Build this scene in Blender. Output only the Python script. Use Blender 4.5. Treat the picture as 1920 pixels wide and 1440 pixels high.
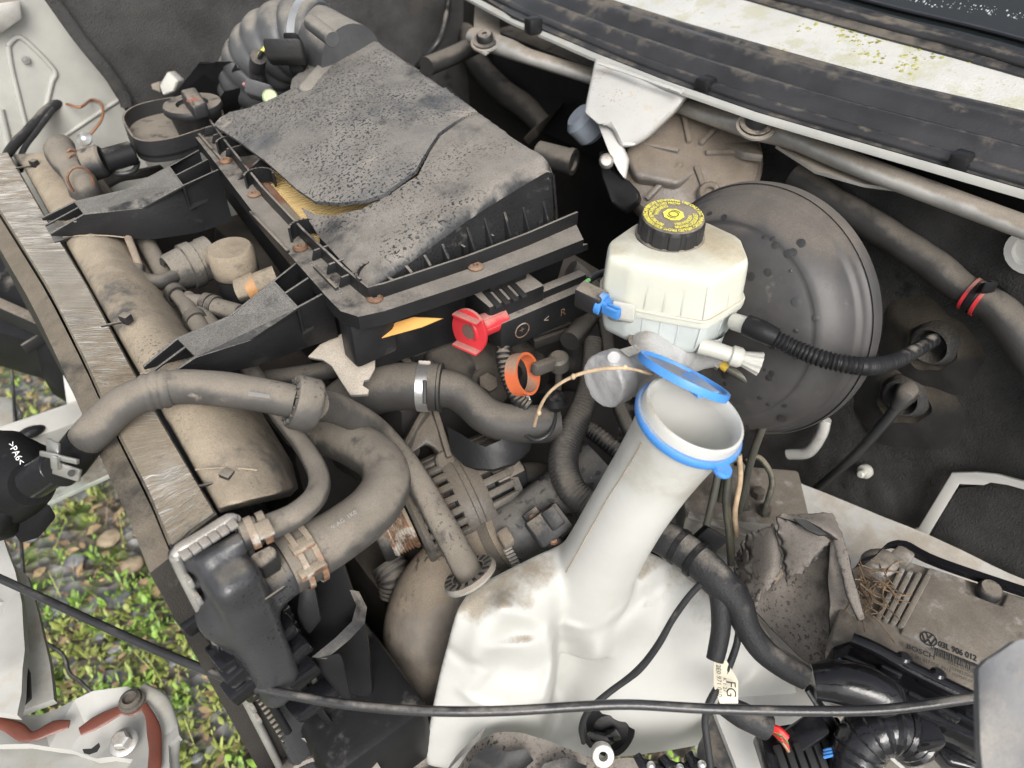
import bpy, bmesh, math, random
import numpy as np
from mathutils import Vector, Matrix
random.seed(7); RNG = np.random.default_rng(7)
for o in list(bpy.data.objects): bpy.data.objects.remove(o)
SC = bpy.context.scene; COL = SC.collection
# ---------------------------------------------------------------- camera, sky, sun, exposure
CAMZ, FPX, PITCH, YAW = 1.55, 1400.0, math.radians(41.5), math.radians(-38.6)
cd = bpy.data.cameras.new('camera'); cam = bpy.data.objects.new('camera', cd); COL.objects.link(cam)
cam.location = (0, 0, CAMZ); cam.rotation_euler = (math.radians(90) - PITCH, 0, YAW)
cd.sensor_width = 36; cd.lens = 36 * FPX / 1920; cd.clip_start = .02; cd.clip_end = 500
cd.dof.use_dof = True; cd.dof.focus_distance = .80; cd.dof.aperture_fstop = 5.6
SC.camera = cam
SUN_EL, SUN_AZ = math.radians(40), math.radians(206)
w = bpy.data.worlds.new('World'); SC.world = w; w.use_nodes = True
nt = w.node_tree; bg = nt.nodes['Background']
sky = nt.nodes.new('ShaderNodeTexSky'); sky.sky_type = 'NISHITA'; sky.sun_disc = False
sky.sun_elevation = SUN_EL; sky.sun_rotation = SUN_AZ; sky.dust_density = 4.0; sky.air_density = 1.0; sky.ozone_density = 1.0
hs = nt.nodes.new('ShaderNodeHueSaturation'); hs.inputs['Saturation'].default_value = .25
nt.links.new(sky.outputs[0], hs.inputs['Color']); nt.links.new(hs.outputs[0], bg.inputs[0]); bg.inputs[1].default_value = .13
sl = bpy.data.lights.new('sun', 'SUN'); sun = bpy.data.objects.new('sun', sl); COL.objects.link(sun)
sl.energy = 1.5; sl.angle = math.radians(30); sl.color = (1, .96, .9)
sd = Vector((math.sin(SUN_AZ) * math.cos(SUN_EL), math.cos(SUN_AZ) * math.cos(SUN_EL), math.sin(SUN_EL)))
sun.rotation_euler = sd.to_track_quat('Z', 'Y').to_euler()
vs = SC.view_settings; vs.view_transform = 'Standard'; vs.look = 'None'; vs.gamma = 1; vs.use_curve_mapping = False
vs.exposure = 0.80
SC.render.resolution_x = 1024; SC.render.resolution_y = 768
# ---------------------------------------------------------------- measuring helpers (photo measurements to metres)
C0 = Vector((0, 0, CAMZ)); UP = Vector((0, 0, 1)); XA = Vector((1, 0, 0)); YA = Vector((0, 1, 0))
fh = Vector((-math.sin(YAW), math.cos(YAW), 0)); RT = Vector((math.cos(YAW), math.sin(YAW), 0))
FW = fh * math.cos(PITCH) - UP * math.sin(PITCH); DN = -(fh * math.sin(PITCH) + UP * math.cos(PITCH))
def ray(px, py): return FW + RT * ((px - 960) / FPX) + DN * ((py - 720) / FPX)
def P(px, py, z): d = ray(px, py); return C0 + d * ((z - CAMZ) / d.z)
def PXx(px, py, x): d = ray(px, py); return C0 + d * (x / d.x)
def PYy(px, py, y): d = ray(px, py); return C0 + d * (y / d.y)
def PL(px, py, p0, n): d = ray(px, py); n = Vector(n); return C0 + d * ((Vector(p0) - C0).dot(n) / d.dot(n))
def dep(p): return (p - C0).dot(FW)
def px2m(n, p): return n * dep(p) / FPX
def pts(l): return [P(*a[:3]) for a in l]
def V(*a): return Vector(a)
# ---------------------------------------------------------------- mesh helpers
def nrm(v): return v.normalized()
def frame(axis, hint=None):
    a = nrm(Vector(axis)); h = Vector(hint) if hint is not None else (UP if abs(a.z) < .95 else XA)
    x = nrm(h.cross(a)); y = nrm(a.cross(x)); return x, y, a
def finish(bm, ang=38):
    bmesh.ops.recalc_face_normals(bm, faces=bm.faces)
    for f in bm.faces: f.smooth = True
    for e in bm.edges:
        if len(e.link_faces) == 2 and e.calc_face_angle(0) > math.radians(ang): e.smooth = False
    return bm
def bevel_sharp(bm, w, seg=2, ang=30):
    es = [e for e in bm.edges if len(e.link_faces) == 2 and e.calc_face_angle(0) > math.radians(ang)]
    if es and w > 0: bmesh.ops.bevel(bm, geom=es, offset=w, segments=seg, affect='EDGES', profile=.5, clamp_overlap=True)
    return bm
def catmull(p, step):
    p = [Vector(q) for q in p]
    if len(p) == 2:
        n = max(2, int((p[1] - p[0]).length / step) + 1); return [p[0].lerp(p[1], i / (n - 1)) for i in range(n)], [i / (n - 1) for i in range(n)]
    e = [p[0] * 2 - p[1]] + p + [p[-1] * 2 - p[-2]]; out = []; u = []
    for i in range(1, len(e) - 2):
        a, b, c, d = e[i - 1:i + 3]; n = max(2, int((c - b).length / step) + 1)
        for k in range(n):
            t = k / n
            out.append(.5 * ((2 * b) + (c - a) * t + (2 * a - 5 * b + 4 * c - d) * t * t + (3 * b - a - 3 * c + d) * t ** 3)); u.append(i - 1 + t)
    out.append(p[-1]); u.append(len(p) - 1); m = len(p) - 1
    return out, [x / m for x in u]
def interp(vals, t):
    if not isinstance(vals, (list, tuple)): return vals
    x = t * (len(vals) - 1); i = min(int(x), len(vals) - 2); return vals[i] + (vals[i + 1] - vals[i]) * (x - i)
def tube_bm(p, r, seg=14, step=.007, corr=None, wob=0, bm=None, cap=True, flat=1.0, hint=None, hollow=0):
    """swept tube through p; r constant or list; corr=(pitch, depth) makes ribs; wob adds hand-made unevenness"""
    bm = bm or bmesh.new(); q, u = catmull(p, corr[0] / (4 if len(corr) < 3 else 9) if corr else step)
    n = len(q); tans = [nrm(q[min(i + 1, n - 1)] - q[max(i - 1, 0)]) for i in range(n)]
    x, y, _ = frame(tans[0], hint); rings = []; s = 0; ph = random.random() * 9
    for i in range(n):
        if i:
            s += (q[i] - q[i - 1]).length; ax = tans[i - 1].cross(tans[i])
            if ax.length > 1e-7:
                m = Matrix.Rotation(tans[i - 1].angle(tans[i]), 3, nrm(ax)); x = m @ x
            x = nrm(x - tans[i] * x.dot(tans[i])); y = tans[i].cross(x)
        rr = interp(r, u[i])
        if corr: rr += corr[1] * ((.5 + .5 * math.cos(2 * math.pi * s / corr[0])) if len(corr) < 3 else abs(math.sin(math.pi * s / corr[0])) ** .6)
        if wob: rr *= 1 + wob * (math.sin(s * 61 + ph) + .6 * math.sin(s * 143 + 2 * ph))
        rings.append([bm.verts.new(q[i] + x * (rr * math.cos(2 * math.pi * k / seg)) + y * (rr * flat * math.sin(2 * math.pi * k / seg))) for k in range(seg)])
    for a, b in zip(rings, rings[1:]):
        for k in range(seg): bm.faces.new((a[k], a[(k + 1) % seg], b[(k + 1) % seg], b[k]))
    if hollow:
        for ring, t in ((rings[0], -tans[0]), (rings[-1], tans[-1])):
            c = sum((v.co for v in ring), Vector()) / seg
            i1 = [bm.verts.new(c + (v.co - c) * hollow) for v in ring]; i2 = [bm.verts.new(c + (v.co - c) * hollow - t * .03) for v in ring]
            for k in range(seg):
                k2 = (k + 1) % seg; bm.faces.new((ring[k], ring[k2], i1[k2], i1[k])); bm.faces.new((i1[k], i1[k2], i2[k2], i2[k]))
            bm.faces.new(i2)
    elif cap: bm.faces.new(rings[0]); bm.faces.new(list(reversed(rings[-1])))
    return bm
def lathe_bm(o, axis, prof, seg=24, bm=None, hint=None, mod=None):
    """prof = [(radius, height along axis)...]"""
    bm = bm or bmesh.new(); x, y, a = frame(axis, hint); o = Vector(o); rings = []
    for r, h in prof:
        if r < 1e-6: rings.append([bm.verts.new(o + a * h)]); continue
        rings.append([bm.verts.new(o + a * h + (x * math.cos(t) + y * math.sin(t)) * (r * (mod(t, r, h) if mod else 1))) for t in [2 * math.pi * k / seg for k in range(seg)]])
    for p, q in zip(rings, rings[1:]):
        for k in range(seg):
            k2 = (k + 1) % seg
            if len(p) == 1 and len(q) == 1: continue
            if len(p) == 1: bm.faces.new((p[0], q[k], q[k2]))
            elif len(q) == 1: bm.faces.new((p[k], p[k2], q[0]))
            else: bm.faces.new((p[k], p[k2], q[k2], q[k]))
    if prof[0] == prof[-1]: bmesh.ops.remove_doubles(bm, verts=bm.verts, dist=1e-6)
    return bm
def cyl_bm(a, b, r, r2=None, seg=20, bev=0, bm=None):
    a, b = Vector(a), Vector(b); L = (b - a).length; r2 = r if r2 is None else r2
    pr = [(0, 0), (r - bev, 0), (r, bev), (r2, L - bev), (r2 - bev, L), (0, L)] if bev else [(0, 0), (r, 0), (r2, L), (0, L)]
    return lathe_bm(a, b - a, pr, seg, bm)
def slab_bm(outline, vec, bev=0, seg=2, bm=None):
    """closed outline (3D points) pushed along vec"""
    b = bmesh.new(); vec = Vector(vec); vs_ = [b.verts.new(p) for p in outline]; f = b.faces.new(vs_)
    r = bmesh.ops.extrude_face_region(b, geom=[f]); bmesh.ops.translate(b, vec=vec, verts=[v for v in r['geom'] if isinstance(v, bmesh.types.BMVert)])
    bmesh.ops.recalc_face_normals(b, faces=b.faces); bevel_sharp(b, bev, seg)
    return merge(bm, b)
def merge(bm, b):
    if bm is None: return b
    me = bpy.data.meshes.new('t'); b.to_mesh(me); b.free(); bm.from_mesh(me); bpy.data.meshes.remove(me); return bm
def box_bm(c, ax, ay, az, sx, sy, sz, bev=.002, bm=None, seg=2, taper=1.0):
    """oriented box about centre c with axes and full sizes"""
    b = bmesh.new(); c = Vector(c); ax, ay, az = nrm(Vector(ax)), nrm(Vector(ay)), nrm(Vector(az)); v = []
    for k in (-1, 1):
        t = taper if k > 0 else 1
        for i, j in ((-1, -1), (1, -1), (1, 1), (-1, 1)): v.append(b.verts.new(c + ax * (i * sx / 2 * t) + ay * (j * sy / 2 * t) + az * (k * sz / 2)))
    for f in ((0, 1, 2, 3), (4, 5, 6, 7), (0, 1, 5, 4), (1, 2, 6, 5), (2, 3, 7, 6), (3, 0, 4, 7)): b.faces.new([v[i] for i in f])
    bmesh.ops.recalc_face_normals(b, faces=b.faces); bevel_sharp(b, bev, seg); return merge(bm, b)
def bar_bm(a, b, w, h, up=UP, bev=.0015, bm=None, ext=0):
    """rectangular bar from a to b, width w across, height h along up"""
    a, b = Vector(a), Vector(b); d = nrm(b - a); s = nrm(d.cross(Vector(up))); u = nrm(s.cross(d))
    return box_bm((a + b) / 2, d, s, u, (b - a).length + ext, w, h, bev, bm)
def strip_bm(p, width_vec, thick_vec, step=.01, bm=None, straight=False):
    """ribbon following p, width_vec constant or list, thickness thick_vec"""
    bm = bm or bmesh.new(); p = [Vector(a) for a in p]
    q, u = (p, [i / (len(p) - 1) for i in range(len(p))]) if straight else catmull(p, step)
    w = width_vec if isinstance(width_vec, list) else [width_vec, width_vec]
    R = []
    for c, t in zip(q, u):
        x = t * (len(w) - 1); i = min(int(x), len(w) - 2); wv = Vector(w[i]).lerp(Vector(w[i + 1]), x - i); tv = Vector(thick_vec)
        R.append([bm.verts.new(c - wv / 2), bm.verts.new(c + wv / 2), bm.verts.new(c + wv / 2 + tv), bm.verts.new(c - wv / 2 + tv)])
    for a, b in zip(R, R[1:]):
        for k in range(4): bm.faces.new((a[k], a[(k + 1) % 4], b[(k + 1) % 4], b[k]))
    bm.faces.new(R[0]); bm.faces.new(R[-1]); return bm
def loft_bm(rings, cap=True, bm=None):
    bm = bm or bmesh.new(); R = [[bm.verts.new(p) for p in r] for r in rings]; n = len(R[0])
    for a, b in zip(R, R[1:]):
        for k in range(n): bm.faces.new((a[k], a[(k + 1) % n], b[(k + 1) % n], b[k]))
    if cap: bm.faces.new(R[0]); bm.faces.new(R[-1])
    return bm
def grid_bm(fn, nu, nv, thick=None, bm=None):
    """sheet fn(u, v) -> point; optional thickness vector"""
    bm = bm or bmesh.new(); g = [[bm.verts.new(fn(i / nu, j / nv)) for j in range(nv + 1)] for i in range(nu + 1)]
    fs = [bm.faces.new((g[i][j], g[i + 1][j], g[i + 1][j + 1], g[i][j + 1])) for i in range(nu) for j in range(nv)]
    if thick is not None:
        r = bmesh.ops.extrude_face_region(bm, geom=fs); bmesh.ops.translate(bm, vec=Vector(thick), verts=[v for v in r['geom'] if isinstance(v, bmesh.types.BMVert)])
    return bm
def quadfn(a, b, c, d, bump=None):
    """bilinear patch a(0,0) b(1,0) c(1,1) d(0,1)"""
    def f(u, v):
        p = a.lerp(b, u).lerp(d.lerp(c, u), v); return p + bump(u, v, p) if bump else p
    return f
def fbm(p, s, seed=0):
    from mathutils import noise as N
    return N.fractal(Vector(p) * s + Vector((seed * 7.1, seed * 3.3, seed)), 1.0, 2.0, 4)
# ---- implicit surfaces (blow-moulded and cast shapes)
def sdf_mesh(f, lo, hi, h):
    lo = np.array(lo, float); hi = np.array(hi, float); n = np.ceil((hi - lo) / h).astype(int) + 1
    ax = [lo[i] + h * np.arange(n[i]) for i in range(3)]; G = np.stack(np.meshgrid(*ax, indexing='ij'), -1); d = f(G)
    ins = d < 0; acc = np.zeros(tuple(n - 1) + (3,)); cnt = np.zeros(tuple(n - 1))
    corners = [(i, j, k) for i in (0, 1) for j in (0, 1) for k in (0, 1)]
    sl_ = lambda c: tuple(slice(c[i], n[i] - 1 + c[i]) for i in range(3))
    for a in corners:
        for b in corners:
            if sum(y - x for x, y in zip(a, b)) == 1 and all(y >= x for x, y in zip(a, b)):
                da, db = d[sl_(a)], d[sl_(b)]; m = (da < 0) != (db < 0); t = np.where(m, da / np.where(m, da - db, 1), 0)
                for q in range(3): acc[..., q] += np.where(m, a[q] + t * (b[q] - a[q]), 0)
                cnt += m
    act = cnt > 0; idx = -np.ones(act.shape, int); idx[act] = np.arange(act.sum())
    cell = np.argwhere(act); v = lo + h * (cell + acc[act] / cnt[act][:, None]); faces = []
    for q in range(3):
        s0 = [slice(None)] * 3; s1 = [slice(None)] * 3; s0[q] = slice(0, n[q] - 1); s1[q] = slice(1, n[q])
        e = ins[tuple(s0)] != ins[tuple(s1)]; o1, o2 = [i for i in range(3) if i != q]
        for c in np.argwhere(e):
            if c[o1] < 1 or c[o2] < 1 or c[o1] > n[o1] - 2 or c[o2] > n[o2] - 2: continue
            L = []
            for da, db in ((0, 0), (1, 0), (1, 1), (0, 1)):
                z = c.copy(); z[o1] -= da; z[o2] -= db; L.append(int(idx[tuple(z)]))
            if min(L) >= 0: faces.append(L)
    bm = bmesh.new(); vv = [bm.verts.new(p) for p in v]
    for L in faces:
        try: bm.faces.new([vv[i] for i in L])
        except ValueError: pass
    return bm
def smin(a, b, k): h = np.clip(.5 + .5 * (b - a) / k, 0, 1); return b * (1 - h) + a * h - k * h * (1 - h)
def smax(a, b, k): return -smin(-a, -b, k)
def s_caps(G, a, b, r1, r2=None):
    a = np.array(a); b = np.array(b); r2 = r1 if r2 is None else r2; ba = b - a; t = np.clip(((G - a) @ ba) / (ba @ ba), 0, 1)
    return np.linalg.norm(G - a - t[..., None] * ba, axis=-1) - (r1 + (r2 - r1) * t)
def s_cyl(G, a, b, r):
    a = np.array(a); b = np.array(b); ba = b - a; L = np.linalg.norm(ba); ba = ba / L; t = (G - a) @ ba; rad = np.linalg.norm(G - a - t[..., None] * ba, axis=-1)
    dx = rad - r; dy = np.abs(t - L / 2) - L / 2; return np.minimum(np.maximum(dx, dy), 0) + np.sqrt(np.maximum(dx, 0) ** 2 + np.maximum(dy, 0) ** 2)
def s_ell(G, c, r, M=None):
    q = G - np.array(c); q = q @ np.array(M).T if M is not None else q; r = np.array(r); k = np.linalg.norm(q / r, axis=-1); return (k - 1) * r.min()
def s_box(G, c, half, M=None, r=.01):
    q = G - np.array(c); q = q @ np.array(M).T if M is not None else q; d = np.abs(q) - (np.array(half) - r)
    return np.linalg.norm(np.maximum(d, 0), axis=-1) + np.minimum(d.max(-1), 0) - r
def s_planes(G, pl, k=.01):
    """convex solid from planes (point, outward normal), corners rounded by k"""
    d = None
    for p, n in pl:
        n = np.array(n, float); n /= np.linalg.norm(n); e = (G - np.array(p)) @ n; d = e if d is None else smax(d, e, k)
    return d
# ---------------------------------------------------------------- objects
def thing(name, label, cat, base, group=None):
    o = bpy.data.objects.new(name, None); COL.objects.link(o); o.location = base; o.empty_display_size = .02
    o['label'] = label; o['category'] = cat
    if group: o['group'] = group
    return o
def wloc(o): return o.location + (wloc(o.parent) if o.parent else Vector())
def part(name, bm, m, parent=None, smooth=True, ang=38, label=None):
    if smooth: finish(bm, ang)
    else: bmesh.ops.recalc_face_normals(bm, faces=bm.faces)
    me = bpy.data.meshes.new(name)
    if parent: bmesh.ops.translate(bm, vec=-wloc(parent), verts=bm.verts)
    bm.to_mesh(me); bm.free(); o = bpy.data.objects.new(name, me); COL.objects.link(o)
    if m: me.materials.append(m)
    if parent: o.parent = parent
    if label: o['label'] = label
    return o
def solo(name, bm, m, label, cat, group=None, ang=38):
    """one-mesh thing, its origin at its own base"""
    finish(bm, ang); c = Vector((sum(v.co.x for v in bm.verts), sum(v.co.y for v in bm.verts), 0)) / max(1, len(bm.verts)); c.z = min(v.co.z for v in bm.verts)
    bmesh.ops.translate(bm, vec=-c, verts=bm.verts); me = bpy.data.meshes.new(name); bm.to_mesh(me); bm.free()
    o = bpy.data.objects.new(name, me); COL.objects.link(o); o.location = c; me.materials.append(m); o['label'] = label; o['category'] = cat
    if group: o['group'] = group
    return o
def hose(name, l, rpx, m, label, cat, parent=None, **k):
    """tube through photo-measured points (px, py, height), radius measured in px at its middle"""
    p = pts(l); mid = p[len(p) // 2]; g = k.pop('group', None)
    r = [px2m(a, mid) for a in rpx] if isinstance(rpx, (list, tuple)) else px2m(rpx, mid)
    bm = tube_bm(p, r, **k)
    return part(name, bm, m, parent) if parent else solo(name, bm, m, label, cat, g)
def text_bm(s, size, bold=False):
    cu = bpy.data.curves.new('t', 'FONT'); cu.body = s; cu.size = size; cu.align_x = 'CENTER'; cu.align_y = 'CENTER'; cu.resolution_u = 3
    if bold: cu.offset = size * .03
    o = bpy.data.objects.new('t', cu); COL.objects.link(o); dg = bpy.context.evaluated_depsgraph_get(); me = bpy.data.meshes.new_from_object(o.evaluated_get(dg))
    bm = bmesh.new(); bm.from_mesh(me); bpy.data.objects.remove(o); bpy.data.curves.remove(cu); bpy.data.meshes.remove(me); return bm
def place_text(s, size, o, xd, n, bold=False, sx=1.0):
    bm = text_bm(s, size, bold); n = nrm(Vector(n)); x = nrm(Vector(xd) - n * Vector(xd).dot(n)); y = n.cross(x)
    for v in bm.verts: v.co = Vector(o) + x * (v.co.x * sx) + y * v.co.y
    return bm
# ---------------------------------------------------------------- materials (all procedural)
MATS = {}
def mat(name, col, rough=.5, metal=0., dust=0., dcol=(.27, .225, .17), speck=0., sscale=230., spcol=None, var=.25, vscale=14., bump=.2, bscale=260., spec=.5, sss=0., coat=0., stain=None, grain=.13, dscale=22., wet=0., transl=0., smear=None):
    m = bpy.data.materials.new(name); m.use_nodes = True; N = m.node_tree.nodes; L = m.node_tree.links; b = N['Principled BSDF']
    def node(t, **k):
        n = N.new(t)
        for a, v in k.items(): setattr(n, a, v)
        return n
    geo = node('ShaderNodeNewGeometry'); pos = geo.outputs['Position']
    def noise(scale, det=4., rough_=.6):
        n = node('ShaderNodeTexNoise'); n.inputs['Scale'].default_value = scale; n.inputs['Detail'].default_value = det; n.inputs['Roughness'].default_value = rough_
        L.new(pos, n.inputs['Vector']); return n.outputs['Fac']
    def rng(x, a, c, lo=0., hi=1.):
        n = node('ShaderNodeMapRange', interpolation_type='SMOOTHSTEP')
        for i, v in zip(('From Min', 'From Max', 'To Min', 'To Max'), (a, c, lo, hi)): n.inputs[i].default_value = v
        L.new(x, n.inputs['Value']); return n.outputs['Result']
    def mth(op, a, c=None):
        n = node('ShaderNodeMath', operation=op)
        for i, v in enumerate((a, c)):
            if v is None: continue
            if isinstance(v, (int, float)): n.inputs[i].default_value = v
            else: L.new(v, n.inputs[i])
        return n.outputs[0]
    def mix(f, a, c):
        n = node('ShaderNodeMix', data_type='RGBA')
        for i, v in ((0, f), (6, a), (7, c)):
            if isinstance(v, (int, float)): n.inputs[i].default_value = v
            elif isinstance(v, tuple): n.inputs[i].default_value = (*v[:3], 1)
            else: L.new(v, n.inputs[i])
        return n.outputs[2]
    sc_ = lambda c, k: tuple(min(1, x * k) for x in c)
    n1 = noise(vscale, 6.); c = mix(rng(n1, .3, .7), sc_(col, 1 - var), sc_(col, 1 + var)); r = rough
    if stain:                       # (colour, scale, threshold): worn or dirty patches
        for st_ in (stain if isinstance(stain, list) else [stain]):
            f = rng(noise(st_[1], 7., .65), st_[2], st_[2] + .12); c = mix(f, c, st_[0])
    hgt = noise(bscale, 3.)
    if dust > 0:
        sep = node('ShaderNodeSeparateXYZ'); L.new(geo.outputs['Normal'], sep.inputs[0])
        n2 = noise(dscale, 8., .68); n3 = noise(4.3, 3.)
        s = mth('ADD', mth('MULTIPLY', sep.outputs[2], 1.5), mth('ADD', mth('MULTIPLY', mth('SUBTRACT', n2, .5), 2.2), mth('MULTIPLY', mth('SUBTRACT', n3, .5), 2.1)))
        f = rng(s, 1.45 - 1.6 * dust, 2.15 - 1.6 * dust); g = noise(760., 2.)
        dc = mix(rng(g, .35, .65), sc_(dcol, 1 - grain), sc_(dcol, 1 + grain)); dc = mix(rng(noise(31., 5.), .3, .7, 0., .42), dc, sc_(dcol, .5));  f = mth('MULTIPLY', f, rng(g, .2, .45, .72, 1.)); c = mix(f, c, dc); r = mth('ADD', rough, mth('MULTIPLY', f, .95 - rough))
    for st_ in smear or []:         # wiped, wet or caked patches on top of the dust
        n6 = noise(st_[1], 6., .62); f = mth('MULTIPLY', rng(n6, st_[2], st_[2] + .14), rng(noise(95., 3.), .25, .55, .45, 1.)); c = mix(f, c, st_[0])
    if speck > 0:                   # rain spots
        n4 = noise(sscale, 1.5, .5); n5 = noise(9., 3.)
        f = mth('MULTIPLY', rng(n4, .65 - .1 * speck, .71 - .1 * speck), rng(n5, .62 - .3 * speck, .78 - .25 * speck)); c = mix(f, c, spcol or sc_(col, .45))
        r = mth('SUBTRACT', r, mth('MULTIPLY', f, .4)) if not isinstance(r, float) else mth('ADD', mth('MULTIPLY', f, .3 - r), r)
    if wet > 0:
        f = rng(noise(26., 5.), .62 - .2 * wet, .68 - .2 * wet); r = mth('ADD', r, mth('MULTIPLY', f, .12 - (r if isinstance(r, float) else .6)))
    L.new(c, b.inputs['Base Color'])
    if isinstance(r, float): b.inputs['Roughness'].default_value = r
    else: L.new(r, b.inputs['Roughness'])
    b.inputs['Metallic'].default_value = metal; b.inputs['Specular IOR Level'].default_value = spec; b.inputs['Coat Weight'].default_value = coat; b.inputs['Coat Roughness'].default_value = .08
    if sss: b.inputs['Subsurface Weight'].default_value = sss; b.inputs['Subsurface Radius'].default_value = (.02, .02, .018); b.inputs['Subsurface Scale'].default_value = .6
    if transl:
        tb_ = node('ShaderNodeBsdfTranslucent'); L.new(c, tb_.inputs['Color']); ms = node('ShaderNodeMixShader'); ms.inputs[0].default_value = transl; L.new(b.outputs[0], ms.inputs[1]); L.new(tb_.outputs[0], ms.inputs[2]); L.new(ms.outputs[0], N['Material Output'].inputs['Surface'])
    if bump:
        bp = node('ShaderNodeBump'); bp.inputs['Strength'].default_value = bump; bp.inputs['Distance'].default_value = .002; L.new(hgt, bp.inputs['Height']); L.new(bp.outputs[0], b.inputs['Normal'])
    MATS[name] = m; return m
TAN = (.30, .245, .18); GREY = (.22, .20, .175)
m_lid = mat('lid_plastic', smear=[((.03, .03, .031), 9, .58), ((.33, .31, .28), 40, .66)], col=(.018, .018, .019), rough=.36, spec=.5, dust=.47, stain=((.06, .058, .056), 55, .58), dcol=(.20, .183, .162), speck=.85, sscale=330, spcol=(.02, .02, .021), dscale=16)
m_lidb = mat('lid_side_plastic', (.014, .014, .015), .42, spec=.3, dust=.38, dcol=(.22, .20, .175), dscale=40)
m_flap = mat('flap_plastic_painted_sheen', smear=[((.035, .036, .038), 8, .57), ((.30, .265, .225), 12, .60)], col=(.065, .067, .072), rough=.38, dust=.47, dcol=(.185, .172, .155), speck=1.0, sscale=330, spcol=(.03, .031, .033), dscale=10)  # base grey lightened to paint in the sky sheen on wet plastic
m_blk = mat('black_plastic', (.011, .011, .012), .42, spec=.25, dust=.03, dcol=GREY, bump=.12)
m_blkd = mat('dusty_black_plastic', smear=[((.02, .02, .02), 30, .56)], col=(.016, .016, .017), rough=.5, dust=.48, dcol=(.22, .19, .155), dscale=30)
m_gloss = mat('wet_black_plastic', (.009, .009, .011), .22, dust=0., bump=.25, bscale=90, wet=.5)
m_tape = mat('cloth_tape', (.022, .022, .024), .55, spec=.3, dust=.2, dcol=GREY, bump=.5, bscale=420)
m_wire = mat('wire_sheath', (.022, .022, .023), .4, dust=.15, dcol=GREY)
m_arm = mat('arm_plastic', (.012, .012, .013), .5, spec=.3, dust=.56, dcol=(.17, .162, .15), dscale=60, grain=.3, stain=((.03, .03, .03), 40, .6))
m_tan = mat('dust_caked_plastic', (.05, .045, .04), .6, dust=1.05, smear=[((.08, .075, .068), 7.5, .53), ((.22, .18, .135), 16, .54)], dcol=(.33, .275, .205), speck=.6, sscale=260, spcol=(.10, .09, .078), dscale=8)
m_hose = mat('dusty_rubber', (.062, .058, .054), .6, dust=.76, smear=[((.06, .056, .052), 17, .57), ((.28, .245, .20), 26, .64)], dcol=(.20, .176, .145), speck=.4, sscale=240, spcol=(.07, .063, .055), dscale=14, stain=[((.042, .039, .036), 13, .54), ((.12, .11, .095), 33, .6)], grain=.08)
m_hosed = mat('dark_dusty_rubber', smear=[((.022, .021, .02), 20, .58), ((.17, .15, .125), 30, .65)], col=(.03, .0285, .027), rough=.58, dust=.5, dcol=(.14, .124, .105), dscale=16)
m_corr = mat('corrugated_rubber', (.065, .067, .07), .45, dust=.45, dcol=(.24, .22, .19), dscale=10)
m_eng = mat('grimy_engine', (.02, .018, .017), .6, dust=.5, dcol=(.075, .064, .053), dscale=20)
m_cast = mat('dusty_cast_alloy', (.22, .20, .18), .55, metal=.35, dust=.75, dcol=(.24, .20, .16), bump=.5, bscale=420)
m_castd = mat('dirty_cast_alloy', (.10, .092, .082), .55, metal=.35, dust=.5, smear=[((.035, .032, .028), 22, .57)], dcol=(.15, .128, .104), bump=.45, bscale=380)
m_turbo = mat('dusty_alloy_pipe', (.18, .16, .14), .5, smear=[((.12, .105, .09), 15, .58)], metal=.3, dust=.8, dcol=(.27, .225, .175), speck=.5, sscale=110, spcol=(.1, .085, .07))
m_alloy = mat('cast_alloy', (.40, .40, .40), .6, metal=.3, dust=.35, dcol=(.36, .33, .29), bump=.45, bscale=420)
m_fin = mat('radiator_fins', (.44, .43, .41), .5, smear=[((.25, .205, .15), 5.5, .52), ((.12, .11, .10), 30, .64)], metal=.3, dust=.62, dcol=(.30, .25, .185), dscale=9, stain=((.20, .18, .15), 18, .64), bump=.4, bscale=500)
m_rside = mat('radiator_face', (.038, .035, .032), .6, metal=.2, dust=.4, dcol=(.2, .17, .13), stain=((.16, .14, .11), 20, .6), bump=.6, bscale=600)
m_alu = mat('aluminium', (.55, .54, .52), .42, metal=.75, dust=.4, dcol=(.42, .39, .35), bump=.2)
m_steel = mat('zinc_steel', (.42, .41, .385), .48, metal=.5, dust=.65, dcol=(.34, .30, .25), speck=.25, dscale=12)
m_chrome = mat('bright_steel', (.68, .68, .67), .32, metal=.85, bump=.1)
m_rust = mat('rusty_steel', (.21, .125, .08), .65, metal=.35, dust=.45, dcol=(.38, .32, .25), stain=((.45, .42, .38), 45, .5), vscale=60, var=.5)
m_screw = mat('rusty_screw', (.17, .085, .05), .6, metal=.4, dust=.4, dcol=(.28, .2, .14), vscale=80, var=.4)
m_boost = mat('booster_paint', (.046, .044, .044), .5, smear=[((.04, .039, .04), 13, .57), ((.15, .135, .118), 30, .66)], dust=.55, dcol=(.112, .098, .085), stain=[((.03, .029, .03), 42, .62), ((.085, .078, .07), 11, .55)], dscale=9, bump=.08)
m_wash = mat('washer_bottle_plastic', (.68, .68, .65), .34, transl=.34, dust=.25, dcol=(.44, .385, .31), stain=[((.58, .56, .51), 6, .60), ((.56, .53, .47), 23, .67)], var=.04, bump=.08, bscale=60)
m_resu = mat('reservoir_plastic', (.56, .565, .49), .38, sss=.3, dust=.3, dcol=(.42, .36, .25), var=.06, bump=.1, dscale=7)
m_resl = mat('reservoir_plastic_filled', (.50, .54, .53), .36, sss=.3, var=.07, bump=.1)
m_milk = mat('milky_plastic', (.46, .455, .42), .4, sss=.3, var=.06, dust=.2, dcol=(.5, .44, .36))
m_white = mat('white_paint', (.58, .575, .55), .3, dust=.1, dcol=(.5, .45, .38), var=.05, bump=.05, stain=((.38, .33, .26), 9, .62))
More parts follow.
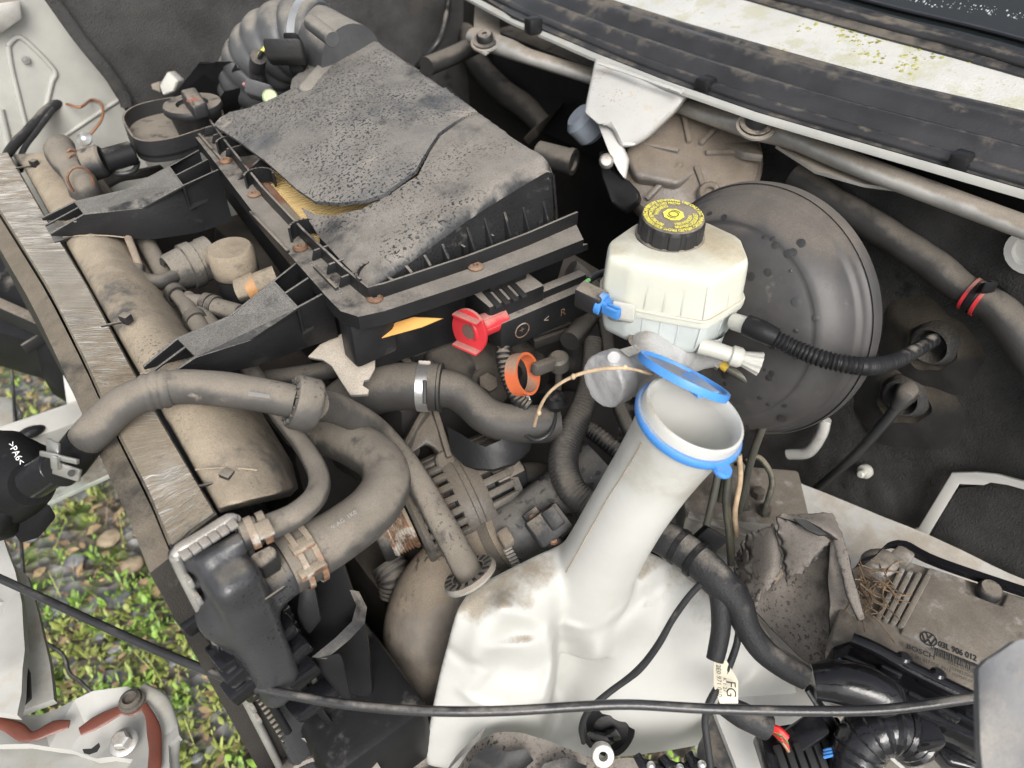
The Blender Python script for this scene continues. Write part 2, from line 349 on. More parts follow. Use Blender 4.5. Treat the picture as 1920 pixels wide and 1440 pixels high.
m_moss = mat('mossy_white_paint', (.50, .495, .465), .42, var=.06, bump=.5, bscale=300, stain=[((.44, .43, .34), 22, .50), ((.36, .34, .15), 48, .60), ((.30, .28, .10), 120, .63)], speck=.3, sscale=300, spcol=(.28, .26, .14))
m_brk = mat('grimy_white_paint', (.43, .425, .405), .4, var=.05, bump=.1, stain=[((.40, .33, .24), 16, .56), ((.26, .20, .13), 45, .64)], speck=.4, sscale=300, spcol=(.3, .24, .17))
m_panel = mat('primer_panel', (.36, .36, .335), .5, dust=.2, dcol=(.36, .33, .28), var=.1, bump=.05)
m_felt = mat('black_felt', (.055, .054, .053), .9, stain=[((.065, .061, .056), 9, .58), ((.03, .03, .03), 15, .58)], dust=.36, dcol=(.095, .086, .074), bump=1.4, bscale=380, dscale=11, spec=.08)
m_feltd = mat('dusty_felt', (.036, .035, .034), .9, dust=.85, dcol=(.085, .073, .058), bump=.8, bscale=700, dscale=9, spec=.08)
m_seal = mat('black_rubber_seal', (.026, .026, .028), .34, dust=.17, dcol=(.13, .112, .09), dscale=34, bump=.15)
m_red = mat('red_plastic', (.50, .03, .04), .45, dust=.45, dcol=(.45, .20, .17), var=.1, stain=((.60, .28, .24), 90, .64))
m_orange = mat('orange_plastic', (.52, .12, .045), .45, dust=.5, stain=((.36, .13, .07), 40, .6), dcol=(.34, .23, .16), var=.08, dscale=45)
m_blue = mat('blue_plastic', (.06, .235, .60), .42, var=.12, dust=.3, dcol=(.26, .30, .36), stain=((.10, .24, .50), 60, .6))
m_bluet = mat('blue_lid_plastic', (.05, .13, .30), .38, var=.15, dust=.5, dcol=(.33, .30, .27), dscale=25)
m_yel = mat('yellow_print', (.74, .66, .10), .5, var=.05, bump=0)
m_paper = mat('filter_paper', (.60, .44, .20), .85, var=.12, bump=.2)
m_card = mat('orange_card', (.58, .30, .08), .8, var=.12, bump=.1)
m_ink_shade = mat('black_print_and_hole_shade', (.02, .02, .02), .6, var=0, bump=0)  # print, and black laid over slots and holes for the shade inside
m_paint_gr = mat('faded_print', (.26, .25, .24), .6, var=0, bump=0)
m_label = mat('paper_label', (.62, .57, .45), .7, var=.1, dust=.1)
m_ecu = mat('dirty_alloy_case', (.31, .295, .27), .5, smear=[((.36, .345, .32), 34, .57), ((.12, .105, .09), 24, .58)], metal=.35, dust=.35, dcol=(.23, .20, .165), stain=((.17, .15, .13), 45, .58), dscale=30, bump=.3)
m_grey = mat('weathered_grey_plastic', (.115, .118, .125), .6, dust=.25, dcol=(.30, .28, .25), stain=[((.09, .093, .10), 60, .56), ((.18, .18, .18), 18, .6)], dscale=12)
m_muck = mat('muddy_duct_plastic', (.03, .029, .029), .5, dust=.78, dcol=(.23, .205, .18), speck=.75, sscale=240, spcol=(.03, .029, .028), dscale=20)
m_seala = mat('brown_sealant', (.13, .042, .028), .4, var=.2, bump=.3, bscale=80)
m_copper = mat('copper_winding', (.55, .16, .05), .4, metal=.5, var=.3)
m_straw = mat('dry_straw', (.17, .115, .07), .8, var=.5, vscale=60)
m_rw = mat('rusting_white_paint', (.44, .435, .41), .34, var=.05, bump=.08, stain=[((.40, .36, .29), 9, .60), ((.30, .16, .07), 13, .67), ((.2, .1, .05), 40, .70)])
m_twig = mat('dry_twig', (.42, .31, .20), .8, var=.3, vscale=60)
m_redw = mat('red_wire', (.7, .02, .02), .4, bump=0); m_grnw = mat('green_wire', (.13, .35, .12), .4, bump=0); m_brnw = mat('brown_wire', (.22, .10, .05), .4, bump=0); m_yelw = mat('yellow_wire', (.65, .55, .08), .4, bump=0); m_pinkw = mat('pink_wire', (.75, .35, .38), .4, bump=0)
m_pipe = mat('coated_brake_pipe', (.085, .085, .07), .45, metal=.2, dust=.5, dcol=(.22, .2, .14), dscale=60)
m_glass = mat('dark_windscreen_glass', (.012, .014, .015), .06, var=.1, bump=0, coat=.6, spec=.7)
m_felt2 = m_felt
# ---------------------------------------------------------------- the setting: ground
def ground_mat():
    m = bpy.data.materials.new('wet_stony_soil'); m.use_nodes = True; N = m.node_tree.nodes; L = m.node_tree.links; b = N['Principled BSDF']
    g = N.new('ShaderNodeNewGeometry')
    def nz(s, d=6):
        n = N.new('ShaderNodeTexNoise'); n.inputs['Scale'].default_value = s; n.inputs['Detail'].default_value = d; L.new(g.outputs['Position'], n.inputs['Vector']); return n.outputs['Fac']
    v = N.new('ShaderNodeTexVoronoi'); v.inputs['Scale'].default_value = 34; L.new(g.outputs['Position'], v.inputs['Vector'])
    r1 = N.new('ShaderNodeValToRGB'); r1.color_ramp.elements[0].color = (.045, .038, .03, 1); r1.color_ramp.elements[1].color = (.20, .165, .12, 1); L.new(nz(22), r1.inputs[0])
    r1.color_ramp.elements[0].position = .35; r1.color_ramp.elements[1].position = .68
    r2 = N.new('ShaderNodeValToRGB'); r2.color_ramp.elements[0].color = (.07, .075, .085, 1); r2.color_ramp.elements[1].color = (.30, .29, .28, 1); L.new(v.outputs['Color'], r2.inputs[0])
    k = N.new('ShaderNodeMapRange'); k.inputs[1].default_value = .46; k.inputs[2].default_value = .54; L.new(nz(7), k.inputs[0])
    mx = N.new('ShaderNodeMix'); mx.data_type = 'RGBA'; L.new(k.outputs[0], mx.inputs[0]); L.new(r1.outputs[0], mx.inputs[6]); L.new(r2.outputs[0], mx.inputs[7])
    k2 = N.new('ShaderNodeMapRange'); k2.inputs[1].default_value = .5; k2.inputs[2].default_value = .62; L.new(nz(11), k2.inputs[0])
    m2 = N.new('ShaderNodeMix'); m2.data_type = 'RGBA'; L.new(k2.outputs[0], m2.inputs[0]); L.new(mx.outputs[2], m2.inputs[6]); m2.inputs[7].default_value = (.09, .13, .03, 1)
    L.new(m2.outputs[2], b.inputs['Base Color']); b.inputs['Roughness'].default_value = .55
    bp = N.new('ShaderNodeBump'); bp.inputs['Distance'].default_value = .02; L.new(v.outputs['Distance'], bp.inputs['Height']); L.new(bp.outputs[0], b.inputs['Normal']); return m
m_ground = ground_mat()
def gz(x, y): return .018 * fbm((x, y, 0), 3.1) + .008 * fbm((x, y, 0), 14, 3)
gw = lambda t: (lambda s: math.copysign(abs(s) ** 3.2 * 60 + abs(s) * 2.2, s))(2 * t - 1)
bm = grid_bm(lambda u, v: (lambda x, y: Vector((x, y, gz(x, y) if abs(x) < 8 and abs(y) < 8 else 0)))(gw(u) - .4, gw(v) + 1.4), 150, 150)
o = part('ground', bm, m_ground); o['kind'] = 'structure'
# ---------------------------------------------------------------- van body: bulkhead, scuttle, windscreen, wings
van = thing('van_body', 'white van body shell around the engine bay with mossy scuttle and windscreen', 'van', (.9, .8, 0))
def sheet_bm(outline, nvec, thick, cuts=3, amp=.003, sc=9, seed=0):
    b = bmesh.new(); f = b.faces.new([b.verts.new(p) for p in outline]); bmesh.ops.triangulate(b, faces=[f])
    for _ in range(cuts):
        es = [e for e in b.edges if e.calc_length() > .035]
        if es: bmesh.ops.subdivide_edges(b, edges=es, cuts=1); bmesh.ops.triangulate(b, faces=b.faces)
    n = nrm(Vector(nvec))
    for v in b.verts: v.co += n * (amp * fbm(v.co, sc, seed))
    r = bmesh.ops.extrude_face_region(b, geom=list(b.faces)); bmesh.ops.translate(b, vec=n * -thick, verts=[v for v in r['geom'] if isinstance(v, bmesh.types.BMVert)])
    return b
XB = .90
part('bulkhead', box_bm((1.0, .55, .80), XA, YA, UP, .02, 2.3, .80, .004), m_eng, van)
# scuttle: white lip, gutter, mossy panel, glass (rows from front lip rearward)
rowA = [(840, -22, 1.185), (960, 42, 1.185), (1110, 108, 1.187), (1250, 163, 1.19), (1420, 222, 1.19), (1640, 286, 1.19), (1960, 378, 1.19), (2500, 533, 1.19)]
rowB = [(a, b - 11, z + .005) for a, b, z in rowA]
part('scuttle_lip', loft_bm([[P(*a), P(*b), P(*b) - UP * .004, P(*a) - UP * .004] for a, b in zip(rowA, rowB)]), m_panel, van)
rowC = [(1060, -22, 1.212), (1160, 16, 1.212), (1300, 60, 1.212), (1500, 118, 1.213), (1700, 174, 1.213), (1960, 234, 1.213), (2500, 372, 1.213)]
rowD = [(1340, -22, 1.235), (1400, -2, 1.235), (1500, 27, 1.235), (1640, 66, 1.235), (1800, 108, 1.235), (1960, 154, 1.235), (2500, 309, 1.235)]
part('scuttle_panel', loft_bm([[P(*a), P(*b), P(*b) - UP * .006, P(*a) - UP * .006] for a, b in zip(rowC, rowD)]), m_moss, van)
gd = V(.62, 0, .30); gl0 = [P(*a) + UP * .004 for a in [(1330, -40, 1.238), (1420, -8, 1.238), (1530, 20, 1.238), (1660, 56, 1.238), (1810, 95, 1.238), (1990, 148, 1.238), (2520, 300, 1.238)]]
part('seal_base', loft_bm([[P(a, b, z) + V(-.006, 0, .002), g + V(.03, 0, .012), g + V(.03, 0, -.02), P(a, b, z) - UP * .02] for (a, b, z), g in zip(rowD, gl0)]), m_seal, van)
ws = part('windscreen', loft_bm([[a, a + gd, a + gd - UP * .006, a - UP * .006] for a in gl0]), m_glass, van)
part('rubber_seal', tube_bm([a + V(-.004, 0, .002) for a in gl0], .0085, flat=.8, step=.02), m_seal, ws)
part('trim_strip', tube_bm([a + V(.028, 0, .017) for a in gl0], .0045, flat=.6, step=.02, seg=8), m_gloss, ws)
db = bmesh.new()
for i in range(260):
    u = random.random(); t = .35 + .62 * random.random(); x = t * 5; k = min(int(x), 4); a = gl0[k].lerp(gl0[k + 1], x - k)
    q = a + gd * (.06 + .05 * t * t + .07 * u * u * (1.1 - t) + .012 * fbm((t * 14, 0, 0), 1.0)); r = .0004 + .0012 * random.random() ** 3
    M = Matrix.Translation(q) @ Matrix.Rotation(-.45, 4, 'Y') @ Matrix.Diagonal((r * (1 + random.random()), r, r * .45, 1)); bmesh.ops.create_icosphere(db, subdivisions=1, radius=1, matrix=M)
m_drop = mat('water_drops', (.42, .44, .45), .05, bump=0, coat=.5)
mb_ = bmesh.new()
for i in range(900):
    t = min(1, .45 + .6 * random.random() ** .8); s_ = random.random(); x = t * 5; k = min(int(x), 4); a = P(*rowC[k]).lerp(P(*rowC[k + 1]), x - k).lerp(P(*rowD[k]).lerp(P(*rowD[k + 1]), x - k), .04 + .92 * s_)
    if fbm(a, 16, 9) + .5 * (t - .8) < .08 + .2 * random.random(): continue
    r = .0010 + .0022 * random.random() ** 2; bmesh.ops.create_icosphere(mb_, subdivisions=1, radius=1, matrix=Matrix.Translation(a) @ Matrix.Diagonal((r * 1.3, r, r * .6, 1)))
o = part('moss', mb_, mat('moss_tufts', (.30, .29, .07), .9, var=.5, vscale=90), van); o['kind'] = 'stuff'
o = part('rain_drops', db, m_drop, ws); o['kind'] = 'stuff'
# gutter seal: black rubber profile between lip and panel
sec = []
for t in np.linspace(0, 1, 22):
    def row(r): x = t * (len(r) - 1); i = min(int(x), len(r) - 2); return P(*r[i]).lerp(P(*r[i + 1]), x - i)
    a = row([(850, -40, 1.193)] + [(x, y - 13, 1.193) for x, y, z in rowA[1:]]); c = row([(1000, -40, 1.211), (1160, 17, 1.211), (1300, 61, 1.211), (1500, 119, 1.212), (1700, 175, 1.212), (1960, 235, 1.212), (2500, 373, 1.212)])
    d = c - a; pr = [(0, 0), (.10, .002), (.17, .014), (.24, .022), (.31, .020), (.36, .006), (.40, .002), (.46, .006), (.52, .018), (.60, .024), (.70, .022), (.76, .012), (.80, .010), (.86, .016), (.94, .014), (1, .004)]
    sec.append([a + d * s + UP * h for s, h in pr] + [c - UP * .012, a - UP * .006])
gs = thing('scuttle_rubber_seal', 'long ribbed black rubber seal lying along the white scuttle edge', 'seal', (.78, .6, 1.19))
part('gutter_profile', loft_bm(sec), m_seal, gs, ang=60)
bulb = [P(x + 12, y - 24, 1.196) for x, y, z in rowA]; part('bulb', tube_bm(bulb, .0085, step=.02), m_seal, gs)
for px, py in ((1000, 48), (1322, 162), (1800, 306)):
    a = P(px, py, 1.198); k = min(range(len(bulb) - 1), key=lambda i: (bulb[i] - a).length); d = nrm(bulb[k + 1] - bulb[k]) if px < 1800 else nrm(bulb[-2] - bulb[-3])
    part('clip', box_bm(a, d, nrm(UP.cross(d)), UP, .020, .024, .024, .004), m_blk, gs)
# far wing (white primer) with pressed swage lines
YF = 1.46
fw_ = [PYy(-400, -180, YF), PYy(520, -180, YF), PYy(520, 420, YF), PYy(-400, 420, YF)]
part('dark_gap_panel', slab_bm([V(.10, YF + .01, .90), V(1.0, YF + .01, .90), V(1.0, YF + .01, .10), V(.10, YF + .01, .10)], (0, .01, 0)), m_eng, van)  # lower wing coloured dark to stand for shade in the gap between the arms
part('inner_wing', grid_bm(quadfn(*fw_), 8, 8, (0, .01, 0)), m_panel, van)
for l, w_ in (([(15, 85), (30, 70), (50, 78), (102, 132), (98, 150), (82, 215)], 5), ([(15, 85), (22, 130), (48, 235)], 5), ([(120, 255), (240, 175)], 4), ([(0, 205), (20, 290), (26, 330)], 7)):
    q = [PYy(a, b, YF - .001) for a, b in l]; part('pressed_swage', tube_bm(q, px2m(w_, q[0]), flat=1, seg=10, hint=YA, step=.01), m_panel, van)
part('wing_flange', slab_bm([PYy(a, b, YF - .03) for a, b in ((-60, 12), (38, 0), (42, 36), (5, 62), (-60, 62))], (0, .02, 0), .003), m_steel, van)
part('wing_stud', lathe_bm(PYy(48, 112, YF - .003), -YA, [(.006, 0), (.006, .004), (.003, .008), (0, .008)], 10), m_chrome, van)
# felt on far side
fl = [PYy(a, b, 1.40) for a, b in ((60, -130), (920, -130), (920, 260), (330, 260), (238, 210), (205, 150), (120, 20))]
o = solo('insulation_mat', sheet_bm(fl, -YA, .012, 4, .012, 6, 2), m_felt, 'black felt insulation hanging behind the grey corrugated intake hose', 'insulation mat')
o2 = tube_bm([PYy(a, b, 1.385) for a, b in ((92, -10), (150, 72), (205, 140), (232, 180), (238, 200))], .010, flat=.5, hint=YA); part('folded_hem', o2, m_felt, o)
# felt on bulkhead behind the booster, with the painted metal showing round its edge
ed = [(1380, 250), (1500, 300), (1700, 352), (1960, 430), (2450, 600), (2450, 1060), (1960, 928), (1860, 902), (1792, 898), (1722, 1002), (1700, 1006), (1560, 952), (1450, 905), (1330, 860), (1200, 700), (1200, 300)]
o = solo('insulation_mat', sheet_bm([PXx(a, b, XB) for a, b in ed], -XA, .014, 5, .012, 7, 5), m_felt, 'large black felt insulation on the bulkhead behind the brake booster', 'insulation mat')
fm = o
part('painted_bulkhead_edge', slab_bm([PXx(a, b, XB + .014) for a, b in ((1300, 820), (1450, 893), (1560, 940), (1700, 992), (1716, 990), (1784, 886), (1862, 888), (1990, 925), (2450, 1050), (2450, 1320), (1990, 1180), (1700, 1100), (1440, 960), (1300, 900))], (.008, 0, 0), .002), m_white, van)
part('torn_white_edge', slab_bm([PXx(a, b, XB - .016) for a, b in ((1716, 1010), (1712, 992), (1722, 990), (1784, 887), (1830, 886), (1870, 890), (1990, 922), (2450, 1047), (2450, 1063), (1990, 938), (1890, 910), (1858, 905), (1845, 910), (1798, 908), (1742, 1000), (1736, 1014))], (.004, 0, 0), .001), m_white, van)
part('felt_pad', sheet_bm([PXx(a, b, XB - .004) for a, b in ((1738, 1012), (1752, 985), (1796, 917), (1850, 912), (1960, 948), (2450, 1085), (2450, 1290), (1960, 1140), (1722, 1052))], -XA, .012, 4, .006, 8, 9), m_felt, fm)
part('white_stud', lathe_bm(PXx(1622, 884, XB - .008), (-1, 0, .2), [(.011, -.004), (.011, .002), (.006, .004), (.006, .014), (.004, .016), (0, .016)], 14), m_milk, van)
part('round_hole_plug', lathe_bm(PXx(1935, 470, XB - .008), (-1, 0, 0), [(.026, -.004), (.026, .006), (.018, .006), (.017, -.002), (0, -.002)], 24), m_white, van)
# inner wing shelf under ECU, brake unit and washer bottle
sh = [P(a, b, .70) for a, b in ((1240, 930), (1440, 880), (1740, 1000), (1990, 1120), (2300, 1700), (1480, 1700), (1340, 1330), (1230, 1010))]
part('inner_wing_shelf', sheet_bm(sh, UP, .01, 4, .006, 8, 4), m_white, van)
part('wing_edge', loft_bm([[P(a, b, .74), P(a + 26, b + 14, .745), P(a + 30, b + 26, .70), P(a, b, .70)] for a, b in ((1450, 1240), (1560, 1330), (1700, 1450), (1760, 1520))]), m_white, van)
part('bulkhead_arch', tube_bm([PXx(a, b, XB - .03) for a, b in ((1548, 786), (1540, 815), (1515, 848), (1478, 852))], .009, flat=.7), m_white, van)
# ---------------------------------------------------------------- wiper frame, motor and bracket
wf = thing('wiper_linkage_frame', 'silver zinc tubular wiper frame with flattened bolted ends under the scuttle', 'wiper frame', (.82, .6, 1.12))
def flatrod(l, w1, name): 
    p = pts([a[:3] for a in l]); r = [px2m(a[3], q) for a, q in zip(l, p)]
    return part(name, tube_bm(p, r, flat=.8, seg=18, step=.012), m_steel, wf)
flatrod([(885, 66, 1.155, 17), (915, 78, 1.152, 22), (955, 92, 1.15, 21), (990, 106, 1.15, 17), (1060, 128, 1.145, 17), (1150, 156, 1.14, 17)], 0, 'tube')
flatrod([(1270, 196, 1.15, 17), (1330, 214, 1.152, 22), (1390, 228, 1.155, 30), (1440, 240, 1.158, 33), (1500, 262, 1.158, 26), (1600, 306, 1.158, 24), (1760, 366, 1.158, 25), (1960, 440, 1.158, 26), (2400, 600, 1.158, 28)], 0, 'tube')
part('pressed_wing', sheet_bm([P(a, b, 1.142) for a, b in ((1455, 272), (1560, 280), (1680, 338), (1700, 356), (1620, 345), (1530, 320))], UP, .004, 2, .0), m_steel, wf)
part('end_plate', slab_bm([P(a, b, 1.15) for a, b in ((890, 10), (935, 24), (940, 80), (910, 100), (886, 88))], (0, 0, -.005), .002), m_steel, wf)
for px, py, z in ((910, 74, 1.162), (1418, 230, 1.176)):
    b = part('bolt', lathe_bm(P(px, py, z) - UP * .004, (-.25, -.2, .9), [(.020, 0), (.020, .004), (.014, .005), (.0135, .013), (.011, .016), (.004, .016), (.003, .013), (0, .013)], 24), m_blkd, wf)
    part('washer', lathe_bm(P(px, py, z) - UP * .006, (-.25, -.2, .9), [(.024, 0), (.024, .003), (.0, .003)], 24), m_steel, wf)
wm = thing('wiper_motor', 'round dusty cast housing of the wiper motor under the scuttle', 'motor', (.85, .58, 1.0))
mc_ = P(1296, 296, 1.10); max_ = nrm(V(-.50, -.34, .80)); R0 = px2m(132, mc_)
rib = lambda t, r, h: 1 + (.0 if h < .02 else 0)
part('housing', lathe_bm(mc_ - max_ * .05, max_, [(R0 * .80, -.02), (R0 * .98, 0), (R0, .01), (R0, .035), (R0 * .955, .042), (R0 * .93, .040), (R0 * .88, .043), (R0 * .35, .056), (0, .058)], 48), m_cast, wm)
xx, yy, zz = frame(max_)
for ang in (15, 62, 110, 170, 235, 300):
    d = xx * math.cos(math.radians(ang)) + yy * math.sin(math.radians(ang)); a = mc_ + d * R0 * .18 + max_ * .006; b = mc_ + d * R0 * .86 - max_ * .006
    part('rib', bar_bm(a, b, .008, .016, max_, .003), m_cast, wm)
b_ = P(1330, 362, 1.075); part('bolt_lug', lathe_bm(b_ - max_ * .02, max_, [(.017, -.01), (.016, .022), (.013, .026), (.007, .026), (.006, .020), (0, .020)], 18), m_cast, wm)
part('mount_arm', slab_bm([P(a, b, 1.118) for a, b in ((1300, 228), (1420, 262), (1432, 290), (1395, 285), (1310, 250))], (0, 0, -.012), .003), m_cast, wm)
part('crank_cover', slab_bm([P(a, b, z) for a, b, z in ((1185, 250, 1.12), (1255, 225, 1.125), (1330, 235, 1.125), (1340, 300, 1.10), (1270, 345, 1.085), (1190, 330, 1.085), (1170, 290, 1.10))], max_ * -.03, .008, 3), m_cast, wm)
br = thing('support_bracket', 'white painted pressed bracket with brown grime hanging from the scuttle lip', 'bracket', (.75, .75, 1.05))
lo_ = [(1113, 106, 1.19), (1292, 172, 1.19), (1262, 212, 1.165), (1215, 258, 1.135), (1188, 276, 1.125), (1160, 278, 1.122), (1150, 250, 1.14), (1140, 237, 1.147), (1128, 236, 1.147), (1118, 230, 1.148), (1092, 212, 1.155), (1096, 190, 1.163)]
b = slab_bm(pts(lo_), V(.035, .02, -.012), .007, 3); part('pressing', b, m_brk, br); part('grime_ledge', tube_bm(pts([(1122, 118, 1.197), (1160, 130, 1.196), (1215, 150, 1.196), (1278, 172, 1.195)]), .004, flat=.5, wob=.2), m_brk, br)
part('leg', slab_bm(pts([(1118, 228, 1.142), (1150, 240, 1.142), (1178, 300, 1.11), (1172, 338, 1.09), (1158, 320, 1.10), (1140, 282, 1.12)]), V(.01, .006, -.004), .003), m_brk, br)
part('mount_clip', slab_bm(pts([(1122, 282, 1.10), (1138, 280, 1.10), (1152, 320, 1.09), (1180, 338, 1.085), (1200, 360, 1.075), (1198, 374, 1.07), (1168, 396, 1.05), (1145, 378, 1.06), (1128, 330, 1.08)]), V(.02, .012, -.02), .005, 3), m_blk, br)
part('bolt', lathe_bm(P(1137, 302, 1.108), (-.6, -.5, .5), [(.010, -.006), (.010, .003), (.007, .008), (0, .009)], 12), m_steel, br)
part('motor_can', cyl_bm(P(1082, 215, 1.13), P(1118, 252, 1.10), px2m(34, P(1100, 230, 1.12)), seg=28, bev=.008), mat('blue_grey_can', (.22, .25, .29), .4, dust=.2), br)
# dark things at the back of the bay
hose('heater_hose', [(880, 55, 1.05), (884, 90, 1.04), (905, 130, 1.02), (945, 172, 1.0), (985, 200, .985), (1020, 235, .96)], 22, m_hosed, 'fat black rubber heater hose curving down behind the air filter lid', 'hose', seg=18)
hose('breather_pipe', [(800, 125, 1.10), (850, 104, 1.10), (905, 78, 1.10)], 17, m_hosed, 'short dark rubber pipe poking out behind the filter lid notch', 'hose', seg=18)
hose('loom_cable', [(842, -10, 1.12), (838, 25, 1.12), (826, 70, 1.10), (800, 105, 1.07), (780, 128, 1.04)], 6, m_wire, 'thin black cable looping down between intake collar and scuttle', 'cable')
hose('loom_cable', [(700, 5, 1.1), (760, 18, 1.1), (800, 12, 1.1), (822, -15, 1.1)], 11, m_wire, 'black cable bundle running along the top of the dark bulkhead', 'cable')
hose('loom_cable', [(780, 20, 1.08), (776, 55, 1.06), (785, 85, 1.04), (760, 120, 1.0)], 6, m_wire, 'short black cable hanging down the dark bulkhead behind the filter lid', 'cable')
hose('metal_pipe', [(930, 130, 1.0), (990, 165, 1.0), (1060, 205, 1.0)], 6, m_castd, 'thin dirty metal pipe running past the heater hose', 'pipe')
part('rim', lathe_bm(P(1072, 303, 1.06), nrm(P(1072, 303, 1.06) - P(1015, 290, 1.06)), [(.020, -.004), (.020, .004), (.013, .004), (.012, -.01), (0, -.01)], 20), m_hosed, solo('stub_pipe', cyl_bm(P(1010, 288, 1.06), P(1070, 303, 1.06), .019, seg=20), m_hosed, 'short dusty stub pipe beside the near rear corner of the filter lid', 'pipe'))
solo('back_strut', slab_bm(pts([(1000, 240, 1.0), (1050, 200, 1.02), (1058, 190, 1.02), (1040, 210, 1.0), (1010, 255, .98)]), V(.0, .03, -.03), .003), m_castd, 'bent dirty metal strap behind the filter lid', 'bracket')
solo('fuse_tray', box_bm((.97, 1.08, 1.02), XA, YA, UP, .05, .34, .16, .01), m_blkd, 'dark grey box on the bulkhead far behind the filter lid', 'box')
hose('wire_harness', [(0, 310, 1.06), (30, 268, 1.06), (75, 222, 1.065), (110, 190, 1.07), (150, 165, 1.08), (195, 132, 1.09)], [7, 8, 9, 11, 9, 9], m_tape, 'black taped wiring harness strung across the far primer wing', 'harness', wob=.06)
hose('wire_harness', [(38, 320, 1.04), (42, 285, 1.05), (70, 245, 1.06), (100, 205, 1.07)], 5, m_tape, 'thin black wire branch beside the harness on the far wing', 'harness', wob=.06)
hs_ = thing('earth_wire', 'rusty brown earth wire with ring terminal on the far primer wing', 'wire', P(160, 260, 1.0))
hose('wire', [(125, 195, 1.07), (150, 201, 1.07), (172, 187, 1.065), (190, 195, 1.06), (192, 220, 1.05), (178, 242, 1.04), (163, 258, 1.03)], 2.5, m_brnw, '', '', parent=hs_)
part('ring_terminal', lathe_bm(P(159, 261, 1.03), (-.3, -.6, .6), [(.012, 0), (.012, .004), (.006, .008), (.003, .010), (0, .010)], 14), m_chrome, hs_)
# ---------------------------------------------------------------- radiator
rad = thing('radiator', 'dusty aluminium radiator with crumpled top fins and black plastic end tank', 'radiator', (.04, .8, .45))
ZR = 1.066
rl = [(-60, 300), (0, 396), (86, 533), (155, 667), (217, 802), (280, 927), (320, 1022)]; rr_ = [(20, 290), (78, 392), (164, 533), (236, 667), (308, 796), (362, 888), (404, 958)]
RLp = [P(a, b, ZR) for a, b in rl]; RRp = [P(a, b, ZR) for a, b in rr_]
def along(l, t): x = t * (len(l) - 1); i = min(int(x), len(l) - 2); return l[i].lerp(l[i + 1], x - i)
core = [[a, b, b - UP * .58, a - UP * .58] for a, b in ((along(RLp, t), along(RRp, t)) for t in np.linspace(0, 1, 24))]
part('core', loft_bm([[p - UP * .004 for p in s] for s in core]), m_rside, rad)
fb = bmesh.new()
for i in range(330):
    t = i / 329; a, b = along(RLp, t), along(RRp, t); y0 = nrm(along(RRp, min(1, t + .01)) - along(RRp, max(0, t - .01)))
    cr = (.2 if (.27 < t < .40 or .58 < t < .80) else 1.0); h = .0030 + .003 * cr * abs(fbm((t * 9, 0, 0), 3.0, 1)); k = 5; ra = []
    for j in range(k + 1):
        s = .03 + .92 * j / k; p = a.lerp(b, s); q = .0020 * cr * fbm((i * .35, s * 3, 0), 1.0, 4)
        ra.append((p + y0 * (q - .0008), p + y0 * (q + .0008), p + y0 * (q * 2.2 + .0011) + UP * (h + .0008 * cr * random.random() - .001), p + y0 * (q * 2.2 - .0006) + UP * (h + .0006 * cr * random.random() - .001)))
    loft_bm(ra, True, fb)
o = part('fins', fb, m_fin, rad); o['kind'] = 'stuff'
part('condenser', loft_bm([[p + V(-.022, 0, -.018), p + V(-.003, 0, -.012), p + V(-.003, 0, -.56), p + V(-.022, 0, -.56)] for p in (along(RLp, t) for t in np.linspace(0, 1, 20))]), m_rside, rad)
part('side_channel', strip_bm([p + UP * .001 for p in RLp], V(.0025, 0, 0), UP * -.05, step=.03), m_rside, rad)
# end tank: header collar with crimp tabs, moulded tank, necks
ha, hb = P(312, 1024, 1.072), P(428, 953, 1.072); hd = nrm(hb - ha); hy = nrm(V(hd.y, -hd.x, 0)); hy = hy if hy.y < 0 else -hy
hl = (hb - ha).length; hc = (ha + hb) / 2
cpth = [hc + hy * .010 + hd * (x * hl / 2) + UP * z for x, z in ((-1, -.40), (-1, -.20), (-1, -.022), (-.93, -.006), (-.80, 0), (0, 0), (.80, 0), (.93, -.006), (1, -.022), (1, -.20), (1, -.40))]
part('header_collar', tube_bm(cpth, .0052, flat=.8, seg=12, step=.008), m_alu, rad)
part('header_plate', slab_bm([hc + hd * (s * (hl / 2 - .004)) + UP * z for s, z in ((-1, -.40), (1, -.40), (1, -.006), (-1, -.006))], hy * .006, .001), m_rside, rad)
for k in range(6):
    s = -.75 + k * .30; part('crimp_tab', box_bm(hc + hd * (s * hl / 2) + hy * .018 + UP * .001, hd, hy, UP, .0075, .010, .0035, .0008), m_alu, rad)
for k in range(11):
    for s in (-1, 1): part('crimp_tab', box_bm(hc + hd * (s * (hl / 2 - .001)) + hy * .017 - UP * (.03 + k * .024), hd, hy, UP, .004, .010, .010, .001), m_alu, rad)
tc = hc + hy * .034; n1_, n2_ = P(440, 1132, .985), P(556, 1050, .995)
Mh = [list(hd), list(hy), [0, 0, 1]]
def tank(G):
    d = s_box(G, list(tc - UP * .115), (hl / 2 - .006, .026, .10), Mh, .014)
    d = smin(d, s_box(G, list(hc + hy * .02 - UP * .29), (hl / 2 - .010, .012, .26), Mh, .008), .006)
    d = smin(d, s_caps(G, list(n1_ + V(-.004, 0, -.006)), list(n1_ + V(0, .01, -.07)), .029, .018), .014)
    d = smin(d, s_caps(G, list(n1_), list(n2_), .0275, .0245), .010)
    d = smin(d, s_caps(G, list(P(338, 1042, 1.052)), list(P(392, 1050, 1.054)), .010), .008)
    d = smin(d, s_caps(G, list(P(392, 1050, 1.056)), list(P(455, 1012, 1.060)), .0085), .006)
    return d
blo = [min(hc.x, n1_.x) - .09, min(n2_.y, tc.y) - .10, .48]; bhi = [n2_.x + .06, hc.y + .08, 1.11]
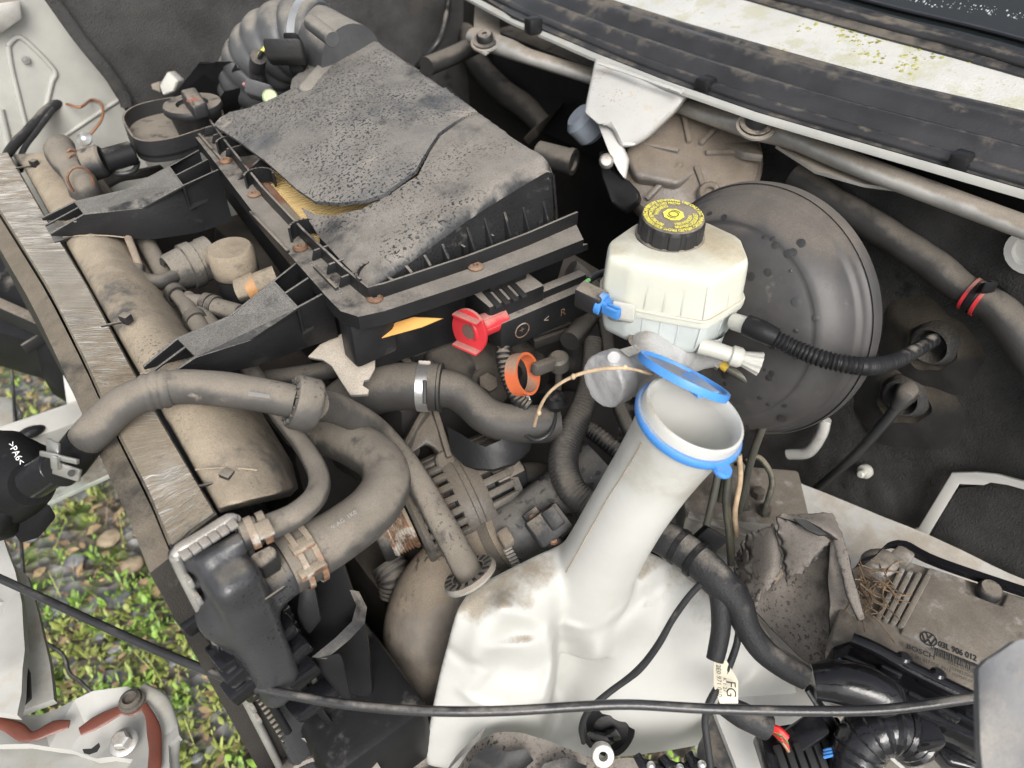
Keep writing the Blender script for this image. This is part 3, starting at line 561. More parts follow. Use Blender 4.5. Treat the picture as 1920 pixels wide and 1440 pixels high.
part('end_tank', sdf_mesh(tank, blo, bhi, .0045), m_wtank if 'm_wtank' in globals() else mat('wet_tank_plastic', (.036, .037, .041), .36, dust=.20, dcol=(.19, .17, .14), speck=.5, sscale=320, spcol=(.008, .008, .009), dscale=7), rad)
part('moulded_fin', slab_bm(pts([(350, 1070, 1.035), (388, 1050, 1.05), (394, 1078, 1.045), (366, 1100, 1.03)]), V(0, .004, -.012), .003), MATS['wet_tank_plastic'], rad)
part('neck_seam', bar_bm(P(494, 1128, 1.018), P(535, 1100, 1.02), .002, .004), m_blkd, rad)
part('neck_block', slab_bm(pts([(462, 1040, 1.048), (512, 1018, 1.048), (525, 1040, 1.04), (485, 1066, 1.04)]), UP * -.02, .004), m_blkd, rad)
for l, nm in ((((348, 1130, .98), (362, 1118, .98), (405, 1160, .97), (408, 1178, .96), (375, 1180, .95), (352, 1152, .97)), 'latch'), (((398, 1245, .93), (425, 1215, .95), (455, 1230, .94), (440, 1262, .92), (418, 1272, .91)), 'latch'), (((430, 1225, .95), (470, 1205, .96), (495, 1245, .94), (455, 1275, .92)), 'latch'), (((440, 1268, .91), (478, 1255, .92), (500, 1280, .91), (455, 1300, .90)), 'latch')):
    part(nm, slab_bm(pts(l), V(.0, .004, -.03), .003), m_gloss, rad)
for k in range(9):
    a = P(438 + k * 8, 1180 + k * 14, .95 - k * .012); part('tank_rib', bar_bm(a, a + hd * .05 + V(0, 0, -.004), .004, .02, UP, .001), m_blk, rad)
for l in ([(430, 1185, .93), (452, 1215, .915), (478, 1262, .885), (508, 1318, .845), (540, 1372, .80)], [(444, 1180, .925), (470, 1212, .91), (494, 1252, .885), (520, 1300, .85)], [(455, 1178, .92), (486, 1202, .905), (512, 1242, .88), (530, 1288, .85)]):
    part('wire', tube_bm(pts(l), .0042, seg=10), m_gloss, rad)
for px, py, z, sx, sy in ((405, 1110, .975, .030, .016), (372, 1150, .965, .034, .022), (395, 1172, .945, .020, .03), (455, 1240, .925, .040, .026), (425, 1228, .935, .022, .03), (470, 1272, .905, .046, .022), (500, 1226, .91, .03, .02), (545, 1222, .905, .034, .022), (520, 1184, .93, .03, .024), (560, 1255, .88, .03, .03), (590, 1310, .83, .05, .022)):
    part('latch', box_bm(P(px, py, z), nrm(hd + UP * random.uniform(-.2, .3)), hy, nrm(UP - hd * .2), sx, sy, .018, .003), m_gloss, rad)
part('moulded_web', slab_bm(pts([(468, 1150, .945), (500, 1140, .945), (478, 1240, .895), (470, 1232, .90)]), V(.003, .004, -.004), .001), m_blkd, rad)
part('lower_tank_wall', slab_bm(pts([(470, 1300, .80), (520, 1290, .80), (640, 1390, .66), (560, 1420, .62), (520, 1420, .62)]), V(0, 0, -.02), .004), m_gloss, rad)
for k in range(14):
    a = P(478 + k * 5.2, 1290 + k * 8.6, .90 - k * .014); part('crimp_tab', box_bm(a, hd, hy, UP, .010, .006, .006, .001), m_blkd, rad)
# ---------------------------------------------------------------- fan shroud (dust caked)
fs = thing('fan_shroud', 'rounded plastic fan shroud caked in tan dust behind the radiator', 'fan shroud', (.12, .8, .8))
A_ = [(22, 290), (46, 318), (108, 430), (190, 578), (300, 770), (362, 878), (404, 950), (412, 962)]
B_ = [(170, 280), (196, 330), (262, 455), (358, 610), (486, 765), (548, 868), (560, 915), (545, 930)]
prof = [(0, 1.050), (.015, 1.060), (.06, 1.066), (.2, 1.072), (.4, 1.074), (.58, 1.068), (.73, 1.056), (.85, 1.036), (.94, 1.010), (1.0, .975), (1.0, .90), (.9, .85)]
rings = []
for t in np.linspace(0, 1, 40):
    x = t * (len(A_) - 1); i = min(int(x), len(A_) - 2); f = x - i; a = [A_[i][k] + (A_[i + 1][k] - A_[i][k]) * f for k in (0, 1)]; b = [B_[i][k] + (B_[i + 1][k] - B_[i][k]) * f for k in (0, 1)]
    e = max(0, (t - .86) / .14); dz = -.05 * e * e
    rings.append([P(a[0] + (b[0] - a[0]) * s, a[1] + (b[1] - a[1]) * s, z + dz * min(1, s * 2.5)) for s, z in prof])
part('shell', loft_bm(rings), m_tan, fs, ang=70)
for px, py, z in ((238, 604, 1.078), (428, 900, 1.066), (145, 425, 1.078), (66, 312, 1.07)):
    c = P(px, py, z); part('clip', slab_bm([c + V(*q) for q in ((-.006, .002, 0), (.002, .006, 0), (.007, -.003, 0), (-.001, -.008, 0))], UP * .010, .001), m_blkd, fs)
    part('clip_arm', bar_bm(c + V(-.004, 0, .002), c + V(-.024, .008, .001), .0025, .003), m_blkd, fs)
for t in (.30, .52, .72):
    x = t * (len(A_) - 1); i = int(x); f = x - i; part('mould_line', tube_bm([P(A_[i][0] + (A_[i + 1][0] - A_[i][0]) * f + s * 140, A_[i][1] + (A_[i + 1][1] - A_[i][1]) * f - s * 18 + s * s * 22, 1.0735 - .012 * max(0, s - .5)) for s in (.02, .3, .6, .85)], .0009, seg=6), m_tan, fs)
# fan housing below the end tank
fh_ = thing('fan_housing', 'black plastic fan housing with rounded guard below the radiator hose', 'fan housing', P(640, 1250, .6))
part('housing_wall', slab_bm(pts([(540, 1075, .93), (640, 1030, .95), (690, 1180, .86), (700, 1290, .78), (640, 1360, .70), (560, 1260, .78), (520, 1150, .87)]), V(0, .01, -.06), .006), m_blk, fh_)
part('guard', loft_bm([[P(a, b, z), P(a + c, b + 4, z - .004), P(a + c, b + 4, z - .03), P(a, b, z - .03)] for a, b, c, z in ((585, 1232, 26, .885), (630, 1195, 26, .89), (660, 1165, 24, .895), (668, 1135, 20, .90), (655, 1105, 18, .905))]), m_blk, fh_)
part('guard', slab_bm(pts([(585, 1234, .885), (640, 1222, .885), (655, 1290, .84), (640, 1300, .83)]), V(0, 0, -.02), .004), m_blk, fh_)
part('bracket_tab', slab_bm(pts([(560, 1105, .955), (590, 1095, .955), (600, 1150, .93), (575, 1182, .91), (555, 1150, .93)]), V(0, 0, -.012), .004), m_blk, fh_)
part('bracket_tab', slab_bm(pts([(495, 1170, .93), (535, 1140, .94), (552, 1160, .93), (520, 1200, .91)]), V(0, 0, -.02), .004), m_blk, fh_)
part('strut', slab_bm(pts([(486, 1180, .92), (500, 1175, .92), (640, 1375, .74), (628, 1382, .73)]), V(0, 0, -.02), .003), m_blk, fh_)
part('lower_block', box_bm(P(660, 1330, .70), XA, YA, UP, .12, .16, .12, .012), m_blk, fh_)
part('lower_block', box_bm(P(600, 1290, .70), nrm(V(1, .4, 0)), nrm(V(-.4, 1, 0)), UP, .05, .10, .14, .01), m_blk, fh_)
part('conduit', tube_bm(pts([(520, 1160, .90), (540, 1210, .88), (530, 1270, .84), (510, 1310, .82)]), .010, corr=(.006, .002)), m_blk, fh_)
part('conduit', tube_bm(pts([(480, 1200, .90), (500, 1250, .87), (505, 1300, .84)]), .009, corr=(.006, .002)), m_blk, fh_)
part('white_tab', slab_bm(pts([(575, 1262, .83), (585, 1258, .83), (602, 1285, .82), (596, 1300, .81)]), UP * -.006, .001), m_alu, fh_)
# ---------------------------------------------------------------- mounting arms
def arm(Lr, Rr, hl_, label, open_from):
    """Lr, Rr: rails as (px, py, z): tip, front, bend, plate end, rail end"""
    L_, R_ = pts(Lr), pts(Rr); t = thing('mounting_arm', label, 'bracket', (L_[2] + R_[2]) / 2 - UP * .06, 'two angled arms from filter box to radiator')
    for rail, nm in ((R_, 'side_wall'), (L_, 'side_wall')):
        bot = [p - UP * h for p, h in zip(rail, hl_)]; part(nm, slab_bm(rail + bot[::-1], (L_[2] - R_[2]).normalized() * (.003 if rail is R_ else -.003), .0006), m_arm, t)
    part('top_plate', slab_bm([L_[1], L_[2], L_[3], R_[3], R_[2], R_[1]], UP * -.003, .0005), m_arm, t, smooth=False)
    m = [(a + b) / 2 for a, b in zip(L_, R_)]
    for s in ((0, 1), (3, 4)): part('middle_rib', slab_bm([m[s[0]], m[s[1]], m[s[1]] - UP * hl_[s[0]] * .5, m[s[0]] - UP * hl_[s[0]] * .5], (L_[2] - R_[2]).normalized() * .003, .0005), m_arm, t)
    part('inner_web', slab_bm([L_[0] - UP * .012, L_[1] - UP * .024, R_[1] - UP * .024, R_[0] - UP * .012], UP * -.003), m_arm, t, smooth=False)
    part('inner_web', slab_bm([L_[3] - UP * .03, L_[4] - UP * .03, R_[4] - UP * .03, R_[3] - UP * .03], UP * -.003), m_ink_shade, t, smooth=False)
    part('end_web', slab_bm([L_[3], R_[3], R_[3] - UP * .03, L_[3] - UP * .03], XA * .002), m_arm, t, smooth=False)
    return t
arm([(267, 685, 1.082), (330, 633, 1.092), (428, 592, 1.097), (510, 527, 1.117), (556, 490, 1.118)], [(292, 720, 1.082), (367, 670, 1.092), (470, 637, 1.097), (557, 578, 1.116), (618, 545, 1.116)], [.004, .026, .034, .050, .060], 'black plastic arm reaching over the dusty shroud above the coolant hose collar', 3)
arm([(77, 407, 1.082), (138, 377, 1.092), (233, 355, 1.097), (315, 312, 1.117), (372, 280, 1.118)], [(95, 438, 1.082), (157, 402, 1.092), (267, 390, 1.097), (342, 349, 1.117), (410, 318, 1.118)], [.004, .026, .045, .066, .075], 'black plastic arm beside the filler cap tray above the dusty pump cap', 3)
# ---------------------------------------------------------------- air filter box
ab = thing('air_filter_box', 'large dusty black air filter box with a cracked lid and rusty screws', 'filter box', (.42, .85, .95))
ZF = 1.12
fo = [(347, 232), (405, 307), (470, 392), (545, 480), (612, 556), (638, 583), (672, 594), (722, 583), (880, 531), (1000, 486), (1094, 449)]
fi = [(378, 216), (432, 290), (497, 372), (575, 455), (648, 524), (676, 548), (694, 562), (722, 555), (874, 504), (988, 460), (1080, 420)]
fl_ = [[P(*a, ZF), P(*b, ZF), P(*b, ZF) - UP * .016, P(*a, ZF) - UP * .016] for a, b in zip(fo, fi)]
part('flange', loft_bm(fl_), m_lidb, ab)
def offs(l, d): return [P(a, b, ZF) for a, b in l]
lip = [P(*b, ZF) for b in fi]
lb = bmesh.new()
for p, q in zip(lip, lip[1:]): bar_bm(p + UP * .007, q + UP * .007, .003, .017, UP, .0005, lb, ext=.002)
part('inner_lip', lb, m_lidb, ab)
cen = V(.42, .85, 0)
wall = [P(*a, ZF - .016) for a in fo]; wall = [p.lerp(V(cen.x, cen.y, p.z), .05) for p in wall]
lw = loft_bm([[p, p.lerp(V(cen.x, cen.y, p.z), .07) - UP * .10, p.lerp(V(cen.x, cen.y, p.z), .10) - UP * .10, p.lerp(V(cen.x, cen.y, p.z), .03)] for p in wall]); part('lower_shell', lw, m_lidb, ab)
part('shell_floor', slab_bm([p.lerp(V(cen.x, cen.y, p.z), .08) - UP * .085 for p in wall] + [V(.62, 1.10, wall[0].z - .085), V(.33, 1.2, wall[0].z - .085)], UP * -.004), m_lidb, ab)
part('sealing_ridge', strip_bm([P(a, b, ZF - .030) for a, b in ((700, 600), (800, 572), (905, 535), (1095, 468))], V(.006, -.006, 0), UP * .008, straight=True), m_lidb, ab)
# lid: sloping top (front low, rear high), near wall; the crack divides it
A3, B3, C3 = P(690, 538, 1.130), P(1036, 290, 1.201), P(415, 245, 1.140)
ln = nrm((B3 - A3).cross(C3 - A3)); ln = ln if ln.z > 0 else -ln
def onlid(px, py, up=0.): return PL(px, py, A3 + ln * up, ln)
ex, ey = B3 - A3, C3 - A3; pn = nrm(ln.cross(ex)); pn = pn if pn.dot(ey) > 0 else -pn
E0, E1 = onlid(720, 75), onlid(1036, 290); pr_ = nrm(ln.cross(E1 - E0)); pr_ = pr_ if pr_.dot(A3 - E0) > 0 else -pr_
def rnd(d, r): d = max(0., min(r, d)); return r - math.sqrt(max(0, r * r - (r - d) ** 2))
def lidshape(p):
    """crowned top with rolled near and rear shoulders"""
    rel = p - A3; t = rel.dot(ex) / ex.length_squared; s_ = rel.dot(ey) / ey.length_squared
    bul = .016 * max(0, 1 - (2 * t - 1) ** 2) * max(0, 1 - .7 * (2 * s_ - 1) ** 2)
    h = max(.004, min(.011, p.z - ZF - .008)); dn_ = (p - A3).dot(pn); dr_ = (p - E0).dot(pr_)
    return p + ln * bul - UP * (rnd(dn_, h) + rnd(dr_, .016))
def lid_sheet(outline, liftf, thick, seed, mxl=.014):
    b = bmesh.new(); f = b.faces.new([b.verts.new(onlid(x, y, liftf(x, y))) for x, y in outline]); bmesh.ops.triangulate(b, faces=[f], ngon_method='BEAUTY')
    for _ in range(7):
        es = [e for e in b.edges if e.calc_length() > mxl]
        if not es: break
        bmesh.ops.subdivide_edges(b, edges=es, cuts=1); bmesh.ops.triangulate(b, faces=[f for f in b.faces if len(f.verts) > 3], ngon_method='BEAUTY', quad_method='SHORT_EDGE')
        bmesh.ops.beautify_fill(b, faces=b.faces, edges=b.edges)
    for v in b.verts: v.co = lidshape(v.co) + ln * (.0018 * fbm(v.co, 9, seed))
    r = bmesh.ops.extrude_face_region(b, geom=list(b.faces)); bmesh.ops.translate(b, vec=ln * -thick, verts=[v for v in r['geom'] if isinstance(v, bmesh.types.BMVert)]); return b
crack = [(903, 197), (867, 233), (833, 267), (813, 300), (790, 347), (733, 383), (683, 405), (633, 413), (597, 408), (567, 393)]
top = [(903, 197), (960, 236), (1022, 277), (1040, 292), (1036, 300), (880, 404), (760, 488), (722, 516), (700, 533), (690, 538), (650, 500), (600, 447), (580, 415), (567, 393)]
part('lid', lid_sheet(top + crack[::-1][1:-1], lambda x, y: 0, .003, 5), m_lid, ab, ang=70)
def wallstrip(px, down, out, name, m, liftf=lambda x, y: 0):
    q = []
    for i in range(len(px) - 1):
        for k in range(5): q.append((px[i][0] + (px[i + 1][0] - px[i][0]) * k / 5, px[i][1] + (px[i + 1][1] - px[i][1]) * k / 5))
    q.append(px[-1]); R_ = []
    for x, y in q:
        p = lidshape(onlid(x, y, liftf(x, y))) + UP * .0005; g = Vector((p.x, p.y, ZF + .003)) if down is None else p - UP * down; g = g + Vector(out) * max(0, p.z - g.z); R_.append([p, g, g + Vector(out) * -.02, p - UP * .003 - Vector(out) * .02])
    part(name, loft_bm(R_), m, ab, ang=60)
wallstrip([(1040, 292), (1036, 300), (880, 404), (760, 488), (722, 516), (700, 533), (688, 538)], None, (0, -.08, 0), 'lid_near_wall', m_lid)
wallstrip([(1041, 300), (1040, 291), (1022, 277), (960, 236), (903, 196)], None, (.15, 0, 0), 'lid_rear_wall', m_lid)
wallstrip([(690, 538), (650, 500), (600, 447)], None, (-.2, -.05, 0), 'lid_front_wall', m_lid)
flp = [(903, 195), (863, 231), (828, 264), (808, 299), (786, 337), (727, 377), (690, 388), (640, 391), (595, 386), (560, 362), (500, 308), (440, 262), (402, 236), (412, 222), (430, 212), (452, 210), (470, 207), (520, 190), (548, 176), (549, 150), (580, 118), (640, 64), (668, 52), (720, 74), (786, 127), (795, 138), (815, 143), (838, 138), (850, 150)]
def lift(px, py): return .001 + .012 * max(0, min(1, (840 - px) / 300)) * max(0, min(1, (py - 130) / 220))
part('broken_lid_flap', lid_sheet(flp, lift, .0045, 3), m_flap, ab, ang=60, label='rain-speckled broken flap of the filter lid')
wallstrip([(668, 53), (720, 75), (786, 128)], .07, (.1, 0, 0), 'lid_rear_wall', m_lid, lift); wallstrip([(838, 139), (850, 151), (903, 196)], .08, (.1, 0, 0), 'lid_rear_wall', m_lid, lift)
wallstrip([(432, 212), (470, 208), (520, 191), (548, 177), (549, 151), (580, 119), (640, 65), (668, 53)], .05, (-.02, .1, 0), 'lid_side_wall', m_lid, lift)
# gusset ribs, screw bosses, screws
lidz = lambda x, y: A3.z - (ln.x * (x - A3.x) + ln.y * (y - A3.y)) / ln.z
for k, f in enumerate((.04, .13, .22, .31, .44, .53, .63, .73, .84)):
    q0, q1 = P(722, 555, ZF), P(1080, 420, ZF); a = q0.lerp(q1, f) + V(0, .001, 0); hh = max(.012, min(.040, (lidz(a.x, a.y + .03) - ZF) * .75))
    part('gusset', slab_bm([a + V(0, 0, 0), a + V(0, .026, 0), a + V(0, .018, hh), a + V(0, .013, hh), a + V(0, .001, .014)], XA * .0032, .0004), m_lidb, ab)
for px, py in ((612, 474), (640, 500), (664, 524), (405, 244), (420, 258), (446, 284)):
    a = P(px, py + 6, ZF + .002); part('gusset', slab_bm([a + V(-.016, 0, 0), a + V(.016, 0, 0), a + V(.016, 0, .011), a + V(-.012, 0, .011)], YA * .003, .0004), m_lidb, ab)
a = P(474, 330, ZF); part('gusset', slab_bm([a + V(-.02, 0, 0), a + V(.025, 0, 0), a + V(.025, 0, .024)], YA * .004, .0005), m_lidb, ab)
for i, (px, py) in enumerate(((423, 302), (477, 365), (563, 465), (703, 560), (892, 501))):
    c = P(px, py, ZF + .001); part('screw', lathe_bm(c, UP, [(.0085, 0), (.0085, .0012), (.0060, .0032), (.003, .0032), (.0025, .0012), (0, .0012)], 16), m_screw, ab)
    s = P(px + (14 if i < 3 else 4), py - (14 if i < 3 else 24), ZF); ring = [s + V(.017 * math.cos(t), .017 * math.sin(t), 0) for t in np.linspace(-.6, 2.7, 12)] if i < 3 else [s + V(.019 * math.cos(t), .019 * math.sin(t), 0) for t in np.linspace(-.2, 3.3, 12)]
    bb = bmesh.new()
    for k in range(11):
        bar_bm(ring[k] + UP * .009, ring[k + 1] + UP * .009, .0025, .018, UP, 0, bb, ext=.001)
    part('screw_boss', bb, m_lidb, ab)
for l in (((590, 500), (632, 542)), ((470, 398), (540, 472)), ((366, 244), (416, 300))):
    part('flange_bead', bar_bm(P(*l[0], ZF + .002), P(*l[1], ZF + .002), .004, .004, UP, .001), m_blkd, ab)
pt = P(612, 520, ZF + .0012); part('moulded_text', place_text('PBT-GF 30 . 004353', .009, pt, P(640, 548, ZF) - P(590, 496, ZF), UP), m_paint_gr, ab, smooth=False)
part('corner_post', box_bm(P(690, 622, 1.078), XA, YA, UP, .050, .030, .058, .005), m_lidb, ab)
part('hanging_bracket', slab_bm(pts([(648, 621, 1.055), (690, 652, 1.045), (703, 668, 1.04), (703, 690, 1.035), (692, 710, 1.03), (682, 712, 1.028), (680, 722, 1.025), (692, 730, 1.022), (690, 738, 1.02), (657, 741, 1.018), (640, 715, 1.03), (622, 685, 1.04), (605, 673, 1.045), (577, 668, 1.05), (600, 645, 1.055)]), UP * -.004, .001), mat('pale_dusty_plate', (.12, .115, .11), .6, dust=.9, dcol=(.40, .355, .30), speck=.5, stain=((.10, .1, .1), 30, .6)), ab)
# filter element
fe = thing('filter_element', 'yellow pleated paper air filter showing through the cracked lid', 'air filter', (.42, .85, 1.09))
pb = bmesh.new(); ca, cb, cc = P(500, 345, 1.092), P(610, 470, 1.092), P(860, 340, 1.092)
ux = nrm(cb - ca); uy = nrm((cc - ca) - ux * (cc - ca).dot(ux)); n = 46
for i in range(n):
    s0 = -.02 + i * .0066
    prof_ = ((0, .0), (.0022, .0), (.0030, .030), (.0058, .030), (.0066, .0))
    for (d0, h0), (d1, h1) in zip(prof_, prof_[1:]): pb.faces.new([pb.verts.new(ca + ux * (s0 + d) + uy * w + UP * (h - .008)) for d, h, w in ((d0, h0, -.01), (d0, h0, .26), (d1, h1, .26), (d1, h1, -.01))])
part('pleats', pb, m_paper, fe, smooth=False)
part('rubber_rim', bar_bm(ca - uy * .012 - ux * .02 + UP * .018, ca - uy * .012 + ux * .18 + UP * .018, .010, .012, UP, .002), mat('rust_brown_rubber', (.20, .085, .05), .6, dust=.2), fe)
# (the lip of the lower shell's card insert)
solo('card_insert', slab_bm(pts([(710, 636, 1.075), (722, 618, 1.08), (742, 604, 1.085), (775, 594, 1.088), (830, 597, 1.088), (790, 614, 1.082)]), V(.006, .006, -.006), .001), m_card, 'strip of orange card sticking out below the filter box corner', 'card')
# ---------------------------------------------------------------- intake hose and collar
ih = thing('intake_hose', 'fat grey ribbed rubber intake hose with a steel worm clamp', 'hose', P(500, 150, .9))
hp = pts([(604, 74, 1.20), (565, 70, 1.20), (525, 82, 1.19), (494, 112, 1.165), (478, 150, 1.13), (474, 200, 1.07), (478, 260, .98)])
part('bellows', tube_bm(hp, [.050, .051, .052, .052, .052, .053, .055], corr=(.023, .0045, 1), seg=36), m_corr, ih)
part('collar', tube_bm(pts([(660, 112, 1.195), (630, 94, 1.198), (598, 74, 1.20)]), [.048, .047, .047], seg=32), m_corr, ih)
part('neck_block', slab_bm(pts([(552, 160, 1.19), (600, 105, 1.20), (655, 72, 1.205), (690, 70, 1.205), (640, 140, 1.195), (600, 190, 1.18)]), V(0, 0, -.05), .010, 3), m_corr, ih)
cdir = nrm(hp[1] - hp[0]); cc_ = hp[0].lerp(hp[1], .55)
cl = part('clamp', lathe_bm(cc_ - cdir * .006, cdir, [(.0545, 0), (.0562, 0), (.0562, .012), (.0545, .012), (.0545, 0)], 48), m_chrome, ih)
cx, cy, cz = frame(cdir); 
for k in range(16):
    t = 1.0 + k * .035; d = None
part('clamp_screw', box_bm(P(570, 14, 1.235), RT, UP, FW, .035, .014, .016, .003), m_chrome, ih); part('clamp_screw_head', cyl_bm(P(562, 12, 1.24), P(558, 2, 1.245), .007, seg=12, bev=.001), m_chrome, ih)
part('pipe_stub', cyl_bm(P(583, 42, 1.262), P(624, 74, 1.258), .010, seg=16, bev=.001), m_corr, ih)
mf = thing('air_flow_sensor', 'black air flow sensor plug with yellow and green wires beside the intake hose', 'sensor', P(530, 110, 1.1))
part('plug', box_bm(P(535, 98, 1.215), RT, FW, UP, .052, .022, .028, .004), m_blkd, mf)
part('housing', box_bm(P(556, 108, 1.20), RT, FW, UP, .022, .03, .055, .004), m_blk, mf)
for k, mm in enumerate((m_yelw, m_grnw, m_yelw, m_wire)):
    part('wire', tube_bm(pts([(512, 96 - k * 2, 1.215), (498, 92 - k * 2, 1.215), (487, 100 + k, 1.21), (483, 118, 1.19)]), .0022, seg=8), mm, mf)
part('conduit', tube_bm(pts([(485, 106, 1.205), (482, 130, 1.18), (490, 160, 1.15), (515, 182, 1.11), (540, 195, 1.08)]), .010, corr=(.005, .0012)), m_blkd, mf)
ts = thing('temperature_sensor', 'small grey sensor with a pale green cap beside the lid flap', 'sensor', P(495, 180, 1.1))
part('body', box_bm(P(488, 172, 1.165), nrm(RT - UP * .3), FW, nrm(UP + RT * .3), .036, .024, .022, .003), mat('grey_sensor_plastic', (.10, .10, .105), .45, dust=.3), ts)
part('cap', cyl_bm(P(506, 186, 1.165), P(506, 180, 1.175), .010, seg=20, bev=.002), mat('pale_green_cap', (.30, .36, .20), .45, dust=.4), ts)
part('wire', tube_bm(pts([(474, 164, 1.17), (466, 160, 1.17), (458, 158, 1.165)]), .003, seg=8), m_pinkw, ts)
# ---------------------------------------------------------------- filler tray and cap
tr = thing('filler_tray', 'black plastic drip tray with raised rear shield round the filler neck', 'tray', P(320, 240, 1.05))
rim = [(227, 224), (233, 209), (252, 197), (285, 188), (320, 182), (360, 178), (400, 190), (420, 206), (420, 226), (392, 238), (360, 248), (330, 258), (300, 264), (272, 266), (250, 260), (240, 246)]
rp = [P(a, b, 1.128) for a, b in rim]
for _ in range(2): rp = [q for i in range(len(rp)) for q in (rp[i].lerp(rp[(i + 1) % len(rp)], .25), rp[i].lerp(rp[(i + 1) % len(rp)], .75))]
cenr = sum(rp, Vector()) / len(rp)
part('rim_wall', loft_bm([[p, p + (cenr - p).normalized() * .003, p + (cenr - p).normalized() * .003 - UP * .03, p - UP * .03] for p in rp + rp[:1]], False), m_blkd, tr)
part('floor', slab_bm([p - UP * .020 for p in rp], UP * -.004), m_blkd, tr)
sh_ = pts([(322, 180, 1.13), (340, 160, 1.145), (373, 119, 1.175), (376, 121, 1.175), (402, 118, 1.175), (404, 115, 1.178), (442, 117, 1.175)]) 
part('splash_shield', slab_bm(sh_ + [P(448, 160, 1.12), P(420, 205, 1.10), P(330, 200, 1.11)], V(.002, .003, 0), .0006), m_blk, tr)
part('shield_wing', slab_bm(pts([(442, 117, 1.175), (447, 128, 1.17), (435, 133, 1.165), (458, 158, 1.14), (447, 166, 1.13), (440, 150, 1.14), (432, 136, 1.16)]), V(.003, .002, -.004), .0006), m_blkd, tr)
part('shield_wing', slab_bm(pts([(413, 182, 1.14), (420, 172, 1.145), (446, 166, 1.14), (458, 160, 1.14), (466, 200, 1.10), (462, 212, 1.09), (418, 216, 1.10)]), V(.003, .003, 0), .0006), m_blk, tr)
cc = P(360, 193, 1.150); R0 = px2m(54, cc)
fc = part('filler_cap', lathe_bm(cc - UP * .045, UP, [(R0 * .70, 0), (R0 * .82, .028), (R0 * .95, .034), (R0, .037), (R0, .042), (R0 * .96, .045), (R0 * .55, .045), (R0 * .5, .040), (0, .040)], 36), m_blkd, tr, label='round dusty black filler cap with a raised grip bar')
part('grip', slab_bm(pts([(336, 168, 1.172), (366, 161, 1.172), (388, 192, 1.166), (360, 200, 1.166)]), UP * -.020, .004, 3), m_blkd, fc)
part('red_mark', place_text('OIL', .012, P(362, 187, 1.1700), P(380, 182, 1.17) - P(350, 190, 1.17), (-.05, -.15, 1)), mat('red_mark_print', (.4, .06, .03), .6, bump=0), fc, smooth=False)
wp = thing('white_cap_bottle', 'small white plastic piece behind the filler tray', 'plastic piece', P(312, 175, 1.08))
part('body', slab_bm(pts([(298, 160, 1.10), (314, 133, 1.12), (334, 152, 1.11), (328, 172, 1.09), (305, 180, 1.085)]), V(.02, .03, -.01), .004), m_milk, wp)
part('tab', slab_bm(pts([(281, 158, 1.10), (298, 152, 1.10), (300, 175, 1.09), (285, 168, 1.09)]), V(.01, .01, -.004), .002), m_blkd, wp)
solo('white_bottle', slab_bm(pts([(262, 284, 1.03), (330, 262, 1.04), (352, 290, 1.02), (330, 312, 1.0), (275, 305, 1.0)]), V(.01, .03, -.06), .012, 3), m_milk, 'milky white plastic bottle half hidden under the filler tray', 'bottle')
# far elbow hose and connector
eh = thing('elbow_hose', 'dusty black elbow hose with two rusty spring clips at the far shroud end', 'hose', P(140, 320, .95))
part('elbow', tube_bm(pts([(118, 272, 1.105), (112, 282, 1.105), (122, 300, 1.10), (140, 320, 1.095), (152, 340, 1.09), (162, 365, 1.07)]), [.016, .020, .020, .019, .019, .020], seg=20), m_hose, eh)
for a, b in (((122, 296), (150, 288)), ((128, 303), (156, 296)), ((126, 332), (166, 320))):
    c0, c1 = P(*a, 1.11), P(*b, 1.11); part('spring_clip', tube_bm([c0 - UP * .02, c0, (c0 + c1) / 2 + UP * .009, c1, c1 - UP * .02], .0017, seg=8), m_screw, eh)
part('connector_body', cyl_bm(P(158, 312, 1.10), P(196, 300, 1.105), .022, seg=22, bev=.003), m_blkd, eh)
part('connector_plug', cyl_bm(P(194, 302, 1.105), P(250, 286, 1.105), .016, seg=18, bev=.002), m_blk, eh)
hose('cable', [(248, 290, 1.10), (258, 305, 1.09), (248, 322, 1.085), (220, 326, 1.085), (205, 320, 1.085)], 5, m_wire, '', '', parent=eh)
hose('return_hose', [(200, 345, 1.06), (225, 332, 1.065), (260, 326, 1.065), (300, 318, 1.05)], 9, m_hosed, 'thin dusty hose lying along the far mounting arm', 'hose')
# ---------------------------------------------------------------- hoses in front of the engine
ch = thing('coolant_hose', 'long dusty coolant hose lying across the radiator top with a wide rubber collar', 'hose', P(575, 755, .95))
part('hose', tube_bm(pts([(128, 868, 1.045), (150, 838, 1.06), (182, 803, 1.080), (240, 752, 1.096), (320, 727, 1.098), (400, 728, 1.094), (480, 739, 1.088), (556, 754, 1.08)]), [.0155, .0155, .0165, .016, .016, .016, .016, .0158], seg=20, wob=.015), m_hose, ch)
part('hose', tube_bm(pts([(590, 758, 1.07), (640, 770, 1.035), (704, 808, .975), (768, 880, .925), (822, 970, .892), (862, 1042, .872), (888, 1090, .86)]), [.0155, .015, .015, .015, .0152, .0155, .016], seg=20, wob=.01), m_hose, ch)
ca_, cb_ = P(548, 752, 1.083), P(592, 762, 1.072); cd_ = nrm(cb_ - ca_)
part('collar', lathe_bm(ca_, cd_, [(.0165, -.001), (.0245, 0), (.0255, .003), (.0255, .020), (.0235, .023), (.016, .023)], 30), m_hose, ch)
for k in range(14):
    x_, y_, _ = frame(cd_); t = k * math.tau / 14; part('collar_stud', box_bm(ca_ + (x_ * math.cos(t) + y_ * math.sin(t)) * .0205 - cd_ * .001, x_ * math.cos(t) + y_ * math.sin(t), cd_, cd_.cross(x_ * math.cos(t) + y_ * math.sin(t)), .004, .004, .002, .0005), m_hosed, ch)
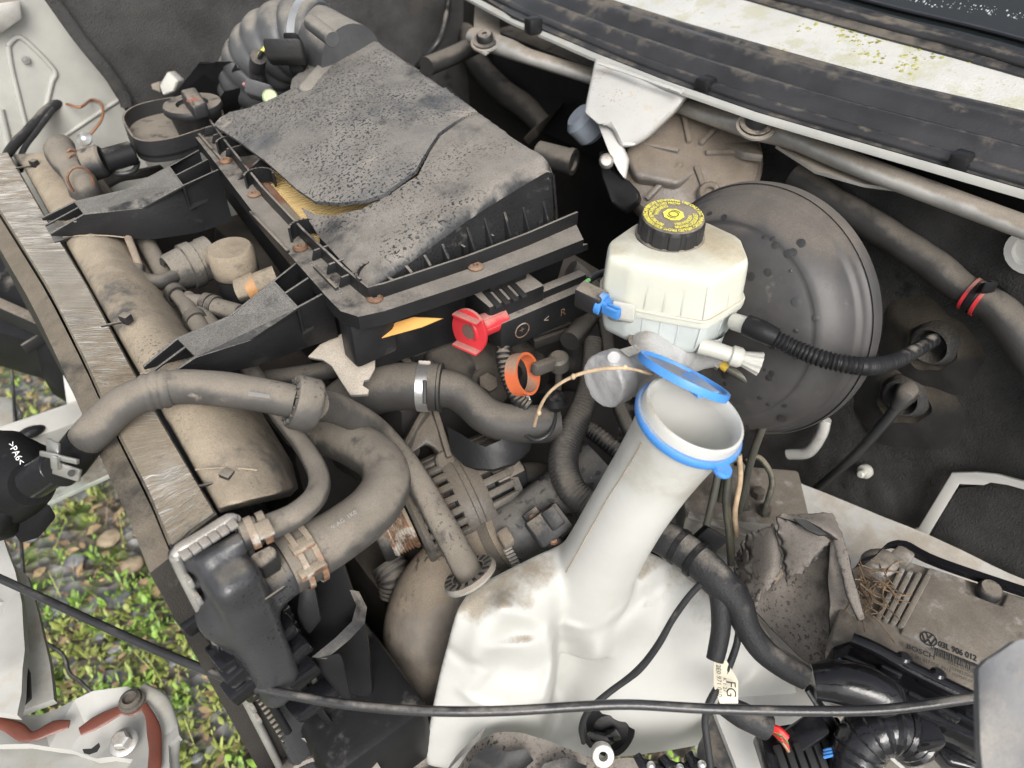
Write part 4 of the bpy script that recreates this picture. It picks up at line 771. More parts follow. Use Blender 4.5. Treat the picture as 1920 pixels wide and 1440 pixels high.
part('black_end', tube_bm(pts([(112, 884, 1.035), (130, 864, 1.047), (148, 842, 1.06), (160, 826, 1.068)]), [.0165, .018, .0175, .0165], seg=20, wob=.03), m_blk, ch)
part('printed_mark', slab_bm(pts([(466, 735, 1.107), (506, 741, 1.106), (506, 747, 1.106), (466, 742, 1.107)]), UP * .0006), m_paint_gr, ch, smooth=False)
for q_, dd_ in ((P(278, 736, 1.098), P(290, 733, 1.098)), (P(296, 731, 1.0985), P(308, 729, 1.0985)), (P(312, 729, 1.0985), P(322, 728, 1.0985))):
    part('kink_fold', lathe_bm(q_, dd_ - q_, [(.0150, -.006), (.0172, -.002), (.0175, .001), (.0150, .006)], 24, mod=lambda t, r, h: 1 + .03 * math.sin(2 * t + 1)), m_hose, ch)
gr_ = P(889, 1092, .868); gx = nrm(P(888, 1090, .86) - P(815, 975, .925))
gm = part('grommet', lathe_bm(gr_ - gx * .006, -gx, [(.0185, 0), (.030, 0), (.031, .003), (.029, .007), (.0185, .007)], 32), m_steel, ch)
x_, y_, _ = frame(gx)
for k in range(16):
    t = k * math.tau / 16; d = x_ * math.cos(t) + y_ * math.sin(t); part('grommet_slot', box_bm(gr_ + d * .0240 - gx * .0132, d, gx, d.cross(gx), .008, .002, .0035, .0004), m_ink_shade, ch)
cq = thing('quick_connector', 'black quick connector with a bright steel clip on the hose end', 'connector', P(95, 880, .95))
part('body', cyl_bm(P(60, 905, 1.01), P(110, 872, 1.035), .017, seg=22, bev=.003), m_gloss, cq)
part('clip', box_bm(P(100, 842, 1.085), nrm(RT + DN * .5), nrm(UP + RT * .4), FW, .012, .022, .004, .001), m_chrome, cq); part('clip', box_bm(P(112, 858, 1.080), nrm(RT - UP * .4), nrm(UP + RT * .4), FW, .030, .007, .005, .001), m_chrome, cq); part('clip', box_bm(P(104, 868, 1.078), nrm(UP + RT * .35), nrm(RT - UP * .4), FW, .018, .006, .005, .001), m_chrome, cq)
part('clip', box_bm(P(126, 884, 1.062), nrm(RT - UP * .6), nrm(UP + RT * .5), FW, .022, .018, .004, .001), m_alu, cq)
part('clip_hole', cyl_bm(P(134, 887, 1.0665), P(134, 888, 1.067), .003, seg=12), m_ink_shade, cq)
th = thing('radiator_hose', 'thick dusty radiator hose bending back from the end tank', 'hose', P(690, 950, .9))
tp = pts([(535, 1062, 1.0), (580, 1036, 1.0), (640, 1000, 1.0), (696, 956, .998), (724, 910, .994), (714, 868, .992), (674, 838, .985), (622, 816, .972), (565, 800, .955)])
part('hose', tube_bm(tp, [.0265, .0260, .0245, .0240, .0238, .0238, .024, .024, .024], seg=26), m_hose, th)
pd = nrm(tp[1] - tp[0]); pc = P(566, 1044, 1.0)
for s, w_ in ((-.007, .005), (.006, .005)): part('spring_clamp', lathe_bm(pc + pd * s, pd, [(.0276, 0), (.0292, 0), (.0292, w_), (.0276, w_), (.0276, 0)], 36), m_rust, th)
part('clamp_bridge', box_bm(P(586, 1068, 1.012), pd, UP, pd.cross(UP), .024, .006, .010, .001), m_rust, th)
part('clamp_bridge', box_bm(P(566, 1022, 1.026), pd, nrm(UP + YA * .6), pd.cross(UP), .020, .004, .012, .001), m_rust, th)
part('printed_text', place_text('VW AG  1K0', .0055, P(640, 978, 1.0262) , nrm(tp[2] - tp[1]), (-.25, -.42, .87)), m_paint_gr, th, smooth=False)
sh2 = thing('vent_hose', 'slim dusty vent hose snaking from the end tank past the shroud', 'hose', P(580, 900, .98))
part('hose', tube_bm(pts([(478, 996, 1.06), (515, 984, 1.06), (560, 962, 1.058), (594, 926, 1.052), (596, 886, 1.045), (566, 832, 1.038), (520, 772, 1.03), (484, 712, 1.025), (432, 650, 1.025), (386, 596, 1.025), (352, 558, 1.025)]), [.0105, .0108, .0105, .0100, .0095, .0092, .0092, .0092, .0092, .0092, .009], seg=18), m_hose, sh2)
v0, v1 = P(452, 1008, 1.06), P(486, 993, 1.06); vd = nrm(v1 - v0)
part('end_sleeve', cyl_bm(v0, v1, .0125, seg=18, bev=.001), m_blkd, sh2)
for s in (.006, .016): part('clamp', lathe_bm(v0 + vd * s, vd, [(.0126, 0), (.0139, 0), (.0139, .006), (.0126, .006), (.0126, 0)], 24), m_rust, sh2)
part('clamp_tab', box_bm(P(496, 992, 1.076), vd, UP, vd.cross(UP), .012, .004, .016, .001), m_rust, sh2)
# electric pump and pipes between shroud and filter box
pu = thing('coolant_pump', 'dust covered round pump cap on a ribbed rubber sleeve beside the shroud', 'pump', P(400, 520, .9))
a0, a1 = P(316, 514, 1.03), P(398, 482, 1.03); pdv = nrm(a1 - a0); L0 = (a1 - a0).length
part('sleeve', lathe_bm(a0, pdv, [(.014, .002), (.022, 0), (.0245, .004), (.0265, L0 * .38), (.0295, L0 * .40), (.0295, L0 * .62), (.027, L0 * .64), (.027, L0 * .78), (.0285, L0 * .8), (.0285, L0), (.02, L0)], 30), mat('felted_rubber', (.055, .052, .048), .8, dust=.75, dcol=(.21, .19, .16), dscale=60, bump=.6), pu)
cp = P(430, 464, 1.066); part('cap', lathe_bm(cp - UP * .036, UP, [(.0275, 0), (.0285, .002), (.0278, .033), (.0255, .036), (0, .036)], 36), m_tan, pu)
part('cap_link', slab_bm(pts([(378, 472, 1.056), (405, 452, 1.056), (425, 458, 1.056), (410, 486, 1.056), (398, 486, 1.056)]), UP * -.022, .003), m_tan, pu)
part('motor', lathe_bm(cp - UP * .10, UP, [(.024, 0), (.026, .01), (.026, .062)], 28), m_blkd, pu)
part('clip_notch', box_bm(P(455, 505, 1.04), XA, YA, UP, .006, .006, .007, .001), m_ink_shade, pu)
part('feed_pipe', tube_bm(pts([(330, 516, 1.035), (300, 528, 1.035), (272, 526, 1.035), (258, 516, 1.04), (260, 500, 1.045)]), [.0085, .0095, .010, .010, .008], seg=16), m_hosed, pu)
hose('thin_pipe', [(238, 440, 1.06), (250, 470, 1.055), (261, 500, 1.045), (262, 512, 1.04)], 7, mat('pinkish_pipe', (.36, .28, .22), .55, dust=.4), 'thin pinkish plastic pipe curving down the shroud to the pump', 'pipe', seg=14)
hose('bypass_hose', [(262, 430, 1.03), (285, 475, 1.03), (308, 520, 1.02), (330, 560, 1.01)], 17, m_hose, 'tan dusty hose running beside the shroud under the rubber sleeve', 'hose', seg=18)
yp = thing('pipe_junction', 'dusty Y shaped pipe junction below the rubber sleeve', 'pipe junction', P(360, 575, .98))
part('branch', tube_bm(pts([(322, 545, 1.03), (345, 568, 1.03), (366, 600, 1.03), (392, 640, 1.025)]), [.008, .009, .0105, .011], seg=16), m_hose, yp)
part('branch', tube_bm(pts([(340, 560, 1.03), (375, 566, 1.03), (400, 574, 1.03), (450, 588, 1.03)]), [.007, .009, .011, .011], seg=16), m_hose, yp)
for a, b in (((326, 548), (334, 556)), ((363, 594), (370, 604)), ((384, 568), (394, 571)), ((398, 572), (406, 575))):
    q0, q1 = P(*a, 1.03), P(*b, 1.03); part('band', lathe_bm(q0, q1 - q0, [(.0105, 0), (.013, 0), (.013, (q1 - q0).length), (.0105, (q1 - q0).length)], 18), m_hosed, yp)
oh = thing('clamped_hose_end', 'hose end with an orange brown band beside the mounting arm', 'hose', P(470, 540, .98))
part('hose', tube_bm(pts([(448, 545, 1.03), (480, 535, 1.035), (520, 520, 1.04)]), .0155, seg=20), m_tan, oh)
q0, q1 = P(464, 540, 1.033), P(482, 534, 1.035); part('band', lathe_bm(q0, q1 - q0, [(.0158, 0), (.0168, 0), (.0168, .012), (.0158, .012), (.0158, 0)], 28), mat('orange_band', (.42, .22, .09), .6, dust=.3), oh)
# ---------------------------------------------------------------- engine and pipes in the middle
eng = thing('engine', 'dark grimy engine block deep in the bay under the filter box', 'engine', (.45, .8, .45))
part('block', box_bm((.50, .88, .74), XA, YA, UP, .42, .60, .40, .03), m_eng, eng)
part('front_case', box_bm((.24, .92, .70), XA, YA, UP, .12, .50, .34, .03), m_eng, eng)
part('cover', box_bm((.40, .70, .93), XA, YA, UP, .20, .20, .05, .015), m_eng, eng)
def lump(c, r, seed): 
    b = bmesh.new(); bmesh.ops.create_icosphere(b, subdivisions=4, radius=1, matrix=Matrix.Translation(c) @ Matrix.Diagonal((*r, 1)))
    for v in b.verts: v.co += (v.co - Vector(c)) * .25 * fbm(v.co, 22, seed)
    return b
for i, (a, r) in enumerate((((900, 700, .93), (.06, .05, .05)), ((860, 690, .95), (.05, .05, .04)), ((700, 800, .85), (.06, .09, .06)), ((760, 700, .93), (.04, .04, .05)), ((1010, 620, .93), (.06, .05, .05)), ((960, 700, .90), (.05, .04, .06)), ((1080, 660, .90), (.05, .05, .05)))):
    part('casting', lump(P(*a), r, i), m_eng, eng)
part('pulley_cover', cyl_bm(P(905, 740, .93), P(920, 725, .955), .028, seg=24, bev=.004), m_eng, eng)
part('bolt_head', cyl_bm(P(912, 722, .962), P(916, 716, .970), .012, seg=6), m_castd, eng)
part('threaded_boss', lathe_bm(P(735, 645, .99), (-.5, -.5, .7), [(.016, 0), (.015, .012), (.008, .012), (.007, .004), (0, .004)], 18), m_castd, eng)
part('valve_cover_ridge', bar_bm(P(715, 640, .98), P(775, 690, .96), .02, .02), m_blkd, eng)
for k in range(6): part('cooling_rib', bar_bm(P(985 + k * 3, 600 + k * 9, 1.0), P(1060 + k * 3, 575 + k * 9, 1.0), .006, .012), m_eng, eng)
part('cross_tube', tube_bm(pts([(500, 712, .99), (560, 704, .99), (640, 690, .985)]), .011), m_hosed, eng)
part('sump_side', box_bm((.30, .58, .58), XA, YA, UP, .20, .26, .26, .03), m_eng, eng)
part('manifold_plate', slab_bm(pts([(755, 640, .99), (880, 612, 1.0), (890, 632, .99), (770, 668, .98), (765, 650, .98)]), UP * -.02, .004), m_eng, eng)
cp_ = thing('charge_pipe', 'fat dark rubber charge pipe with a slotted steel clamp below the filter box', 'pipe', P(800, 730, .9))
part('pipe', tube_bm(pts([(600, 830, .92), (622, 785, .945), (660, 748, .962), (720, 728, .975), (780, 724, .98), (822, 726, .98)]), [.026, .028, .029, .028, .0275, .0275], seg=28), m_hosed, cp_)
part('pipe', tube_bm(pts([(815, 726, .98), (852, 732, .978), (882, 752, .97), (910, 778, .962), (950, 793, .955), (1010, 795, .95), (1045, 793, .948)]), [.0225, .0215, .021, .021, .022, .022, .022], seg=26), m_hosed, cp_)
k0, k1 = P(786, 724, .98), P(806, 725, .98); kd = nrm(k1 - k0)
part('clamp', lathe_bm(k0, kd, [(.0277, 0), (.0292, 0), (.0292, .013), (.0277, .013), (.0277, 0)], 36), m_chrome, cp_)
part('clamp_slot', box_bm(P(796, 735, 1.004), kd, DN, FW, .004, .026, .006, .001), m_ink_shade, cp_); part('clamp_ear', box_bm(P(797, 684, 1.002), kd, UP, FW, .014, .012, .008, .001), m_rust, cp_)
part('end_bead', lathe_bm(P(824, 727, .98), kd, [(.022, 0), (.0282, 0), (.0286, .003), (.022, .004)], 28), m_hosed, cp_)
st = thing('heat_strap', 'curved black strap bracket hanging under the charge pipe', 'bracket', P(910, 860, .88))
part('strap', loft_bm([[P(a, b, z), P(c, d, z - .02), P(c + 3, d + 4, z - .024), P(a + 3, b + 4, z - .004)] for a, b, c, d, z in ((838, 800, 846, 848, .945), (862, 812, 868, 870, .945), (885, 828, 892, 878, .945), (910, 838, 925, 880, .945), (938, 826, 962, 868, .95), (958, 796, 990, 842, .955), (968, 762, 1003, 800, .96), (975, 742, 1030, 745, .965), (1000, 735, 1050, 742, .965))]), m_blk, st)
part('bolt', lathe_bm(P(987, 750, .97), (-.4, -.4, .8), [(.005, -.002), (.005, .004), (0, .005)], 8), m_chrome, st)
abk = thing('alternator_bracket', 'dull cast alloy bracket above the alternator', 'bracket', P(800, 820, .85))
part('casting', slab_bm(pts([(742, 856, .91), (768, 812, .925), (792, 764, .935), (822, 764, .935), (832, 800, .925), (850, 840, .91), (846, 868, .90), (832, 874, .90), (818, 842, .91), (800, 832, .915), (775, 850, .91), (757, 866, .905)]), V(.01, .03, -.03), .005), m_castd, abk)
part('rib', bar_bm(P(800, 770, .938), P(752, 858, .912), .007, .014), m_castd, abk); part('rib', bar_bm(P(815, 770, .938), P(842, 858, .908), .007, .014), m_castd, abk)
part('lug', cyl_bm(P(836, 862, .905), P(830, 872, .88), .012, seg=16, bev=.002), m_castd, abk)
al = thing('alternator', 'dusty ribbed alternator with orange copper windings in its slots', 'alternator', P(860, 920, .75))
e0, e1 = P(772, 978, .83), P(952, 890, .85); ed_ = nrm(e1 - e0); LA = (e1 - e0).length; RA = .063
x_, y_, _ = frame(ed_)
part('core', lathe_bm(e0, ed_, [(0, .0), (RA * .70, .002), (RA * .72, LA * .98), (0, LA)], 36), m_ink_shade, al)
part('windings', lathe_bm(e0, ed_, [(RA * .74, LA * .10), (RA * .84, LA * .12), (RA * .84, LA * .32), (RA * .74, LA * .34)], 40, mod=lambda t, r, h: 1 + .03 * math.sin(t * 40)), m_copper, al)
part('stator_band', lathe_bm(e0, ed_, [(RA * .7, LA * .40), (RA * .98, LA * .42), (RA * 1.01, LA * .45), (RA * 1.01, LA * .52), (RA * .985, LA * .53), (RA * .985, LA * .58), (RA * 1.01, LA * .59), (RA * 1.01, LA * .68), (RA * .98, LA * .70), (RA * .7, LA * .72)], 40), m_castd, al)
part('front_ring', lathe_bm(e0, ed_, [(RA * .5, 0), (RA * .92, 0), (RA * .97, LA * .03), (RA * .97, LA * .08), (RA * .7, LA * .08)], 40), m_castd, al)
part('rear_ring', lathe_bm(e0, ed_, [(RA * .7, LA * .93), (RA * .93, LA * .93), (RA * .90, LA), (0, LA * 1.01)], 40), m_castd, al)
for k in range(26):
    t = k * math.tau / 26; d = x_ * math.cos(t) + y_ * math.sin(t)
    part('slot_bar', bar_bm(e0 + d * RA * .925 + ed_ * LA * .06, e0 + d * RA * .935 + ed_ * LA * .44, .0085, .008, d, .002), m_castd, al)
    part('slot_bar', bar_bm(e0 + d * RA * .93 + ed_ * LA * .68, e0 + d * RA * .90 + ed_ * LA * .95, .009, .008, d, .002), m_castd, al)
for t in ():
    d = x_ * math.cos(t) + y_ * math.sin(t); part('through_bolt', cyl_bm(e0 + d * RA * 1.0 + ed_ * LA * .36, e0 + d * RA * 1.0 + ed_ * LA * .78, .007, seg=12, bev=.002), m_castd, al)
part('regulator_cap', box_bm(P(945, 890, .86), ed_, x_, y_, .04, .07, .07, .008), m_blkd, al)
for k in range(0): part('cap_fin', bar_bm(P(935 + k * 6, 862 + k * 14, .90), P(962 + k * 6, 850 + k * 14, .90), .006, .01), m_blkd, al)
pl0 = P(772, 975, .82); pl = part('pulley', lathe_bm(pl0 - ed_ * .035, ed_, [(0, 0), (.030, 0), (.033, .003)] + [(.033 - .003 * (k % 2), .005 + k * .0018) for k in range(12)] + [(.034, .028), (.034, .032), (0, .032)], 36), m_rust, al)
part('idler_pulley', lathe_bm(P(735, 1000, .80) - ed_ * .02, ed_, [(0, 0), (.028, 0), (.030, .004), (.030, .02), (0, .022)], 28), m_blkd, al)
tu = thing('turbo_elbow', 'big smooth dusty alloy elbow pipe beside the washer bottle', 'pipe', P(790, 1190, .55))
tpth = pts([(818, 1330, .60), (800, 1260, .655), (792, 1190, .70), (808, 1122, .745), (850, 1068, .785), (905, 1030, .81), (950, 1006, .825)])
part('elbow', tube_bm(tpth, [.040, .047, .049, .047, .044, .041, .039], seg=36), m_turbo, tu)
d_ = nrm(tpth[-1] - tpth[-2]); part('clamp', lathe_bm(tpth[-1] - d_ * .02, d_, [(.0395, 0), (.0415, 0), (.0415, .012), (.0395, .012), (.0395, 0)], 40), m_castd, tu)
part('clamp_screw', box_bm(P(948, 1010, .868), nrm(ed_ + UP * .2), UP, nrm(ed_.cross(UP)), .014, .012, .022, .003), m_turbo, tu)
for k in range(7): part('clamp_thread', box_bm(P(952 + k * 3.2, 1030 + k * 6, .862 - k * .003), ed_, UP, YA, .010, .002, .003, .0004), m_alu, tu)
sp = thing('boost_sensor_pipe', 'black plastic pipe carrying a pressure sensor with two rusty screws', 'pipe', P(1040, 960, .75))
spp = pts([(940, 1012, .82), (985, 985, .84), (1040, 945, .865), (1090, 905, .885), (1130, 870, .90)])
part('pipe', tube_bm(spp, [.038, .037, .036, .036, .036], seg=32), mat('speckled_pipe_plastic', (.055, .055, .055), .45, dust=.55, dcol=(.16, .15, .135), speck=.7, sscale=110), sp)
sdv = nrm(spp[2] - spp[1]); sc2 = P(1028, 985, .893); part('sensor', box_bm(sc2, sdv, nrm(V(-.35, -.5, .75).cross(sdv)), nrm(V(-.35, -.5, .75)), .044, .034, .022, .004), m_blkd, sp)
part('sensor_ridge', box_bm(P(1036, 972, .905), sdv, nrm(V(-.35, -.5, .75).cross(sdv)), nrm(V(-.35, -.5, .75)), .018, .024, .012, .003), m_blkd, sp)
part('sensor_plate', box_bm(P(1020, 998, .880), sdv, nrm(V(-.35, -.5, .75).cross(sdv)), nrm(V(-.35, -.5, .75)), .020, .058, .006, .002), m_blkd, sp)
for a in ((1000, 972, .893), (1038, 1013, .885)): part('screw', lathe_bm(P(*a), (-.35, -.5, .75), [(.0052, -.004), (.0052, .003), (.003, .005), (0, .005)], 12), m_screw, sp)
# ribbed lower hoses and small pipes seen in the dark
hose('ribbed_hose', [(745, 1110, .72), (740, 1080, .74), (725, 1055, .75)], 32, m_hosed, 'dark ribbed hose deep beside the alloy elbow', 'hose', corr=(.006, .002), seg=20)
hose('lower_pipe', [(960, 900, .84), (1000, 895, .84), (1040, 900, .84)], 30, m_eng, 'dark pipe behind the alternator cap', 'pipe', seg=20)
hose('braided_harness', [(1112, 640, .985), (1108, 700, .97), (1094, 760, .955), (1068, 815, .94), (1056, 865, .93), (1068, 912, .92), (1100, 945, .91), (1140, 965, .90)], [20, 21, 23, 27, 28, 27, 26, 26], m_hosed, 'thick braided wiring harness dropping past the neck of the washer bottle', 'harness', corr=(.004, .0007), seg=22)
hose('loom_branch', [(1068, 640, 1.0), (1100, 600, 1.0), (1118, 560, 1.01), (1090, 520, 1.02), (1070, 505, 1.03)], 19, m_hosed, 'black hose bending behind the terminal box', 'hose', seg=18)
hose('loom_branch', [(1125, 575, 1.0), (1136, 620, .99), (1144, 680, .975), (1160, 760, .95), (1190, 830, .93)], 13, m_hosed, 'slim black hose passing behind the master cylinder', 'hose', seg=16)
hose('loom_branch', [(1078, 790, .935), (1110, 808, .93), (1150, 840, .925), (1175, 862, .92)], 15, m_blkd, 'ribbed black conduit branching from the braided harness', 'conduit', corr=(.005, .0014), seg=16)
hose('wire_conduit', [(946, 628, 1.03), (944, 665, 1.02), (952, 705, 1.0), (970, 745, .98), (990, 765, .97)], 13, m_blkd, 'ribbed black wire conduit hanging below the terminal box', 'conduit', corr=(.0048, .0018), seg=18)
hose('sensor_cable', [(1046, 690, .99), (1044, 720, .985), (1042, 750, .975), (1040, 790, .965), (1028, 815, .96), (1005, 825, .955), (985, 815, .955)], 4, m_wire, 'thin black sensor cable below the orange dipstick handle', 'cable')
lathe_ball = lathe_bm(P(1042, 752, .985), UP, [(0, -.012), (.010, -.008), (.013, 0), (.010, .008), (0, .010)], 18); solo('cable_grommet', lathe_ball, m_blk, 'small round black grommet on the thin sensor cable', 'grommet')
# terminal box, red cover, dipstick
tb = thing('terminal_box', 'long black battery terminal box with cooling slots under the filter box', 'terminal box', P(1000, 570, 1.0))
t0, t1 = P(922, 604, 1.056), P(1094, 532, 1.056); td = nrm(t1 - t0); ty = nrm(UP.cross(td)); tl = (t1 - t0).length
part('case', box_bm((t0 + t1) / 2 - UP * .012, td, ty, UP, tl, .036, .040, .004), m_lidb, tb)
part('top_rail', box_bm((t0 + t1) / 2 + td * tl * .14 + UP * .012, td, ty, UP, tl * .70, .014, .012, .003), m_lidb, tb)
part('slot_block', box_bm(P(942, 556, 1.066), td, ty, UP, .075, .060, .036, .004), m_lidb, tb)
for k in range(4): part('cooling_slot', box_bm(P(922 + k * 16, 560 - k * 6, 1.0855), nrm(ty + td * .12), td, UP, .034, .0065, .003, .0005), m_ink_shade, tb)
part('cable_socket', box_bm(P(945, 530, 1.082), td, ty, UP, .05, .02, .02, .003), m_lidb, tb)
for s, off in (('+', 0), ('<', .034), ('R', .058)):
    c = P(968, 612, 1.045) + td * off; part('moulded_mark', place_text(s, .014, (t0 - ty * .0185 + td * (.028 + off) - UP * .012), td, -ty), m_rust, tb, smooth=False)
rg = bmesh.new(); c = t0 - ty * .0187 + td * .028 - UP * .012; lathe_bm(c, -ty, [(.0085, 0), (.0098, 0), (.0098, .0006), (.0085, .0006), (.0085, 0)], 24, rg); part('moulded_mark', rg, m_rust, tb)
rc = thing('red_terminal_cover', 'bright red slotted plastic terminal cover on the end of the terminal box', 'cover', P(880, 640, 1.0))
rx = nrm(-td * .80 - fh * .50 + UP * .10); r0 = P(879, 622, 1.060); Rr = .0240; bx_ = -rx; hx, hy_, _ = frame(rx, UP)
dl = [r0 + hx * (Rr * 1.0 * math.cos(t) * (1 if abs(math.cos(t)) < .8 else .95)) + hy_ * (Rr * 1.12 * math.sin(t)) for t in np.linspace(0, math.tau, 30, endpoint=False)]
part('disc', slab_bm(dl, bx_ * .004, .0008), m_red, rc)
part('hub', lathe_bm(r0 + bx_ * .002, td, [(.0085, 0), (.0100, -.0008), (.0125, .0), (.0125, .044), (.0085, .044), (.0085, 0)], 22), m_red, rc)
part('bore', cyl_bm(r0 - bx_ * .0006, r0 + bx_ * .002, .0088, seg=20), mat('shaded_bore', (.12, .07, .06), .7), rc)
for s in (1, -1): part('blade', box_bm(r0 + hy_ * (s * Rr * .80) - bx_ * .004, hx, hy_, bx_, Rr * 1.35, .003, .010, .0008), m_red, rc)
for k in range(5): t = k * 1.2; part('hub_rib', bar_bm(r0 + td * .006 + (hx * math.cos(t) + hy_ * math.sin(t)) * .0112, r0 + td * .04 + (hx * math.cos(t) + hy_ * math.sin(t)) * .0112, .004, .003, hx * math.cos(t) + hy_ * math.sin(t), .0005), m_red, rc)
dp = thing('dipstick', 'orange ring handle of the oil dipstick standing above the engine', 'dipstick', P(1045, 700, .95))
dc = P(980, 702, 1.045); dax = nrm(RT * .80 - FW * .48 + UP * .12)
x_, y_, z_ = frame(dax, UP)
rb = bmesh.new(); R1 = .0225
lathe_bm(dc - dax * .007, dax, [(R1 - .003, 0), (R1, 0), (R1, .014), (R1 - .003, .014), (R1 - .003, 0)], 40, rb); part('ring', rb, m_orange, dp)
part('handle', bar_bm(P(1000, 694, 1.045), P(1050, 676, 1.035), .012, .014, UP, .004), m_castd, dp)
part('knuckle', cyl_bm(P(1046, 668, 1.045), P(1050, 690, 1.025), .011, seg=18, bev=.003), m_castd, dp)
part('guide_tube', tube_bm(pts([(1049, 680, 1.03), (1045, 740, .98), (1035, 820, .92)]), .004, seg=10), m_castd, dp)
tw = thing('dry_twig', 'thin pale dry twig arching over the master cylinder', 'twig', P(1100, 700, 1.05))
tq = pts([(1002, 798, 1.06), (1010, 770, 1.085), (1028, 738, 1.11), (1062, 712, 1.13), (1110, 695, 1.14), (1170, 690, 1.14), (1225, 702, 1.12)])
part('stem', tube_bm(tq, [.0016, .0014, .0017, .0013, .0016, .0014, .0018], seg=8, wob=.12), m_twig, tw)
for a in ((1075, 706, 1.137), (1011, 774, 1.085), (1172, 689, 1.14)): part('bud', lump(P(*a), (.0022, .0022, .003), 3), m_twig, tw)
solo('gap_dark_infill', box_bm((.52, .86, .50), XA, YA, UP, .86, 1.16, .02, .01), m_blk, 'black plastic undertray added below the engine to keep the gaps dark', 'infill')  # made-up sheet that keeps light from below out of the engine gaps
# ---------------------------------------------------------------- brake booster, master cylinder, reservoir
def chaikin(p, n=2, closed=True):
    for _ in range(n):
        q = []
        for i in range(len(p)):
            a, b = p[i], p[(i + 1) % len(p)]; q += [a.lerp(b, .09), a.lerp(b, .91)]
        p = q
    return p
bo = thing('brake_booster', 'large round black brake booster with dusty water spotted face', 'brake booster', (.7, .36, .9))
BC = V(.62, .36, 1.064); bn = nrm(V(-.975, -.01, .222))
part('front_shell', lathe_bm(BC, bn, [(.136, -.012), (.1375, .0), (.1360, .003), (.1335, .0045), (.1325, .0095), (.1310, .0145), (.1285, .0150), (.1275, .0200), (.1240, .030), (.1190, .038), (.1110, .0455), (.1060, .0490), (.1040, .0492), (.1025, .0490), (.1000, .0505), (.090, .0545), (.066, .0590), (.04, .061), (0, .062)], 96), m_boost, bo, ang=70)
part('crimped_rim', lathe_bm(BC, bn, [(.1350, -.016), (.1390, -.014), (.1400, -.006), (.1395, .0), (.1385, .003), (.1370, .001)], 96), m_boost, bo)
part('rear_shell', lathe_bm(BC, bn, [(.134, -.010), (.126, -.03), (.105, -.075), (.08, -.11), (0, -.11)], 72), m_boost, bo)
for k in range(70):
    t = random.random() * 6.28; r = .03 + .09 * math.sqrt(random.random()); x_, y_, _ = frame(bn); h = np.interp(r, [0, .04, .066, .09, .106, .116], [.062, .061, .059, .0545, .0492, .041])
    d = x_ * math.cos(t) + y_ * math.sin(t); s = .0015 + .0035 * random.random(); lean = max(0, (r - .03)) * 3.2
    c_ = BC + d * r + bn * (h + .0002); nn = nrm(bn + d * (.12 if r < .08 else .5)); q = bmesh.new(); lathe_bm(c_, nn, [(0, .0004), (s * .25, .0004), (s, .0)], 14, q)
    part('water_spot', q, mat('water_spot', (.026, .025, .026), .3, var=.3, bump=0) if k == 0 else MATS['water_spot'], bo)
mcyl = thing('master_cylinder', 'grey cast alloy brake master cylinder below the fluid reservoir', 'master cylinder', P(1220, 700, 1.0))
ma, mb = PYy(1140, 702, .362), PYy(1340, 640, .362); mdv = nrm(mb - ma); 
pU = P(1216, 642, 1.085)
lug = P(1335, 668, 1.05)
def mcf(G):
    d = s_caps(G, list(ma + mdv * .012), list(mb), .0185, .021)
    d = smin(d, s_cyl(G, list(ma - mdv * .005 - UP * .007), list(ma + mdv * .014 - UP * .005), .0245) - .002, .008)
    d = smin(d, s_caps(G, list(pU - UP * .035), list(pU - UP * .006), .0185), .010)
    d = smin(d, s_caps(G, list(P(1172, 706, 1.066)), list(P(1196, 722, 1.060)), .0125), .006)
    d = smin(d, s_caps(G, list(P(1290, 676, 1.05)), list(lug), .0115), .010)
    d = smin(d, s_caps(G, list(P(1150, 676, 1.104)), list(P(1152, 680, 1.085)), .008), .006)
    return d + .0006 * np.sin(G[..., 0] * 310) * np.sin(G[..., 1] * 270) * np.sin(G[..., 2] * 330)
allp = [ma, mb, pU, lug]; lo_ = [min(p[i] for p in allp) - .06 for i in range(3)]; hi_ = [max(p[i] for p in allp) + .05 for i in range(3)]
part('casting', sdf_mesh(mcf, lo_, hi_, .0024), m_alloy, mcyl)
part('core_plug', cyl_bm(P(1151, 672, 1.109), P(1151, 670, 1.1125), .0065, seg=16, bev=.001), m_alloy, mcyl)
part('cast_plate', box_bm(P(1185, 658, 1.108), mdv, YA, nrm(UP + mdv * -.1), .022, .012, .003, .001), m_alloy, mcyl); part('cast_digits', place_text('121', .010, P(1187, 656, 1.1102), mdv, (-.3, -.3, 1)), m_paint_gr, mcyl, smooth=False)
part('rubber_ring', lathe_bm(pU - UP * .006, UP, [(.012, 0), (.0205, 0), (.0215, .004), (.0205, .009), (.012, .009)], 28), m_blkd, mcyl)
for a, b in (((1196, 722, 1.058), (1212, 730, 1.056)), ((1338, 672, 1.048), (1354, 684, 1.045))):
    q0, q1 = P(*a), P(*b); dd = nrm(q1 - q0); part('pipe_nut', lathe_bm(q0 - dd * .002, dd, [(0, 0), (.0085, 0), (.0085, .012), (0, .012)], 6), m_steel, mcyl); part('yellow_sleeve', cyl_bm(q0 + dd * .009, q0 + dd * .018, .005, seg=12), mat('yellow_sleeve', (.62, .42, .06), .5) if 'yellow_sleeve' not in MATS else MATS['yellow_sleeve'], mcyl)
hose('brake_pipe', [(1352, 684, 1.045), (1385, 702, 1.04), (1422, 728, 1.03), (1440, 760, 1.01), (1430, 800, .97), (1412, 850, .92), (1398, 905, .86), (1385, 960, .80)], 7.5, m_pipe, 'greenish brake pipe curving from the master cylinder down over the booster', 'pipe', seg=12)
